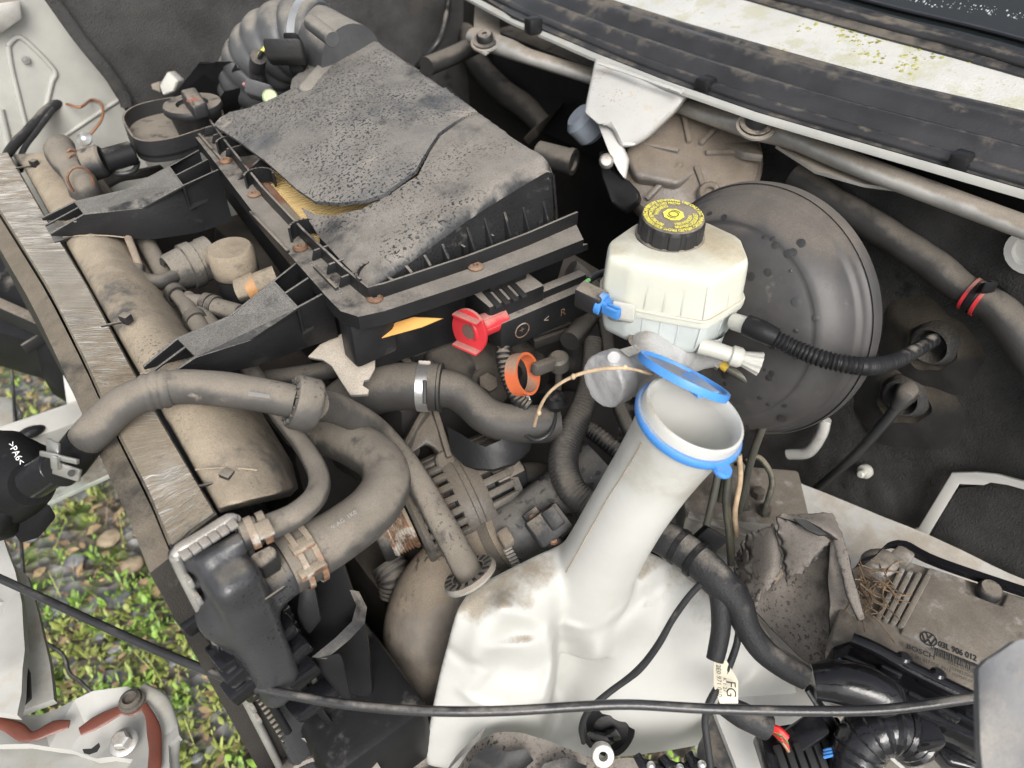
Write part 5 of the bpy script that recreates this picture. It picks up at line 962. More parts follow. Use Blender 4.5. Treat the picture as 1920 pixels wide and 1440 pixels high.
hose('brake_pipe', [(1205, 727, 1.056), (1225, 738, 1.052), (1245, 752, 1.045), (1260, 780, 1.02), (1275, 850, .95)], 6, m_pipe, 'brake pipe leaving the yellow sleeved fitting behind the washer neck', 'pipe', seg=12)
rs = thing('brake_fluid_reservoir', 'translucent cream brake fluid reservoir with moulded seam and spout', 'reservoir', P(1260, 560, 1.08))
ot = [P(a, b, 1.168) for a, b in ((1140, 450), (1192, 414), (1325, 412), (1392, 443), (1409, 486), (1337, 526), (1252, 512), (1185, 500), (1138, 480))]
rc_ = sum(ot, Vector()) / len(ot)
def ring(sc_, z, n=2): return chaikin([V(rc_.x + (p.x - rc_.x) * sc_, rc_.y + (p.y - rc_.y) * sc_, z) for p in ot], n)
part('upper_shell', loft_bm([ring(s, z) for s, z in ((1.03, 1.118), (1.02, 1.125), (1.0, 1.154), (.99, 1.161), (.97, 1.1655), (.93, 1.168), (.5, 1.1695), (.2, 1.170))]), m_resu, rs, ang=60)
part('moulded_seam', loft_bm([ring(s, z) for s, z in ((1.00, 1.113), (1.055, 1.1135), (1.06, 1.116), (1.06, 1.120), (1.05, 1.1225), (1.0, 1.123))]), m_resu, rs, ang=50)
part('lower_shell', loft_bm([ring(s, z) for s, z in ((1.02, 1.116), (1.0, 1.105), (.96, 1.086), (.93, 1.080), (.86, 1.076), (.3, 1.074))]), m_resl, rs, ang=60)
part('seam_bead', loft_bm([ring(s, z) for s, z in ((1.055, 1.119), (1.062, 1.1195), (1.062, 1.1215), (1.05, 1.122))], False), m_resu, rs)
part('sump_lobe', lathe_bm(P(1240, 612, 1.082) - UP * .026, UP, [(.012, 0), (.021, .004), (.025, .014), (.026, .035)], 26), m_resl, rs)
part('sump_lobe', lathe_bm(P(1325, 640, 1.075) - UP * .006, UP, [(.008, -.008), (.014, 0), (.016, .02)], 20), m_resl, rs)
for i, f in ((4, .45), (5, .05), (5, .55), (5, .97), (6, .5)):
    q = ot[i].lerp(ot[i + 1], f); sc2_ = lambda k, z: V(rc_.x + (q.x - rc_.x) * k, rc_.y + (q.y - rc_.y) * k, z)
    part('moulded_rib', bar_bm(sc2_(.975, 1.160), sc2_(1.022, 1.124), .0020, .0010, q - rc_, .0004), m_resu, rs); part('moulded_rib', bar_bm(sc2_(1.012, 1.112), sc2_(.965, 1.086), .0020, .0010, q - rc_, .0004), m_resl, rs)
part('moulded_text', place_text('MIN', .011, P(1252, 600, 1.098) + V(0, 0, 0) + nrm(P(1252, 600, 1.098) - rc_) * .0, P(1290, 612, 1.10) - P(1225, 588, 1.10), nrm(V(-.5, -.8, .15))), m_milk, rs, smooth=False)
no = part('spout', tube_bm(pts([(1310, 648, 1.085), (1340, 656, 1.083), (1375, 667, 1.08), (1400, 674, 1.078)]), [.0085, .0085, .0080, .0072], seg=18), m_milk, rs)
n0, n1 = P(1388, 671, 1.079), P(1424, 682, 1.076); nd = nrm(n1 - n0)
part('spout_collar', lathe_bm(P(1368, 665, 1.0805), nd, [(.008, 0), (.0105, .002), (.0105, .010), (.0085, .013)], 20), m_milk, no)
part('fluted_tip', lathe_bm(n0, nd, [(.0072, 0), (.0075, .003), (.0115, .020), (.009, .020), (.006, .005), (0, .005)], 40, mod=lambda t, r, h: 1 + (.07 * math.sin(t * 10) if h > .002 else 0)), m_milk, no)
part('hose_stub', cyl_bm(PXx(1376, 603, .54), PXx(1408, 613, .535), .0085, seg=18, bev=.001), m_milk, rs)
part('sensor_socket', box_bm(P(1166, 586, 1.114), nrm(RT + DN * .2), FW, UP, .024, .024, .022, .003), m_milk, rs)
cpz = P(1256, 440, 1.170); R0 = .0325
cpn = nrm(V(-.03, -.05, 1)); 
cap = thing('reservoir_cap', 'black fluted brake fluid cap printed with yellow warning text', 'cap', cpz)
flut = lambda t, r, h: 1 - (.045 if (h > .004 and h < .0205 and (t * 12 / math.tau) % 1 < .2) else 0)
part('body', lathe_bm(cpz - cpn * .002, cpn, [(R0 * 1.02, 0), (R0 * 1.05, .001), (R0 * 1.05, .0035), (R0 * 1.0, .0045), (R0 * .985, .018), (R0 * .97, .020), (R0 * .93, .0225), (R0 * .88, .0235), (0, .0238)], 120, mod=flut), m_blkd, cap, ang=30)
top_ = cpz + cpn * .0222; tx = nrm(RT - cpn * RT.dot(cpn)); ty2 = cpn.cross(tx)
def arc_text(s, size, r, a_mid, flip=False, sx=1.0):
    bm = text_bm(s, size, True); k = 1 if not flip else -1
    for v in bm.verts:
        x, y = v.co.x * sx, v.co.y; a = a_mid - k * x / r; rr = r + k * y; v.co = top_ + (tx * math.cos(a) + ty2 * math.sin(a)) * rr + cpn * .0004
    return bm
rd = math.radians
for s, sz, r, am, fl in (('CLEAN FILLER CAP BEFORE REMOVING. USE ONLY DOT 4', .0058, .0268, rd(112), False), ('FLUID FROM A SEALED CONTAINER', .0058, .0268, rd(218), False), ('WARNING', .0058, .0162, rd(140), False), ('BEFORE REMOVING FLUID FROM', .0056, .0215, rd(150), False), ('NUR ORIGINAL', .0058, .0268, rd(318), True), ('BREMSFLUESSIGKEIT', .0056, .0215, rd(316), True), ('VERWENDEN', .0056, .0162, rd(310), True)):
    part('printed_text', arc_text(s, sz, r, am, fl, .78), m_yel, cap, smooth=False)
og = [top_ + (tx * math.cos(t) + ty2 * math.sin(t)) * .0105 + cpn * .0005 for t in [rd(22.5 + 45 * k) for k in range(8)]]
part('octagon_badge', slab_bm(og, cpn * .0006), m_yel, cap, smooth=False)
sb = bmesh.new(); c = top_ + cpn * .0013; lathe_bm(c, cpn, [(.0042, 0), (.0050, 0), (.0050, .0003), (.0042, .0003), (.0042, 0)], 28, sb); part('brake_symbol', sb, m_ink_shade, cap)
for a0_ in (20, 200):
    q = [c + (tx * math.cos(rd(a)) + ty2 * math.sin(rd(a))) * .0070 for a in range(a0_, a0_ + 90, 10)]; part('brake_symbol', tube_bm(q, .0004, seg=6), m_ink_shade, cap)
ls = thing('level_sensor_plug', 'black level sensor plug with a bright blue lock beside the reservoir', 'plug', P(1110, 570, 1.07))
l0, l1 = P(1090, 552, 1.125), P(1128, 570, 1.122); ld = nrm(l1 - l0); ly = nrm(UP.cross(ld))
part('body', box_bm((l0 + l1) / 2, ld, ly, UP, .030, .020, .022, .003), m_blkd, ls)
part('blue_collar', cyl_bm(l1 - ld * .004, l1 + ld * .003, .0118, seg=22, bev=.001), m_blue, ls); part('blue_lock', box_bm(P(1146, 578, 1.121), ld, ly, UP, .022, .013, .013, .002), m_blue, ls)
for s in (-.003, .003): part('blue_lock_rib', bar_bm(P(1138, 573, 1.130) + ly * s, P(1160, 582, 1.128) + ly * s, .002, .003), m_blue, ls)
part('wire', tube_bm(pts([(1094, 552, 1.128), (1088, 545, 1.128), (1092, 534, 1.128), (1104, 525, 1.125)]), .0022, seg=8), m_grnw, ls); part('sheath', tube_bm(pts([(1104, 525, 1.105), (1116, 517, 1.105), (1135, 510, 1.10)]), .0042, seg=10), m_wire, ls)
# clutch line, grommets, cables on the bulkhead
cl_ = thing('clutch_line', 'ribbed black clutch fluid line from the reservoir to the bulkhead', 'hose', P(1600, 690, .95))
e_ = PXx(1752, 636, XB - .02); cps = [PXx(a, b, x) for a, b, x in ((1402, 611, .535), (1440, 628, .54), (1490, 653, .55), (1550, 675, .56), (1620, 687, .585), (1665, 681, .66), (1705, 664, .75))] + [e_]
part('ribbed_line', tube_bm(cps, .0072, corr=(.0042, .0016), seg=18), m_blk, cl_)
part('cuff', tube_bm([PXx(1400, 610, .535), PXx(1425, 620, .537), PXx(1455, 634, .542)], [.0105, .0108, .0095], seg=18), m_blk, cl_)
def grommet(px, py, r, label, rim=.011):
    c = PXx(px, py, XB - .006); return solo('bulkhead_grommet', lathe_bm(c, (-1, 0, .1), [(r * 1.35, -.004), (r * 1.25, .006), (r * 1.05, .012), (r, .020), (r * .88, .022), (r * .75, .016), (r * .6, .004), (r * .35, .002), (0, .006)], 36), m_felt, label, 'grommet')
for px, py, r in ((1750, 648, .075), (1700, 745, .085)): part('dusty_bulge', lathe_bm(PXx(px, py, XB - .004), (-1, 0, .1), [(r, -.006), (r * .75, .003), (r * .5, .010), (r * .42, .012), (r * .3, .004)], 40, mod=lambda t, rr, h: 1 + .07 * math.sin(3 * t + 1) + .04 * math.sin(7 * t)), m_feltd, fm)
grommet(1757, 640, .025, 'round black rubber grommet where the ribbed clutch line enters the bulkhead')
grommet(1703, 738, .026, 'round black rubber grommet holding the slim cable in the bulkhead')
sc_ = thing('bulkhead_cable', 'slim black cable leaving the lower bulkhead grommet towards the torn duct', 'cable', P(1600, 880, .7))
g0 = PXx(1703, 735, XB - .03); part('cable', tube_bm([g0, PXx(1660, 790, XB - .045), PXx(1600, 856, XB - .05), PXx(1520, 925, XB - .05), PXx(1455, 970, XB - .06)], [.0085, .0075, .007, .0065, .006], seg=14), m_wire, sc_)
part('end_boot', tube_bm([PXx(1703, 732, XB - .016), PXx(1697, 742, XB - .032), PXx(1680, 764, XB - .04)], [.016, .014, .009], seg=18), m_hosed, sc_)
wh = thing('bulkhead_harness', 'dusty taped wiring harness crossing the bulkhead felt with a red tape mark', 'harness', PXx(1700, 480, XB))
hpts = [PXx(a, b, XB - .03) for a, b in ((1490, 330), (1560, 375), (1650, 430), (1740, 490), (1810, 545), (1870, 580), (1925, 650), (1980, 740), (2060, 900), (2120, 1060))]
part('bundle', tube_bm(hpts, [.017, .018, .0185, .019, .018, .020, .021, .021, .021, .021], seg=20, wob=.03), m_hosed, wh)
tq0, tq1 = PXx(1828, 556, XB - .03), PXx(1850, 568, XB - .03); tdv = nrm(tq1 - tq0)
for s in (-.008, .006): part('red_tape', lathe_bm(tq0 + tdv * s, tdv, [(.0190, 0), (.0206, 0), (.0206, .004), (.0190, .004), (.0190, 0)], 28), m_red, wh)
part('cable_tie', lathe_bm(tq0 - tdv * .003, tdv, [(.0195, 0), (.0210, 0), (.0210, .006), (.0195, .006), (.0195, 0)], 28), m_blk, wh)
part('tie_head', box_bm(PXx(1850, 540, XB - .052), RT, UP, FW, .016, .014, .014, .002), m_blk, wh)
part('tie_button', lathe_bm(PXx(1852, 560, XB - .012), (-1, 0, 0), [(.024, 0), (.024, .003), (0, .005)], 28), m_blk, wh)
# ---------------------------------------------------------------- washer bottle
wb = thing('washer_bottle', 'large dented white washer fluid bottle with a wide open filler neck', 'bottle', P(1100, 1250, .55))
cg = [[(884, 1100, .880), (960, 1062, .885), (1035, 1026, .885), (1120, 1000, .88), (1238, 1042, .855), (1350, 1128, .815), (1462, 1225, .765)],
      [(856, 1142, .882), (930, 1122, .886), (1012, 1100, .886), (1085, 1085, .87), (1200, 1100, .845), (1330, 1180, .795), (1488, 1268, .735)],
      [(838, 1200, .845), (930, 1180, .868), (1020, 1150, .866), (1068, 1165, .815), (1180, 1160, .815), (1320, 1232, .765), (1500, 1296, .705)],
      [(822, 1262, .792), (925, 1250, .815), (1028, 1225, .815), (1064, 1235, .715), (1170, 1240, .755), (1308, 1286, .725), (1480, 1318, .675)],
      [(808, 1330, .735), (915, 1322, .75), (1022, 1300, .748), (1056, 1302, .675), (1170, 1312, .705), (1300, 1332, .69), (1430, 1346, .65)],
      [(798, 1388, .685), (900, 1388, .69), (1002, 1368, .688), (1046, 1366, .655), (1160, 1374, .665), (1280, 1376, .65), (1372, 1380, .62)],
      [(796, 1436, .64), (890, 1450, .635), (980, 1450, .63), (1060, 1432, .62), (1160, 1420, .625), (1255, 1408, .615), (1310, 1398, .60)]]
CG = [[P(*q) for q in r] for r in cg]
def bsp(p, t):
    n = len(p) - 1; x = t * n; i = min(int(x), n - 1); f = x - i; g = lambda k: p[k] if 0 <= k <= n else (p[0] * 2 - p[1] if k < 0 else p[n] * 2 - p[n - 1])
    a, b, c, d = g(i - 1), g(i), g(i + 1), g(i + 2); return .5 * ((2 * b) + (c - a) * f + (2 * a - 5 * b + 4 * c - d) * f * f + (3 * b - a - 3 * c + d) * f ** 3)
CREASE = [([(945, 1138, .882), (905, 1172, .862), (893, 1225, .83)], .012, .010), ([(945, 1138, .882), (1000, 1160, .874), (1034, 1185, .858)], .011, .009), ([(965, 1185, .86), (985, 1195, .858)], .020, -.015), ([(925, 1218, .845), (1020, 1216, .842)], .010, .007), ([(950, 1262, .81), (985, 1275, .80)], .026, -.016),
    ([(888, 1238, .81), (906, 1256, .80), (872, 1288, .77), (888, 1308, .758), (930, 1324, .745)], .008, .008), ([(1036, 1190, .845), (1040, 1240, .80), (1018, 1305, .745)], .010, .010), ([(1066, 1205, .78), (1064, 1250, .74), (1052, 1300, .70)], .022, -.030), ([(1048, 1196, .82), (1066, 1174, .82), (1105, 1166, .82)], .008, .008),
    ([(1112, 1180, .80), (1120, 1240, .765), (1124, 1290, .735)], .013, .013), ([(1402, 1200, .765), (1412, 1245, .745), (1388, 1300, .715)], .009, .009), ([(1375, 1262, .735), (1362, 1300, .71)], .014, -.009), ([(1232, 1060, .85), (1190, 1110, .85), (1130, 1150, .83)], .012, .006), ([(1205, 1120, .838), (1160, 1165, .82)], .012, -.006), ([(1260, 1090, .838), (1230, 1170, .80)], .014, .005), ([(1050, 1350, .67), (1030, 1390, .66)], .018, -.014), ([(840, 1215, .83), (880, 1238, .815)], .010, -.006)]
CREASE = [([P(*q) for q in l], r, a) for l, r, a in CREASE]
def segd(p, a, b):
    ab = b - a; t = max(0, min(1, (p - a).dot(ab) / ab.length_squared)); return (p - a - ab * t).length
nf = nrm(V(-.35, -.45, .82))
def bsurf(u, v):
    p = bsp([bsp(r, u) for r in CG], v)
    return p + nf * (.0018 * fbm(p, 14, 6))
b = grid_bm(bsurf, 90, 80); r = bmesh.ops.extrude_face_region(b, geom=list(b.faces)); bk = (FW + DN * .45) * .11
bmesh.ops.translate(b, vec=bk, verts=[v for v in r['geom'] if isinstance(v, bmesh.types.BMVert)])
npts = pts([(1295, 786, 1.108), (1262, 832, 1.075), (1222, 890, 1.03), (1180, 955, .98), (1142, 1020, .918), (1112, 1078, .855), (1098, 1120, .80), (1095, 1150, .76)])
nr = [.0450, .0405, .0385, .0382, .0400, .0445, .0540, .060]
nax = nrm(UP * .95 + RT * .30 - fh * .03)
def nring(c, n, r, seg=56):
    x = nrm(RT - n * RT.dot(n)); y = n.cross(x); return [c + (x * math.cos(math.tau * k / seg) + y * math.sin(math.tau * k / seg)) * r for k in range(seg)]
nq, nu = catmull(npts, .012); nrg = []
for i, (c, u) in enumerate(zip(nq, nu)):
    t = nrm(nq[max(i - 1, 0)] - nq[min(i + 1, len(nq) - 1)]); k = max(0, 1 - u / .26); nrg.append(nring(c, nrm(t.lerp(nax, k * k * (3 - 2 * k))), interp(nr, u)))
def fuse(bm, voxel, it):
    """weld overlapping solids into one blown skin"""
    bmesh.ops.recalc_face_normals(bm, faces=bm.faces); me = bpy.data.meshes.new('t'); bm.to_mesh(me); bm.free(); o = bpy.data.objects.new('t', me); COL.objects.link(o)
    m = o.modifiers.new('r', 'REMESH'); m.mode = 'VOXEL'; m.voxel_size = voxel; m2 = o.modifiers.new('s', 'SMOOTH'); m2.iterations = it; m2.factor = .5
    r = bpy.data.meshes.new_from_object(o.evaluated_get(bpy.context.evaluated_depsgraph_get())); b = bmesh.new(); b.from_mesh(r); bpy.data.objects.remove(o); bpy.data.meshes.remove(me); bpy.data.meshes.remove(r); return b
b = fuse(merge(b, loft_bm(nrg, True)), .0036, 22); nc = npts[0]
bmesh.ops.delete(b, geom=[v for v in b.verts if (v.co - nc).dot(nax) > -.004 and (v.co - nc).length < .07], context='VERTS')
for v in b.verts:
    q = v.co.copy()
    for l, r, a in CREASE:
        if (q - l[0]).length > .16: continue
        d = min(segd(q, l[i], l[i + 1]) for i in range(len(l) - 1)); v.co += nf * (a * math.exp(-(d / r) ** 2))
part('body', b, m_wash, wb, ang=80)
RM = .0450
part('mouth_lip', lathe_bm(nc, nax, [(RM * .99, -.008), (RM * 1.0, -.003), (RM * 1.0, .006), (RM * .985, .009), (RM * .93, .010), (RM * .88, .006), (RM * .87, -.004)], 56), m_wash, wb)
inr = [[nc + nax * -.003 + (p - nq[0]) * .87 for p in nrg[0]]] + [[nq[i] + (p - nq[i]) * (.90 - .008 * i) for p in nrg[i]] for i in range(1, 9)]
ib = loft_bm(inr, False); ib.faces.new([ib.verts.new(p) for p in inr[-1]]); part('neck_inside', ib, m_wash, wb, ang=60)
part('mould_seam', tube_bm([r_[32] for r_ in nrg[2:int(len(nrg) * .66)]], .0007, seg=6), mat('seam_grime', (.33, .28, .22), .6), wb)
part('blue_rim', lathe_bm(nc - nax * .004, nax, [(RM * 1.0, -.004), (RM * 1.065, -.004), (RM * 1.09, -.001), (RM * 1.09, .002), (RM * 1.06, .004), (RM * .99, .004)], 64), m_blue, wb)
ax_, ay_, _ = frame(nax); tabd = nrm((P(1303, 866, 1.08) - nc) - nax * (P(1303, 866, 1.08) - nc).dot(nax))
part('rim_tab', lathe_bm(nc - nax * .006 + tabd * RM * 1.13, nax, [(0, -.0025), (.0075, -.0025), (.0085, 0), (.0075, .003), (0, .003)], 20), m_blue, wb)
wl = thing('washer_cap_lid', 'flipped open translucent lid with bright blue rim behind the washer neck', 'lid', P(1280, 715, 1.08))
lc = P(1281, 706, 1.118); lm = nrm(P(1352, 746, 1.118) - P(1210, 665, 1.118)); ls2 = nrm(FW + UP * .29 - lm * (FW + UP * .29).dot(lm)); lnn = nrm(lm.cross(ls2)); lnn = lnn if lnn.z > 0 else -lnn
part('disc', lathe_bm(lc - lnn * .001, lnn, [(0, 0), (.0405, 0), (.0405, .002), (0, .002)], 56), m_bluet, wl)
part('blue_rim', lathe_bm(lc - lnn * .003, lnn, [(.0395, 0), (.0435, 0), (.0440, .003), (.0435, .007), (.0400, .007), (.0395, 0)], 64), m_blue, wl)
hd0 = nrm((nc - lc) - lnn * (nc - lc).dot(lnn)); part('hinge', bar_bm(lc + hd0 * .042, nc + nrm(lc - nc) * RM * 1.05, .02, .003, UP, .001), m_blue, wl)
for px, py, z, r in ((1300, 1137, .805, .0095), (1384, 1222, .755, .0095)):
    part('rubber_plug', lathe_bm(P(px, py, z) - nf * .002, nf, [(r, 0), (r, .006), (r * .7, .009), (0, .007)], 18), m_blkd, wb)
wp_ = thing('washer_pump', 'round black washer pump pushed into the foot of the white bottle', 'pump', P(1140, 1380, .58))
part('body', lathe_bm(P(1144, 1368, .662), (-.45, -.5, .74), [(.028, -.02), (.030, 0), (.028, .005), (.022, .007), (.020, .010), (0, .010)], 26, mod=lambda t, r, h: 1 + .05 * math.sin(3 * t)), m_blk, wp_); part('plug', box_bm(P(1124, 1386, .68), nrm(RT - UP * .3), FW, nrm(UP + RT * .3), .030, .022, .018, .004), m_gloss, wp_); part('plug', box_bm(P(1150, 1378, .68), nrm(RT + UP * .5), FW, nrm(UP - RT * .5), .016, .02, .014, .003), m_gloss, wp_)
for k in range(2): part('wire', tube_bm(pts([(1108 + k * 6, 1400, .69), (1094 + k * 4, 1380, .70), (1092 + k * 4, 1350, .72), (1102, 1330, .73)]), .0022, seg=8), m_wire, wp_)
# ---------------------------------------------------------------- ABS block, pipes, harness over the bottle
bu = thing('brake_hydraulic_unit', 'dusty alloy brake hydraulic block with pipe fittings behind the washer bottle', 'hydraulic unit', P(1390, 960, .68))
part('block', box_bm(P(1385, 955, .755), nrm(V(.7, -.7, 0)), nrm(V(.7, .7, 0)), UP, .16, .10, .07, .006), m_ecu, bu)
part('rail', bar_bm(P(1290, 965, .80), P(1420, 1005, .80), .010, .004), m_alu, bu)
for k, (px, py) in enumerate(((1395, 950), (1432, 962), (1350, 935), (1420, 930))):
    c = P(px, py, .79); part('pipe_nut', lathe_bm(c - UP * .005, UP, [(.0085, 0), (.0085, .016), (.005, .018), (0, .018)], 6), m_castd, bu)
hose('brake_pipe', [(1395, 950, .80), (1400, 905, .84), (1392, 875, .86), (1378, 862, .865), (1362, 880, .86), (1352, 930, .82)], 6, m_pipe, 'small brake pipe hooking over at the back of the hydraulic block', 'pipe', seg=10)
hose('brake_pipe', [(1432, 962, .80), (1448, 905, .84), (1436, 872, .86), (1418, 856, .865), (1400, 866, .86)], 6, m_pipe, 'small brake pipe hooking towards the bulkhead cable', 'pipe', seg=10)
hose('brake_pipe', [(1350, 870, .90), (1338, 930, .86), (1325, 985, .82), (1322, 1020, .79)], 7, m_pipe, 'short upright brake pipe beside the washer neck', 'pipe', seg=10)
hose('brake_pipe', [(1368, 868, .89), (1362, 940, .85), (1368, 1000, .82), (1372, 1060, .79)], 8, m_pipe, 'upright brake pipe between washer neck and torn duct', 'pipe', seg=10)
hose('pale_tube', [(1386, 852, .93), (1388, 900, .90), (1378, 960, .86), (1382, 1005, .83)], 5, m_twig, 'thin pale tube hanging from the washer neck rim', 'tube', seg=10)
nh = thing('main_wire_harness', 'thick black taped wiring harness running past the torn duct', 'harness', P(1380, 1140, .75))
part('trunk', tube_bm(pts([(1225, 998, .915), (1262, 1018, .92), (1310, 1052, .92), (1348, 1090, .915), (1382, 1130, .905), (1402, 1178, .89), (1432, 1220, .875), (1475, 1252, .865), (1512, 1272, .86)]), [.018, .0185, .0175, .017, .015, .0125, .0125, .012, .011], seg=22, wob=.012), m_tape, nh)
part('branch', tube_bm(pts([(1340, 1085, .915), (1350, 1125, .905), (1352, 1175, .89), (1345, 1218, .875), (1340, 1238, .868)]), [.009, .010, .0095, .009, .0085], seg=18), m_tape, nh)
for a, b in (((1268, 1022, .92), (1280, 1030, .92)), ((1300, 1045, .92), (1314, 1056, .92))):
    q0, q1 = P(*a), P(*b); part('tape_band', lathe_bm(q0, q1 - q0, [(.018, 0), (.0198, .001), (.0198, .006), (.018, .007)], 26), m_blk, nh)
part('clip', box_bm(P(1330, 1010, .925), nrm(RT + DN * .6), nrm(UP + RT * .5), FW, .026, .026, .018, .003), m_blk, nh)
part('thin_wire', tube_bm(pts([(1372, 1128, .895), (1384, 1165, .885), (1382, 1205, .875), (1362, 1260, .86), (1332, 1315, .85), (1322, 1350, .835), (1326, 1390, .82), (1334, 1450, .80)]), [.0035, .0035, .0035, .0038, .004, .0035, .0035, .0035], seg=12), m_tape, nh)
lt = thing('paper_label_tag', 'cream paper label wrapped round the end of the harness branch', 'label', P(1360, 1290, .84))
part('tag', slab_bm(pts([(1338, 1240, .868), (1362, 1238, .868), (1384, 1276, .86), (1384, 1318, .85), (1350, 1318, .85), (1338, 1285, .86)]), UP * -.0012), m_label, lt)
ld_ = P(1350, 1300, .858) - P(1350, 1250, .866); 
for k in range(3): part('printed_text', place_text(('2E0 971 010', 'K 1 27', 'FG')[k], (.006, .005, .013)[k], P(1348 + k * 11, 1276 + k * 8, .8655 - .0015 * k), ld_, (-.1, -.1, 1)), m_ink_shade, lt, smooth=False)
hose('thin_wire', [(1315, 1094, .915), (1292, 1118, .90), (1262, 1160, .875), (1232, 1212, .845), (1195, 1258, .815), (1140, 1300, .785), (1104, 1332, .765), (1090, 1365, .74), (1094, 1392, .71)], [6, 6, 6.5, 6.5, 7, 6.5, 6, 5.5, 5], m_tape, 'thin black taped wire draped down the front of the white bottle', 'wire', seg=12, wob=.04)
# ---------------------------------------------------------------- torn duct
td_ = thing('torn_duct', 'ripped open muddy plastic air duct between harness and control unit', 'duct', P(1500, 1120, .72))
def patch(A, B, C, D, n_, h, seed, nu=24, nv=24, th=(.001, .0015, -.003), rag=.004):
    f = quadfn(P(*A), P(*B), P(*C), P(*D)); b = bmesh.new()
    def g(u, v):
        e = min(u, 1 - u, v, 1 - v); p = f(u, v); j = rag * fbm((u * 6, v * 6, seed), 1.0, seed) * max(0, 1 - e * 12)
        return p + n_ * (h * math.sin(math.pi * u) ** .8 * math.sin(math.pi * (.15 + .7 * v))) + n_ * (.002 * fbm(p, 30, seed)) + RT * j + DN * (j * .7)
    return grid_bm(g, nu, nv, th)
part('bowl', patch((1462, 1060, .858), (1562, 1008, .885), (1548, 1272, .775), (1398, 1120, .845), nf, -.045, 2, rag=.003), m_muck, td_, ang=60)
part('bowl_side', patch((1556, 1006, .890), (1592, 1040, .885), (1622, 1172, .83), (1556, 1262, .78), nf, -.010, 5, rag=.002), m_muck, td_, ang=60)
part('outer_lobe', patch((1398, 1005, .86), (1452, 982, .885), (1466, 1058, .875), (1408, 1150, .845), nf, .022, 3), m_muck, td_, ang=60)
part('outer_lobe', patch((1376, 1050, .83), (1402, 1000, .862), (1412, 1150, .845), (1392, 1150, .82), nf, .010, 4), m_muck, td_, ang=60)
part('torn_flap', patch((1458, 970, .90), (1562, 1012, .892), (1524, 1052, .888), (1476, 1090, .872), nf, .012, 7, rag=.005), m_muck, td_, ang=60)
part('hood', patch((1452, 966, .90), (1560, 962, .895), (1590, 1030, .888), (1545, 1006, .893), nf, .016, 6, rag=.003), m_muck, td_, ang=60)
part('slot', slab_bm(pts([(1488, 972, .915), (1510, 974, .916), (1540, 990, .912), (1551, 1002, .906), (1536, 1003, .906), (1512, 992, .911)]), UP * -.002), m_ink_shade, td_, smooth=False)
part('torn_edge', tube_bm(pts([(1572, 1010, .897), (1584, 1060, .89), (1596, 1110, .87), (1614, 1160, .845)]), [.006, .007, .006, .004], flat=.6, wob=.12), m_muck, td_)
part('torn_edge', tube_bm(pts([(1462, 1060, .872), (1445, 1078, .868), (1428, 1105, .862), (1412, 1148, .85)]), [.003, .0035, .003, .003], wob=.15), m_muck, td_)
part('lower_edge', tube_bm(pts([(1408, 1148, .848), (1440, 1196, .825), (1500, 1244, .80), (1548, 1270, .785)]), .003, wob=.15), m_blkd, td_)
solo('rust_piece', slab_bm(pts([(1440, 1070, .86), (1462, 1058, .865), (1470, 1075, .86), (1455, 1090, .855)]), UP * -.006, .001), m_rust, 'small orange rusty piece inside the torn duct', 'rust piece')
# ---------------------------------------------------------------- engine control unit
ec = thing('engine_control_unit', 'muddy aluminium engine control unit printed with part number and barcode', 'control unit', P(1760, 1180, .78))
ZE = .83
eo = [(1600, 1062), (1640, 1032), (1700, 1050), (1990, 1140), (1990, 1400), (1560, 1196), (1568, 1160)]
part('case', slab_bm([P(a, b, ZE) for a, b in eo], UP * -.03, .004), m_ecu, ec)
part('raised_deck', slab_bm([P(a, b, ZE + .006) for a, b in ((1742, 1062), (1812, 1085), (1812, 1110), (1880, 1135), (1890, 1112), (1990, 1145), (1990, 1330), (1690, 1185))], UP * -.010, .003), m_ecu, ec)
for k in range(4):
    part('cooling_fin', bar_bm(P(1690 + k * 16, 1070 + k * 4, ZE + .002), P(1645 + k * 14, 1160 + k * 6, ZE + .002), .0055, .012, UP, .0015), m_ecu, ec)
part('end_lugs', lump(P(1650, 1055, ZE), (.02, .02, .012), 4), m_ecu, ec); part('end_lugs', box_bm(P(1690, 1045, ZE), XA, YA, UP, .02, .02, .02, .004), m_ecu, ec)
nb_ = bmesh.new()
for k in range(48):
    c = P(1640 + random.gauss(0, 18), 1105 + random.gauss(0, 26), ZE + .008 + .008 * random.random()); a = random.random() * 6.28; L = .012 + .03 * random.random(); d = V(math.cos(a), math.sin(a), .25 * random.uniform(-1, 1)); m2 = c + d * L * .5 + V(-d.y, d.x, 0) * (.006 * random.uniform(-1, 1)); tube_bm([c, m2, c + d * L], .0008, seg=5, step=.008, bm=nb_)
o = solo('straw_debris', nb_, m_straw, 'tangle of dry straw and rootlets lying on the control unit fins', 'debris')
o['kind'] = 'stuff'
part('cover_bolt', lathe_bm(P(1852, 1112, ZE + .004), UP, [(.013, 0), (.013, .007), (.010, .011), (0, .011)], 20), m_blkd, ec)
part('gasket', strip_bm([P(a, b, ZE + .003) for a, b in ((1608, 1060), (1640, 1048), (1655, 1030), (1690, 1026), (1760, 1060), (1990, 1138))], V(.010, 0, 0), UP * .008, step=.01), m_gloss, ec)
tdx = P(1828, 1236, ZE) - P(1768, 1212, ZE); zt = ZE + .0066
def prt(s, size, px, py, bold=True, sx=.8): part('printed_text', place_text(s, size, P(px, py, zt), tdx, UP, bold, sx), m_ink_shade, ec, smooth=False)
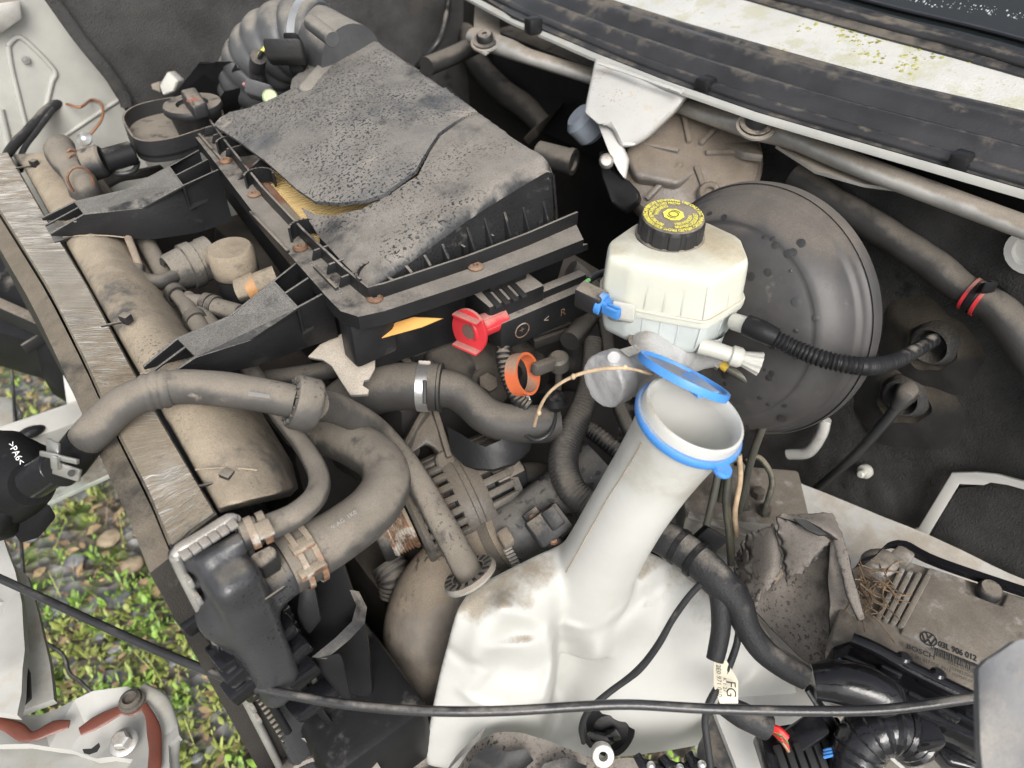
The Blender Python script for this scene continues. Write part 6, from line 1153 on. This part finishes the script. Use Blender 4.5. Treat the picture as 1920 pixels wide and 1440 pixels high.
prt('03L 906 012', .0100, 1795, 1221, True, .72); prt('BOSCH', .0080, 1726, 1222, True, 1.05); prt('EDC17C20 1.15 4 008 159 6', .0048, 1790, 1231, False); prt('0 281 017 050  P613', .0056, 1745, 1243, False); prt('MADE IN HUNGARY', .0046, 1812, 1256, False); prt('10398220662 8', .0056, 1808, 1263, False); prt('1039S47-07', .0050, 1804, 1271, False)
px_ = nrm(tdx); py_ = UP.cross(px_); bb = bmesh.new(); s = 0; o0 = P(1752, 1221, zt)
while s < .050:
    wd = random.choice((.0005, .0008, .0013)); c = o0 + px_ * s; slab_bm([c - py_ * .0048, c + px_ * wd - py_ * .0048, c + px_ * wd + py_ * .0048, c + py_ * .0048], UP * .0002, bm=bb); s += wd + random.choice((.0005, .0008))
part('barcode', bb, m_ink_shade, ec, smooth=False)
lg = P(1741, 1198, zt); rb = bmesh.new(); lathe_bm(lg, UP, [(.0072, 0), (.0084, 0), (.0084, .0002), (.0072, .0002), (.0072, 0)], 32, rb)
def stroke(a, b, w_): 
    a = lg + px_ * a[0] + py_ * a[1]; b = lg + px_ * b[0] + py_ * b[1]; bar_bm(a + UP * .0002, b + UP * .0002, w_, .0003, UP, 0, rb)
for a, b in (((-.0030, .0064), (-.0002, .0006)), ((.0030, .0064), (.0002, .0006)), ((-.0062, .0034), (-.0028, -.0060)), ((-.0028, -.0060), (0, -.0004)), ((0, -.0004), (.0028, -.0060)), ((.0028, -.0060), (.0062, .0034))): stroke(a, b, .0013)
part('maker_emblem', rb, m_ink_shade, ec, smooth=False)
pc_ = thing('control_unit_plug', 'wet glossy black connector plug clamped along the control unit edge', 'plug', P(1680, 1280, .76))
pq = [(1560, 1210), (1600, 1196), (1850, 1318), (1990, 1395), (1990, 1480), (1850, 1400), (1620, 1290), (1560, 1262)]
part('housing', slab_bm([P(a, b, .835) for a, b in pq], UP * -.035, .005), m_gloss, pc_)
part('lever_rail', tube_bm(pts([(1598, 1198, .845), (1640, 1216, .848), (1700, 1248, .848), (1760, 1278, .848), (1830, 1312, .848)]), .0075, flat=.8), m_gloss, pc_)
part('cable_hood', tube_bm(pts([(1525, 1278, .845), (1570, 1278, .85), (1620, 1290, .85), (1660, 1312, .845), (1675, 1335, .84)]), [.017, .021, .022, .021, .016], seg=26), m_gloss, pc_)
for a, b in (((1580, 1232), (1640, 1258)), ((1650, 1250), (1690, 1270)), ((1700, 1300), (1800, 1350)), ((1720, 1270), (1790, 1306)), ((1790, 1340), (1850, 1372))): part('ridge', bar_bm(P(*a, .839), P(*b, .839), .006, .010, UP, .002), m_gloss, pc_)
for px, py in ((1692, 1240), (1755, 1270)): part('retainer', lathe_bm(P(px, py, .846), UP, [(.008, 0), (.008, .006), (.004, .010), (0, .010)], 14), m_gloss, pc_)
part('blue_mark', box_bm(P(1587, 1242, .8375), tdx, py_, UP, .016, .002, .0012, .0002), m_blue, pc_)
part('channel', slab_bm([P(a, b, .80) for a, b in ((1700, 1340), (1730, 1330), (1860, 1400), (1860, 1450), (1780, 1430))], UP * -.02, .004), m_gloss, pc_)
# ---------------------------------------------------------------- bottom edge, release cable, left corner
hose('release_cable', [(-420, 900, .86), (-200, 990, .86), (-40, 1066, .86), (60, 1112, .86), (180, 1168, .86), (300, 1222, .87), (400, 1262, .885), (460, 1284, .90), (540, 1302, .90), (660, 1322, .905), (800, 1333, .91), (940, 1333, .91), (1080, 1325, .91), (1180, 1321, .91), (1330, 1329, .91), (1500, 1333, .91), (1660, 1330, .915), (1830, 1308, .93), (1960, 1290, .94), (2300, 1240, .96)], 9.5, mat('cable_sheath', (.03, .03, .032), .3, dust=.15, dcol=GREY), 'long shiny black release cable stretched across the front of the bay', 'cable', seg=14, step=.012)
gp = thing('grey_plastic_panel', 'weathered pale grey plastic panel corner beside the control unit', 'panel', P(1900, 1350, .9))
part('panel', sheet_bm([P(a, b, z) for a, b, z in ((1836, 1254, 1.10), (1850, 1238, 1.105), (1875, 1222, 1.11), (1902, 1202, 1.115), (1960, 1190, 1.12), (2300, 1220, 1.12), (2300, 1560, 1.06), (1842, 1520, 1.06), (1838, 1400, 1.08))], nrm(V(-.35, -.25, .9)), .008, 3, .004, 20), m_grey, gp)
# white crumpled slam panel at the lower left
cm = thing('crumpled_crossmember', 'crumpled white painted crossmember with brown sealant seams and bolts', 'crossmember', P(160, 1400, .55))
def dentz(u, v, p): return UP * (.006 * fbm(p, 18, 2) + .003 * fbm(p, 50, 4))
topo = [(-60, 1352), (-10, 1350), (32, 1336), (100, 1322), (180, 1304), (242, 1292), (275, 1300), (300, 1318), (330, 1352), (336, 1378), (318, 1400), (322, 1460), (240, 1460), (250, 1424), (180, 1422), (150, 1410), (130, 1404), (60, 1402), (-60, 1396)]
part('panel', sheet_bm([P(a, b, .74) for a, b in topo], UP, .012, 5, .018, 16, 3), m_rw, cm, ang=25)
part('front_fold', sheet_bm([P(a, b, .725) for a, b in ((-60, 1392), (60, 1398), (140, 1405), (180, 1422), (285, 1420), (285, 1470), (-60, 1470))], UP, .01, 4, .008, 22, 7), m_panel, cm, ang=25)
for l, r in (([(-40, 1352), (0, 1356), (28, 1366), (45, 1378), (58, 1381), (75, 1376), (100, 1364), (130, 1358)], [.008, .008, .007, .006, .005, .006, .007, .005]), ([(150, 1372), (175, 1358), (205, 1342), (232, 1330), (250, 1334), (268, 1322)], [.005, .008, .008, .008, .006, .004]), ([(268, 1322), (280, 1340), (288, 1368), (291, 1400), (289, 1450)], [.005, .0055, .006, .006, .006])):
    part('sealant_bead', tube_bm([P(a, b, .752) for a, b in l], r, flat=.32, wob=.16), m_seala, cm)
part('torx_bolt', lathe_bm(P(248, 1316, .753), UP, [(.0135, 0), (.0135, .003), (.0115, .004), (.0108, .008), (.0075, .010), (.006, .006), (.003, .006), (.0, .005)], 24), m_castd, cm)
part('hex_bolt', lathe_bm(P(233, 1392, .750), (-.1, -.1, 1), [(.0145, 0), (.0145, .002), (.0115, .004), (.009, .004)], 26), m_alu, cm); part('hex_bolt', lathe_bm(P(232, 1390, .754), (-.1, -.1, 1), [(.0090, 0), (.0090, .010), (.0070, .012), (0, .012)], 6), m_alu, cm, ang=20)
part('slot_hole', slab_bm([P(a, b, .7535) for a, b in ((155, 1405), (172, 1404), (186, 1393), (188, 1400), (182, 1410), (168, 1415), (158, 1413))], UP * .0008), m_ink_shade, cm, smooth=False)
m_rusts = mat('rust_stain', (.30, .17, .07), .8, var=.4, vscale=60)
part('torn_edge', tube_bm(pts([(262, 1296, .745), (300, 1318, .74), (318, 1365, .735), (316, 1420, .73), (320, 1470, .73)]), .010, flat=.6, wob=.08), m_panel, cm)
part('torn_edge', slab_bm(pts([(300, 1338, .735), (308, 1350, .73), (312, 1385, .725), (302, 1382, .73)]), UP * .006), m_ink_shade, cm)
vp = thing('crushed_upright', 'bent white painted upright with rust spots standing beside the weeds', 'upright', P(20, 1200, .4))
part('face', sheet_bm([P(a, b, .78) for a, b in ((-60, 1000), (5, 1008), (28, 1070), (40, 1130), (48, 1220), (40, 1300), (30, 1338), (-60, 1330))], UP, .012, 4, .008, 18, 6), m_rw, vp, ang=25)
part('side', sheet_bm([P(a, b, .74) for a, b in ((28, 1060), (52, 1080), (72, 1150), (92, 1240), (100, 1310), (60, 1325), (34, 1338), (46, 1220))], UP, .01, 3, .006, 18, 8), m_panel, vp, ang=25)
part('dark_slot', slab_bm([P(a, b, .752) for a, b in ((44, 1235), (58, 1262), (60, 1310), (40, 1330), (34, 1320))], UP * .004), m_ink_shade, vp)
solo('trailing_wire', tube_bm(pts([(38, 990, .35), (44, 1080, .35), (50, 1180, .35), (85, 1205, .34), (118, 1228, .33), (130, 1262, .32), (150, 1278, .32), (178, 1305, .32)]), .0035, seg=10), m_wire, 'thin black wire trailing over the weeds beside the crumpled crossmember', 'wire')
solo('trailing_wire', tube_bm(pts([(18, 650, .62), (24, 720, .61), (28, 790, .60), (32, 860, .58)]), .0028, seg=10), m_wire, 'thin black wire hanging in front of the white bumper beam', 'wire')
el = thing('intercooler_elbow', 'bulky black rubber pipe elbow with a faint white marking', 'hose', P(20, 920, .85))
part('elbow', lump(P(-22, 905, .97), (.056, .053, .052), 11), mat('matt_black_rubber', (.010, .010, .011), .55, spec=.2, dust=.08, dcol=GREY), el, ang=80)
part('elbow', tube_bm(pts([(-420, 960, .95), (-260, 920, .96), (-140, 905, .97), (-60, 900, .97), (10, 902, .975), (62, 905, 1.0)]), [.05, .051, .052, .052, .048, .022], seg=28), MATS['matt_black_rubber'], el)
part('torn_skirt', slab_bm(pts([(40, 960, .95), (70, 930, .96), (96, 946, .95), (78, 968, .94), (60, 988, .93), (20, 1000, .93)]), UP * -.02, .004), MATS['matt_black_rubber'], el)
part('printed_mark', place_text('>PA6<', .009, P(30, 850, 1.026), P(36, 900, 1.02) - P(24, 820, 1.02), (-.3, -.45, .84)), mat('white_print', (.6, .6, .6), .6, bump=0), el, smooth=False)
bb_ = thing('bumper_beam', 'white steel bumper beam channel lying in front of the radiator', 'beam', P(130, 850, .55))
ba, bb2 = P(-60, 850, .66), P(230, 770, .66)
part('channel_floor', slab_bm([P(a, b, .64) for a, b in ((-60, 835), (155, 765), (240, 800), (250, 850), (60, 920), (-60, 930))], UP * -.01, .003), m_panel, bb_)
part('channel_wall', strip_bm([P(-60, 822, .68), P(60, 782, .68), P(160, 748, .68)], V(.008, .004, 0), UP * -.05, straight=True), m_white, bb_)
part('channel_wall', strip_bm([P(60, 852, .69), P(130, 838, .69), P(240, 790, .69)], V(.006, .004, 0), UP * -.09, straight=True), m_panel, bb_)
part('channel_face', slab_bm([P(a, b, .66) for a, b in ((72, 905), (240, 835), (250, 868), (82, 945))], UP * -.01, .002), mat('pale_green_paint', (.46, .49, .44), .4, dust=.1), bb_)
part('upright_tab', slab_bm(pts([(115, 700, .72), (140, 690, .74), (158, 760, .66), (150, 790, .64), (125, 780, .66)]), V(.02, .02, -.01), .006), m_white, bb_)
part('channel_stub', lump(P(60, 808, .655), (.02, .012, .01), 2), m_blk, bb_)
part('upright_tab', slab_bm(pts([(-40, 730, .60), (25, 745, .60), (40, 770, .60), (25, 800, .60), (-40, 800, .60)]), UP * -.02, .01), m_panel, bb_)
hl2 = thing('headlamp_housing', 'broken black headlamp housing beyond the radiator', 'headlamp', P(60, 600, .6))
part('shell', slab_bm(pts([(-80, 400, .88), (0, 400, .88), (30, 470, .84), (90, 570, .80), (140, 650, .76), (140, 680, .74), (60, 640, .74), (-80, 600, .76)]), UP * -.10, .01), m_blk, hl2)
part('rib', bar_bm(P(-40, 560, .80), P(95, 620, .78), .02, .03), m_blkd, hl2)
part('bracket', slab_bm(pts([(62, 648, .74), (95, 628, .76), (150, 720, .70), (112, 722, .68), (75, 700, .69)]), UP * -.05, .005), m_blk, hl2); part('rib', bar_bm(P(45, 655, .75), P(110, 615, .76), .006, .02), m_blkd, hl2)
# torn black ducts along the bottom edge
d1 = thing('broken_headlamp_bowl', 'broken dusty black plastic bowl lying below the radiator tank', 'duct', P(620, 1440, .55))
b = bmesh.new(); dc_ = P(612, 1490, .66); lathe_bm(dc_ - V(0, 0, .05), (-.28, -.38, .88), [(.085, -.02), (.082, .02), (.074, .045), (.064, .058), (.060, .056), (.062, .040), (.060, 0)], 48, b)
for v in b.verts: v.co += UP * (.006 * fbm(v.co, 14, 4))
part('bowl', b, m_muck, d1)
part('torn_patch', sheet_bm(pts([(565, 1385, .74), (640, 1380, .745), (690, 1400, .74), (720, 1450, .72), (600, 1450, .72), (640, 1410, .735), (585, 1400, .735)]), UP, .003, 3, .006, 30, 3), m_muck, d1)
d2 = thing('broken_intake_scoop', 'broken speckled black plastic scoop below the white bottle', 'duct', P(980, 1430, .6))
part('scoop', grid_bm(lambda u, v: bsp(pts([(858, 1440, .69), (890, 1398, .72), (938, 1372, .735), (1000, 1380, .735), (1060, 1402, .725), (1110, 1420, .715), (1180, 1422, .71), (1260, 1428, .70), (1330, 1436, .69)]), u) + V(-.075, -.10, -.03) * v + UP * (.012 * math.sin(v * 2.6) + .004 * fbm((u * 9, v * 3, 0), 1.2, 3)), 60, 14, (0, 0, -.004)), m_muck, d2)
for l in ([(870, 1450, .735), (890, 1416, .742), (915, 1398, .748), (950, 1410, .748), (985, 1404, .748), (1000, 1424, .742), (960, 1460, .735)], [(1000, 1460, .738), (1020, 1432, .744), (1060, 1420, .744), (1100, 1436, .738), (1090, 1462, .732)]):
    part('torn_patch', sheet_bm(pts(l), UP, .003, 3, .002, 20, 3), m_blk, d2, ang=80)  # dark patches painted over the scoop for the shade in its cut-outs
part('chrome_strip', strip_bm(pts([(905, 1376, .745), (880, 1400, .735), (850, 1430, .725), (830, 1460, .715)]), V(.012, .006, 0), UP * .002), m_alu, d2)
part('white_bush', lathe_bm(P(1130, 1416, .722), (-.35, -.45, .8), [(.005, .006), (.011, .006), (.012, .004), (.012, -.01), (.005, -.01), (.005, .006)], 26), m_milk, d2)
for k, (a, b_) in enumerate(((1220, 1436), (1316, 1434), (1275, 1440))): part('screw', lump(P(a, b_, .715), (.005, .005, .005), k), m_chrome, d2)
for k in range(9): part('torn_clip', box_bm(P(1200 + k * 16, 1432 + (k % 3) * 6, .705), nrm(V(random.random() - .5, 1, 0)), nrm(V(1, random.random() - .5, .2)), UP, .012 + .01 * random.random(), .01, .014, .002), m_gloss, d2)
solo('grey_splash_guard', sheet_bm([P(a, b, .685) for a, b in ((1310, 1395), (1345, 1325), (1480, 1330), (1580, 1420), (1600, 1480), (1300, 1480))], UP, .01, 4, .01, 9, 4), mat('grey_guard_plastic', (.045, .046, .05), .5, dust=.2, speck=.4), 'dark grey plastic splash guard below the white bottle', 'splash guard')
solo('rubbish_pile', lump(P(750, 1390, .60), (.09, .06, .05), 21), m_muck, 'muddy crushed plastic debris between fan housing and white bottle', 'debris')
fx = thing('fuse_connector', 'broken black multi-pin connector with red and blue wires', 'connector', P(1520, 1410, .7))
cdx = nrm(V(.75, -.5, .15)); cdy = nrm(UP.cross(cdx))
part('housing', box_bm(P(1510, 1420, .76), cdx, cdy, UP, .085, .06, .03, .004), m_gloss, fx); part('cover', box_bm(P(1500, 1382, .775), nrm(V(.8, -.2, .4)), cdy, UP, .06, .03, .012, .004), m_gloss, fx)
for k in range(6): part('pin_slot', box_bm(P(1465 + k * 18, 1425 - k * 2, .777), cdx, cdy, UP, .007, .028, .006, .001), m_ink_shade, fx)
for k, (mm, r) in enumerate(((m_redw, .0042), (m_brnw, .002), (m_grnw, .0018), (m_brnw, .002), (m_redw, .002), (m_brnw, .0018))): part('wire', tube_bm(pts([(1438 + k * 3, 1362 + k * 3, .785), (1458 + k * 2, 1368 + k * 5, .79), (1474 + k, 1384 + k * 5, .785)]), r, seg=8), mm, fx)
part('loom', tube_bm(pts([(1350, 1318, .80), (1390, 1340, .795), (1440, 1364, .785)]), [.010, .013, .013], seg=16), m_tape, fx)
for k in range(3): part('wire', tube_bm(pts([(1545, 1408 + k * 6, .785), (1560, 1404 + k * 6, .79), (1580, 1410 + k * 4, .785)]), .0017, seg=8), m_blue, fx)
tl = thing('taped_loom', 'fat glossy black taped cable loop at the control unit plug', 'harness', P(1640, 1400, .7))
part('loop', tube_bm(pts([(1600, 1470, .77), (1604, 1420, .785), (1622, 1385, .80), (1656, 1368, .81), (1690, 1372, .81), (1712, 1388, .80), (1722, 1408, .79)]), [.024, .0245, .025, .025, .024, .022, .018], seg=26, wob=.02), m_gloss, tl)
for k in range(9):
    q = bsp(pts([(1604, 1420, .785), (1622, 1385, .80), (1656, 1368, .81), (1690, 1372, .81), (1712, 1388, .80)]), k / 8); q2 = bsp(pts([(1604, 1420, .785), (1622, 1385, .80), (1656, 1368, .81), (1690, 1372, .81), (1712, 1388, .80)]), min(1, k / 8 + .02)) if k < 8 else q + (q - bsp(pts([(1604, 1420, .785), (1622, 1385, .80), (1656, 1368, .81), (1690, 1372, .81), (1712, 1388, .80)]), .97))
    part('tape_fold', lathe_bm(q, q2 - q, [(.024, -.004), (.0258, 0), (.024, .004)], 24), m_gloss, tl)
part('collar', box_bm(P(1722, 1372, .815), cdx, cdy, UP, .03, .04, .03, .006), m_gloss, tl)
hose('wet_black_strip', [(1515, 1290, .82), (1545, 1335, .80), (1580, 1380, .77), (1600, 1400, .76)], 10, m_gloss, 'wet black rubber strip crossing the white wing edge', 'strip', seg=12, flat=.5)
solo('grey_box_corner', box_bm(P(1790, 1440, .72), XA, YA, UP, .10, .10, .06, .01), m_ecu, 'dirty grey box corner under the control unit plug', 'box')
# ---------------------------------------------------------------- ground cover
def leaf_into(bm, c, d, L, W, lift, fold=.15):
    d = nrm(d); s = nrm(UP.cross(d)); v = [bm.verts.new(c + d * (L * t) + s * (W * w * .5) + UP * (lift * math.sin(t * 2.2) * L - abs(w) * fold * W)) for t, w in ((0, 0), (.35, 1), (.35, 0), (.35, -1), (.75, .7), (.75, 0), (.75, -.7), (1, 0))]
    for f in ((0, 1, 2), (0, 2, 3), (1, 4, 5, 2), (2, 5, 6, 3), (4, 7, 5), (5, 7, 6)): bm.faces.new([v[i] for i in f])
m_weed = mat('weed_leaves', (.19, .32, .05), .45, var=.5, vscale=30, bump=0, sss=0); m_weed2 = mat('yellow_green_leaves', (.25, .29, .07), .5, var=.4, vscale=25, bump=0); m_dead = mat('dead_leaves', (.27, .19, .11), .7, var=.55, vscale=22, bump=.2)
bw, by, bd = bmesh.new(), bmesh.new(), bmesh.new()
for i in range(11500):
    x = random.uniform(-.95, .75); y = random.uniform(.25, 2.9)
    if fbm((x, y, 0), 2.6, 8) < -.2 and random.random() < .8: continue
    q = V(x, y, gz(x, y)); b = bw if fbm((x, y, 2), 4, 3) > -.05 else by; h = random.uniform(.005, .05); sc = random.choice((.5, .6, .8, 1.2))
    for k in range(random.randint(3, 7)):
        a = random.random() * 6.28; leaf_into(b, q + V(random.gauss(0, .008), random.gauss(0, .008), h * random.random()), V(math.cos(a), math.sin(a), .1 + random.random()), random.uniform(.009, .029) * sc, random.uniform(.0035, .012) * sc, .3)
for i in range(3400):
    x = random.uniform(-.95, .75); y = random.uniform(.25, 2.9); a = random.random() * 6.28; sc = random.choice((.35, .5, .6, 1))
    leaf_into(bd, V(x, y, gz(x, y) + .003 + .010 * random.random()), V(math.cos(a), math.sin(a), random.uniform(-.1, .2)), random.uniform(.02, .06) * sc, random.uniform(.012, .035) * sc, random.uniform(-.2, .3), random.uniform(-.3, .3))
for i in range(4200):
    x = random.uniform(-.95, .75); y = random.uniform(.25, 2.9)
    if fbm((x, y, 0), 3.4, 15) < -.1: continue
    a = random.random() * 6.28; leaf_into(by if i % 3 else bd, V(x, y, gz(x, y)), V(math.cos(a), math.sin(a), random.uniform(.2, 1.6)), random.uniform(.03, .10), .0022, .15, .1)
for b, m, nm, lb, ct in ((bw, m_weed, 'green_weeds', 'low green weeds growing over the stony ground', 'weeds'), (by, m_weed2, 'grass', 'yellow green grass and small leaves on the stony ground', 'grass'), (bd, m_dead, 'leaf_litter', 'brown dead leaves scattered over the stony ground', 'leaves')):
    o = part(nm, b, m); o['kind'] = 'stuff'; o['label'] = lb; o['category'] = ct
m_stone = mat('slate_stone', (.16, .165, .175), .5, var=.4, vscale=25, bump=.5, bscale=80); m_stone2 = mat('tan_stone', (.34, .27, .18), .7, var=.3, vscale=25, bump=.5, bscale=80)
for i, (px, py) in enumerate(((205, 1010), (60, 1005), (190, 1190), (215, 1215), (140, 1050), (280, 1150), (155, 930), (35, 770), (90, 700), (250, 1060), (330, 1240), (370, 1420), (300, 960), (180, 1130), (110, 1140), (230, 1120))):
    c = P(px, py, .01); r = .010 + .013 * random.random(); t = i in (0, 7, 9)
    solo('stone', lump(c, (r * 1.2, r, r * .55), i + 30), m_stone2 if t else m_stone, 'rounded tan stone among the weeds' if t else 'flat grey slate stone among the weeds', 'stone', 'tan stones on the ground' if t else 'slate stones on the ground')
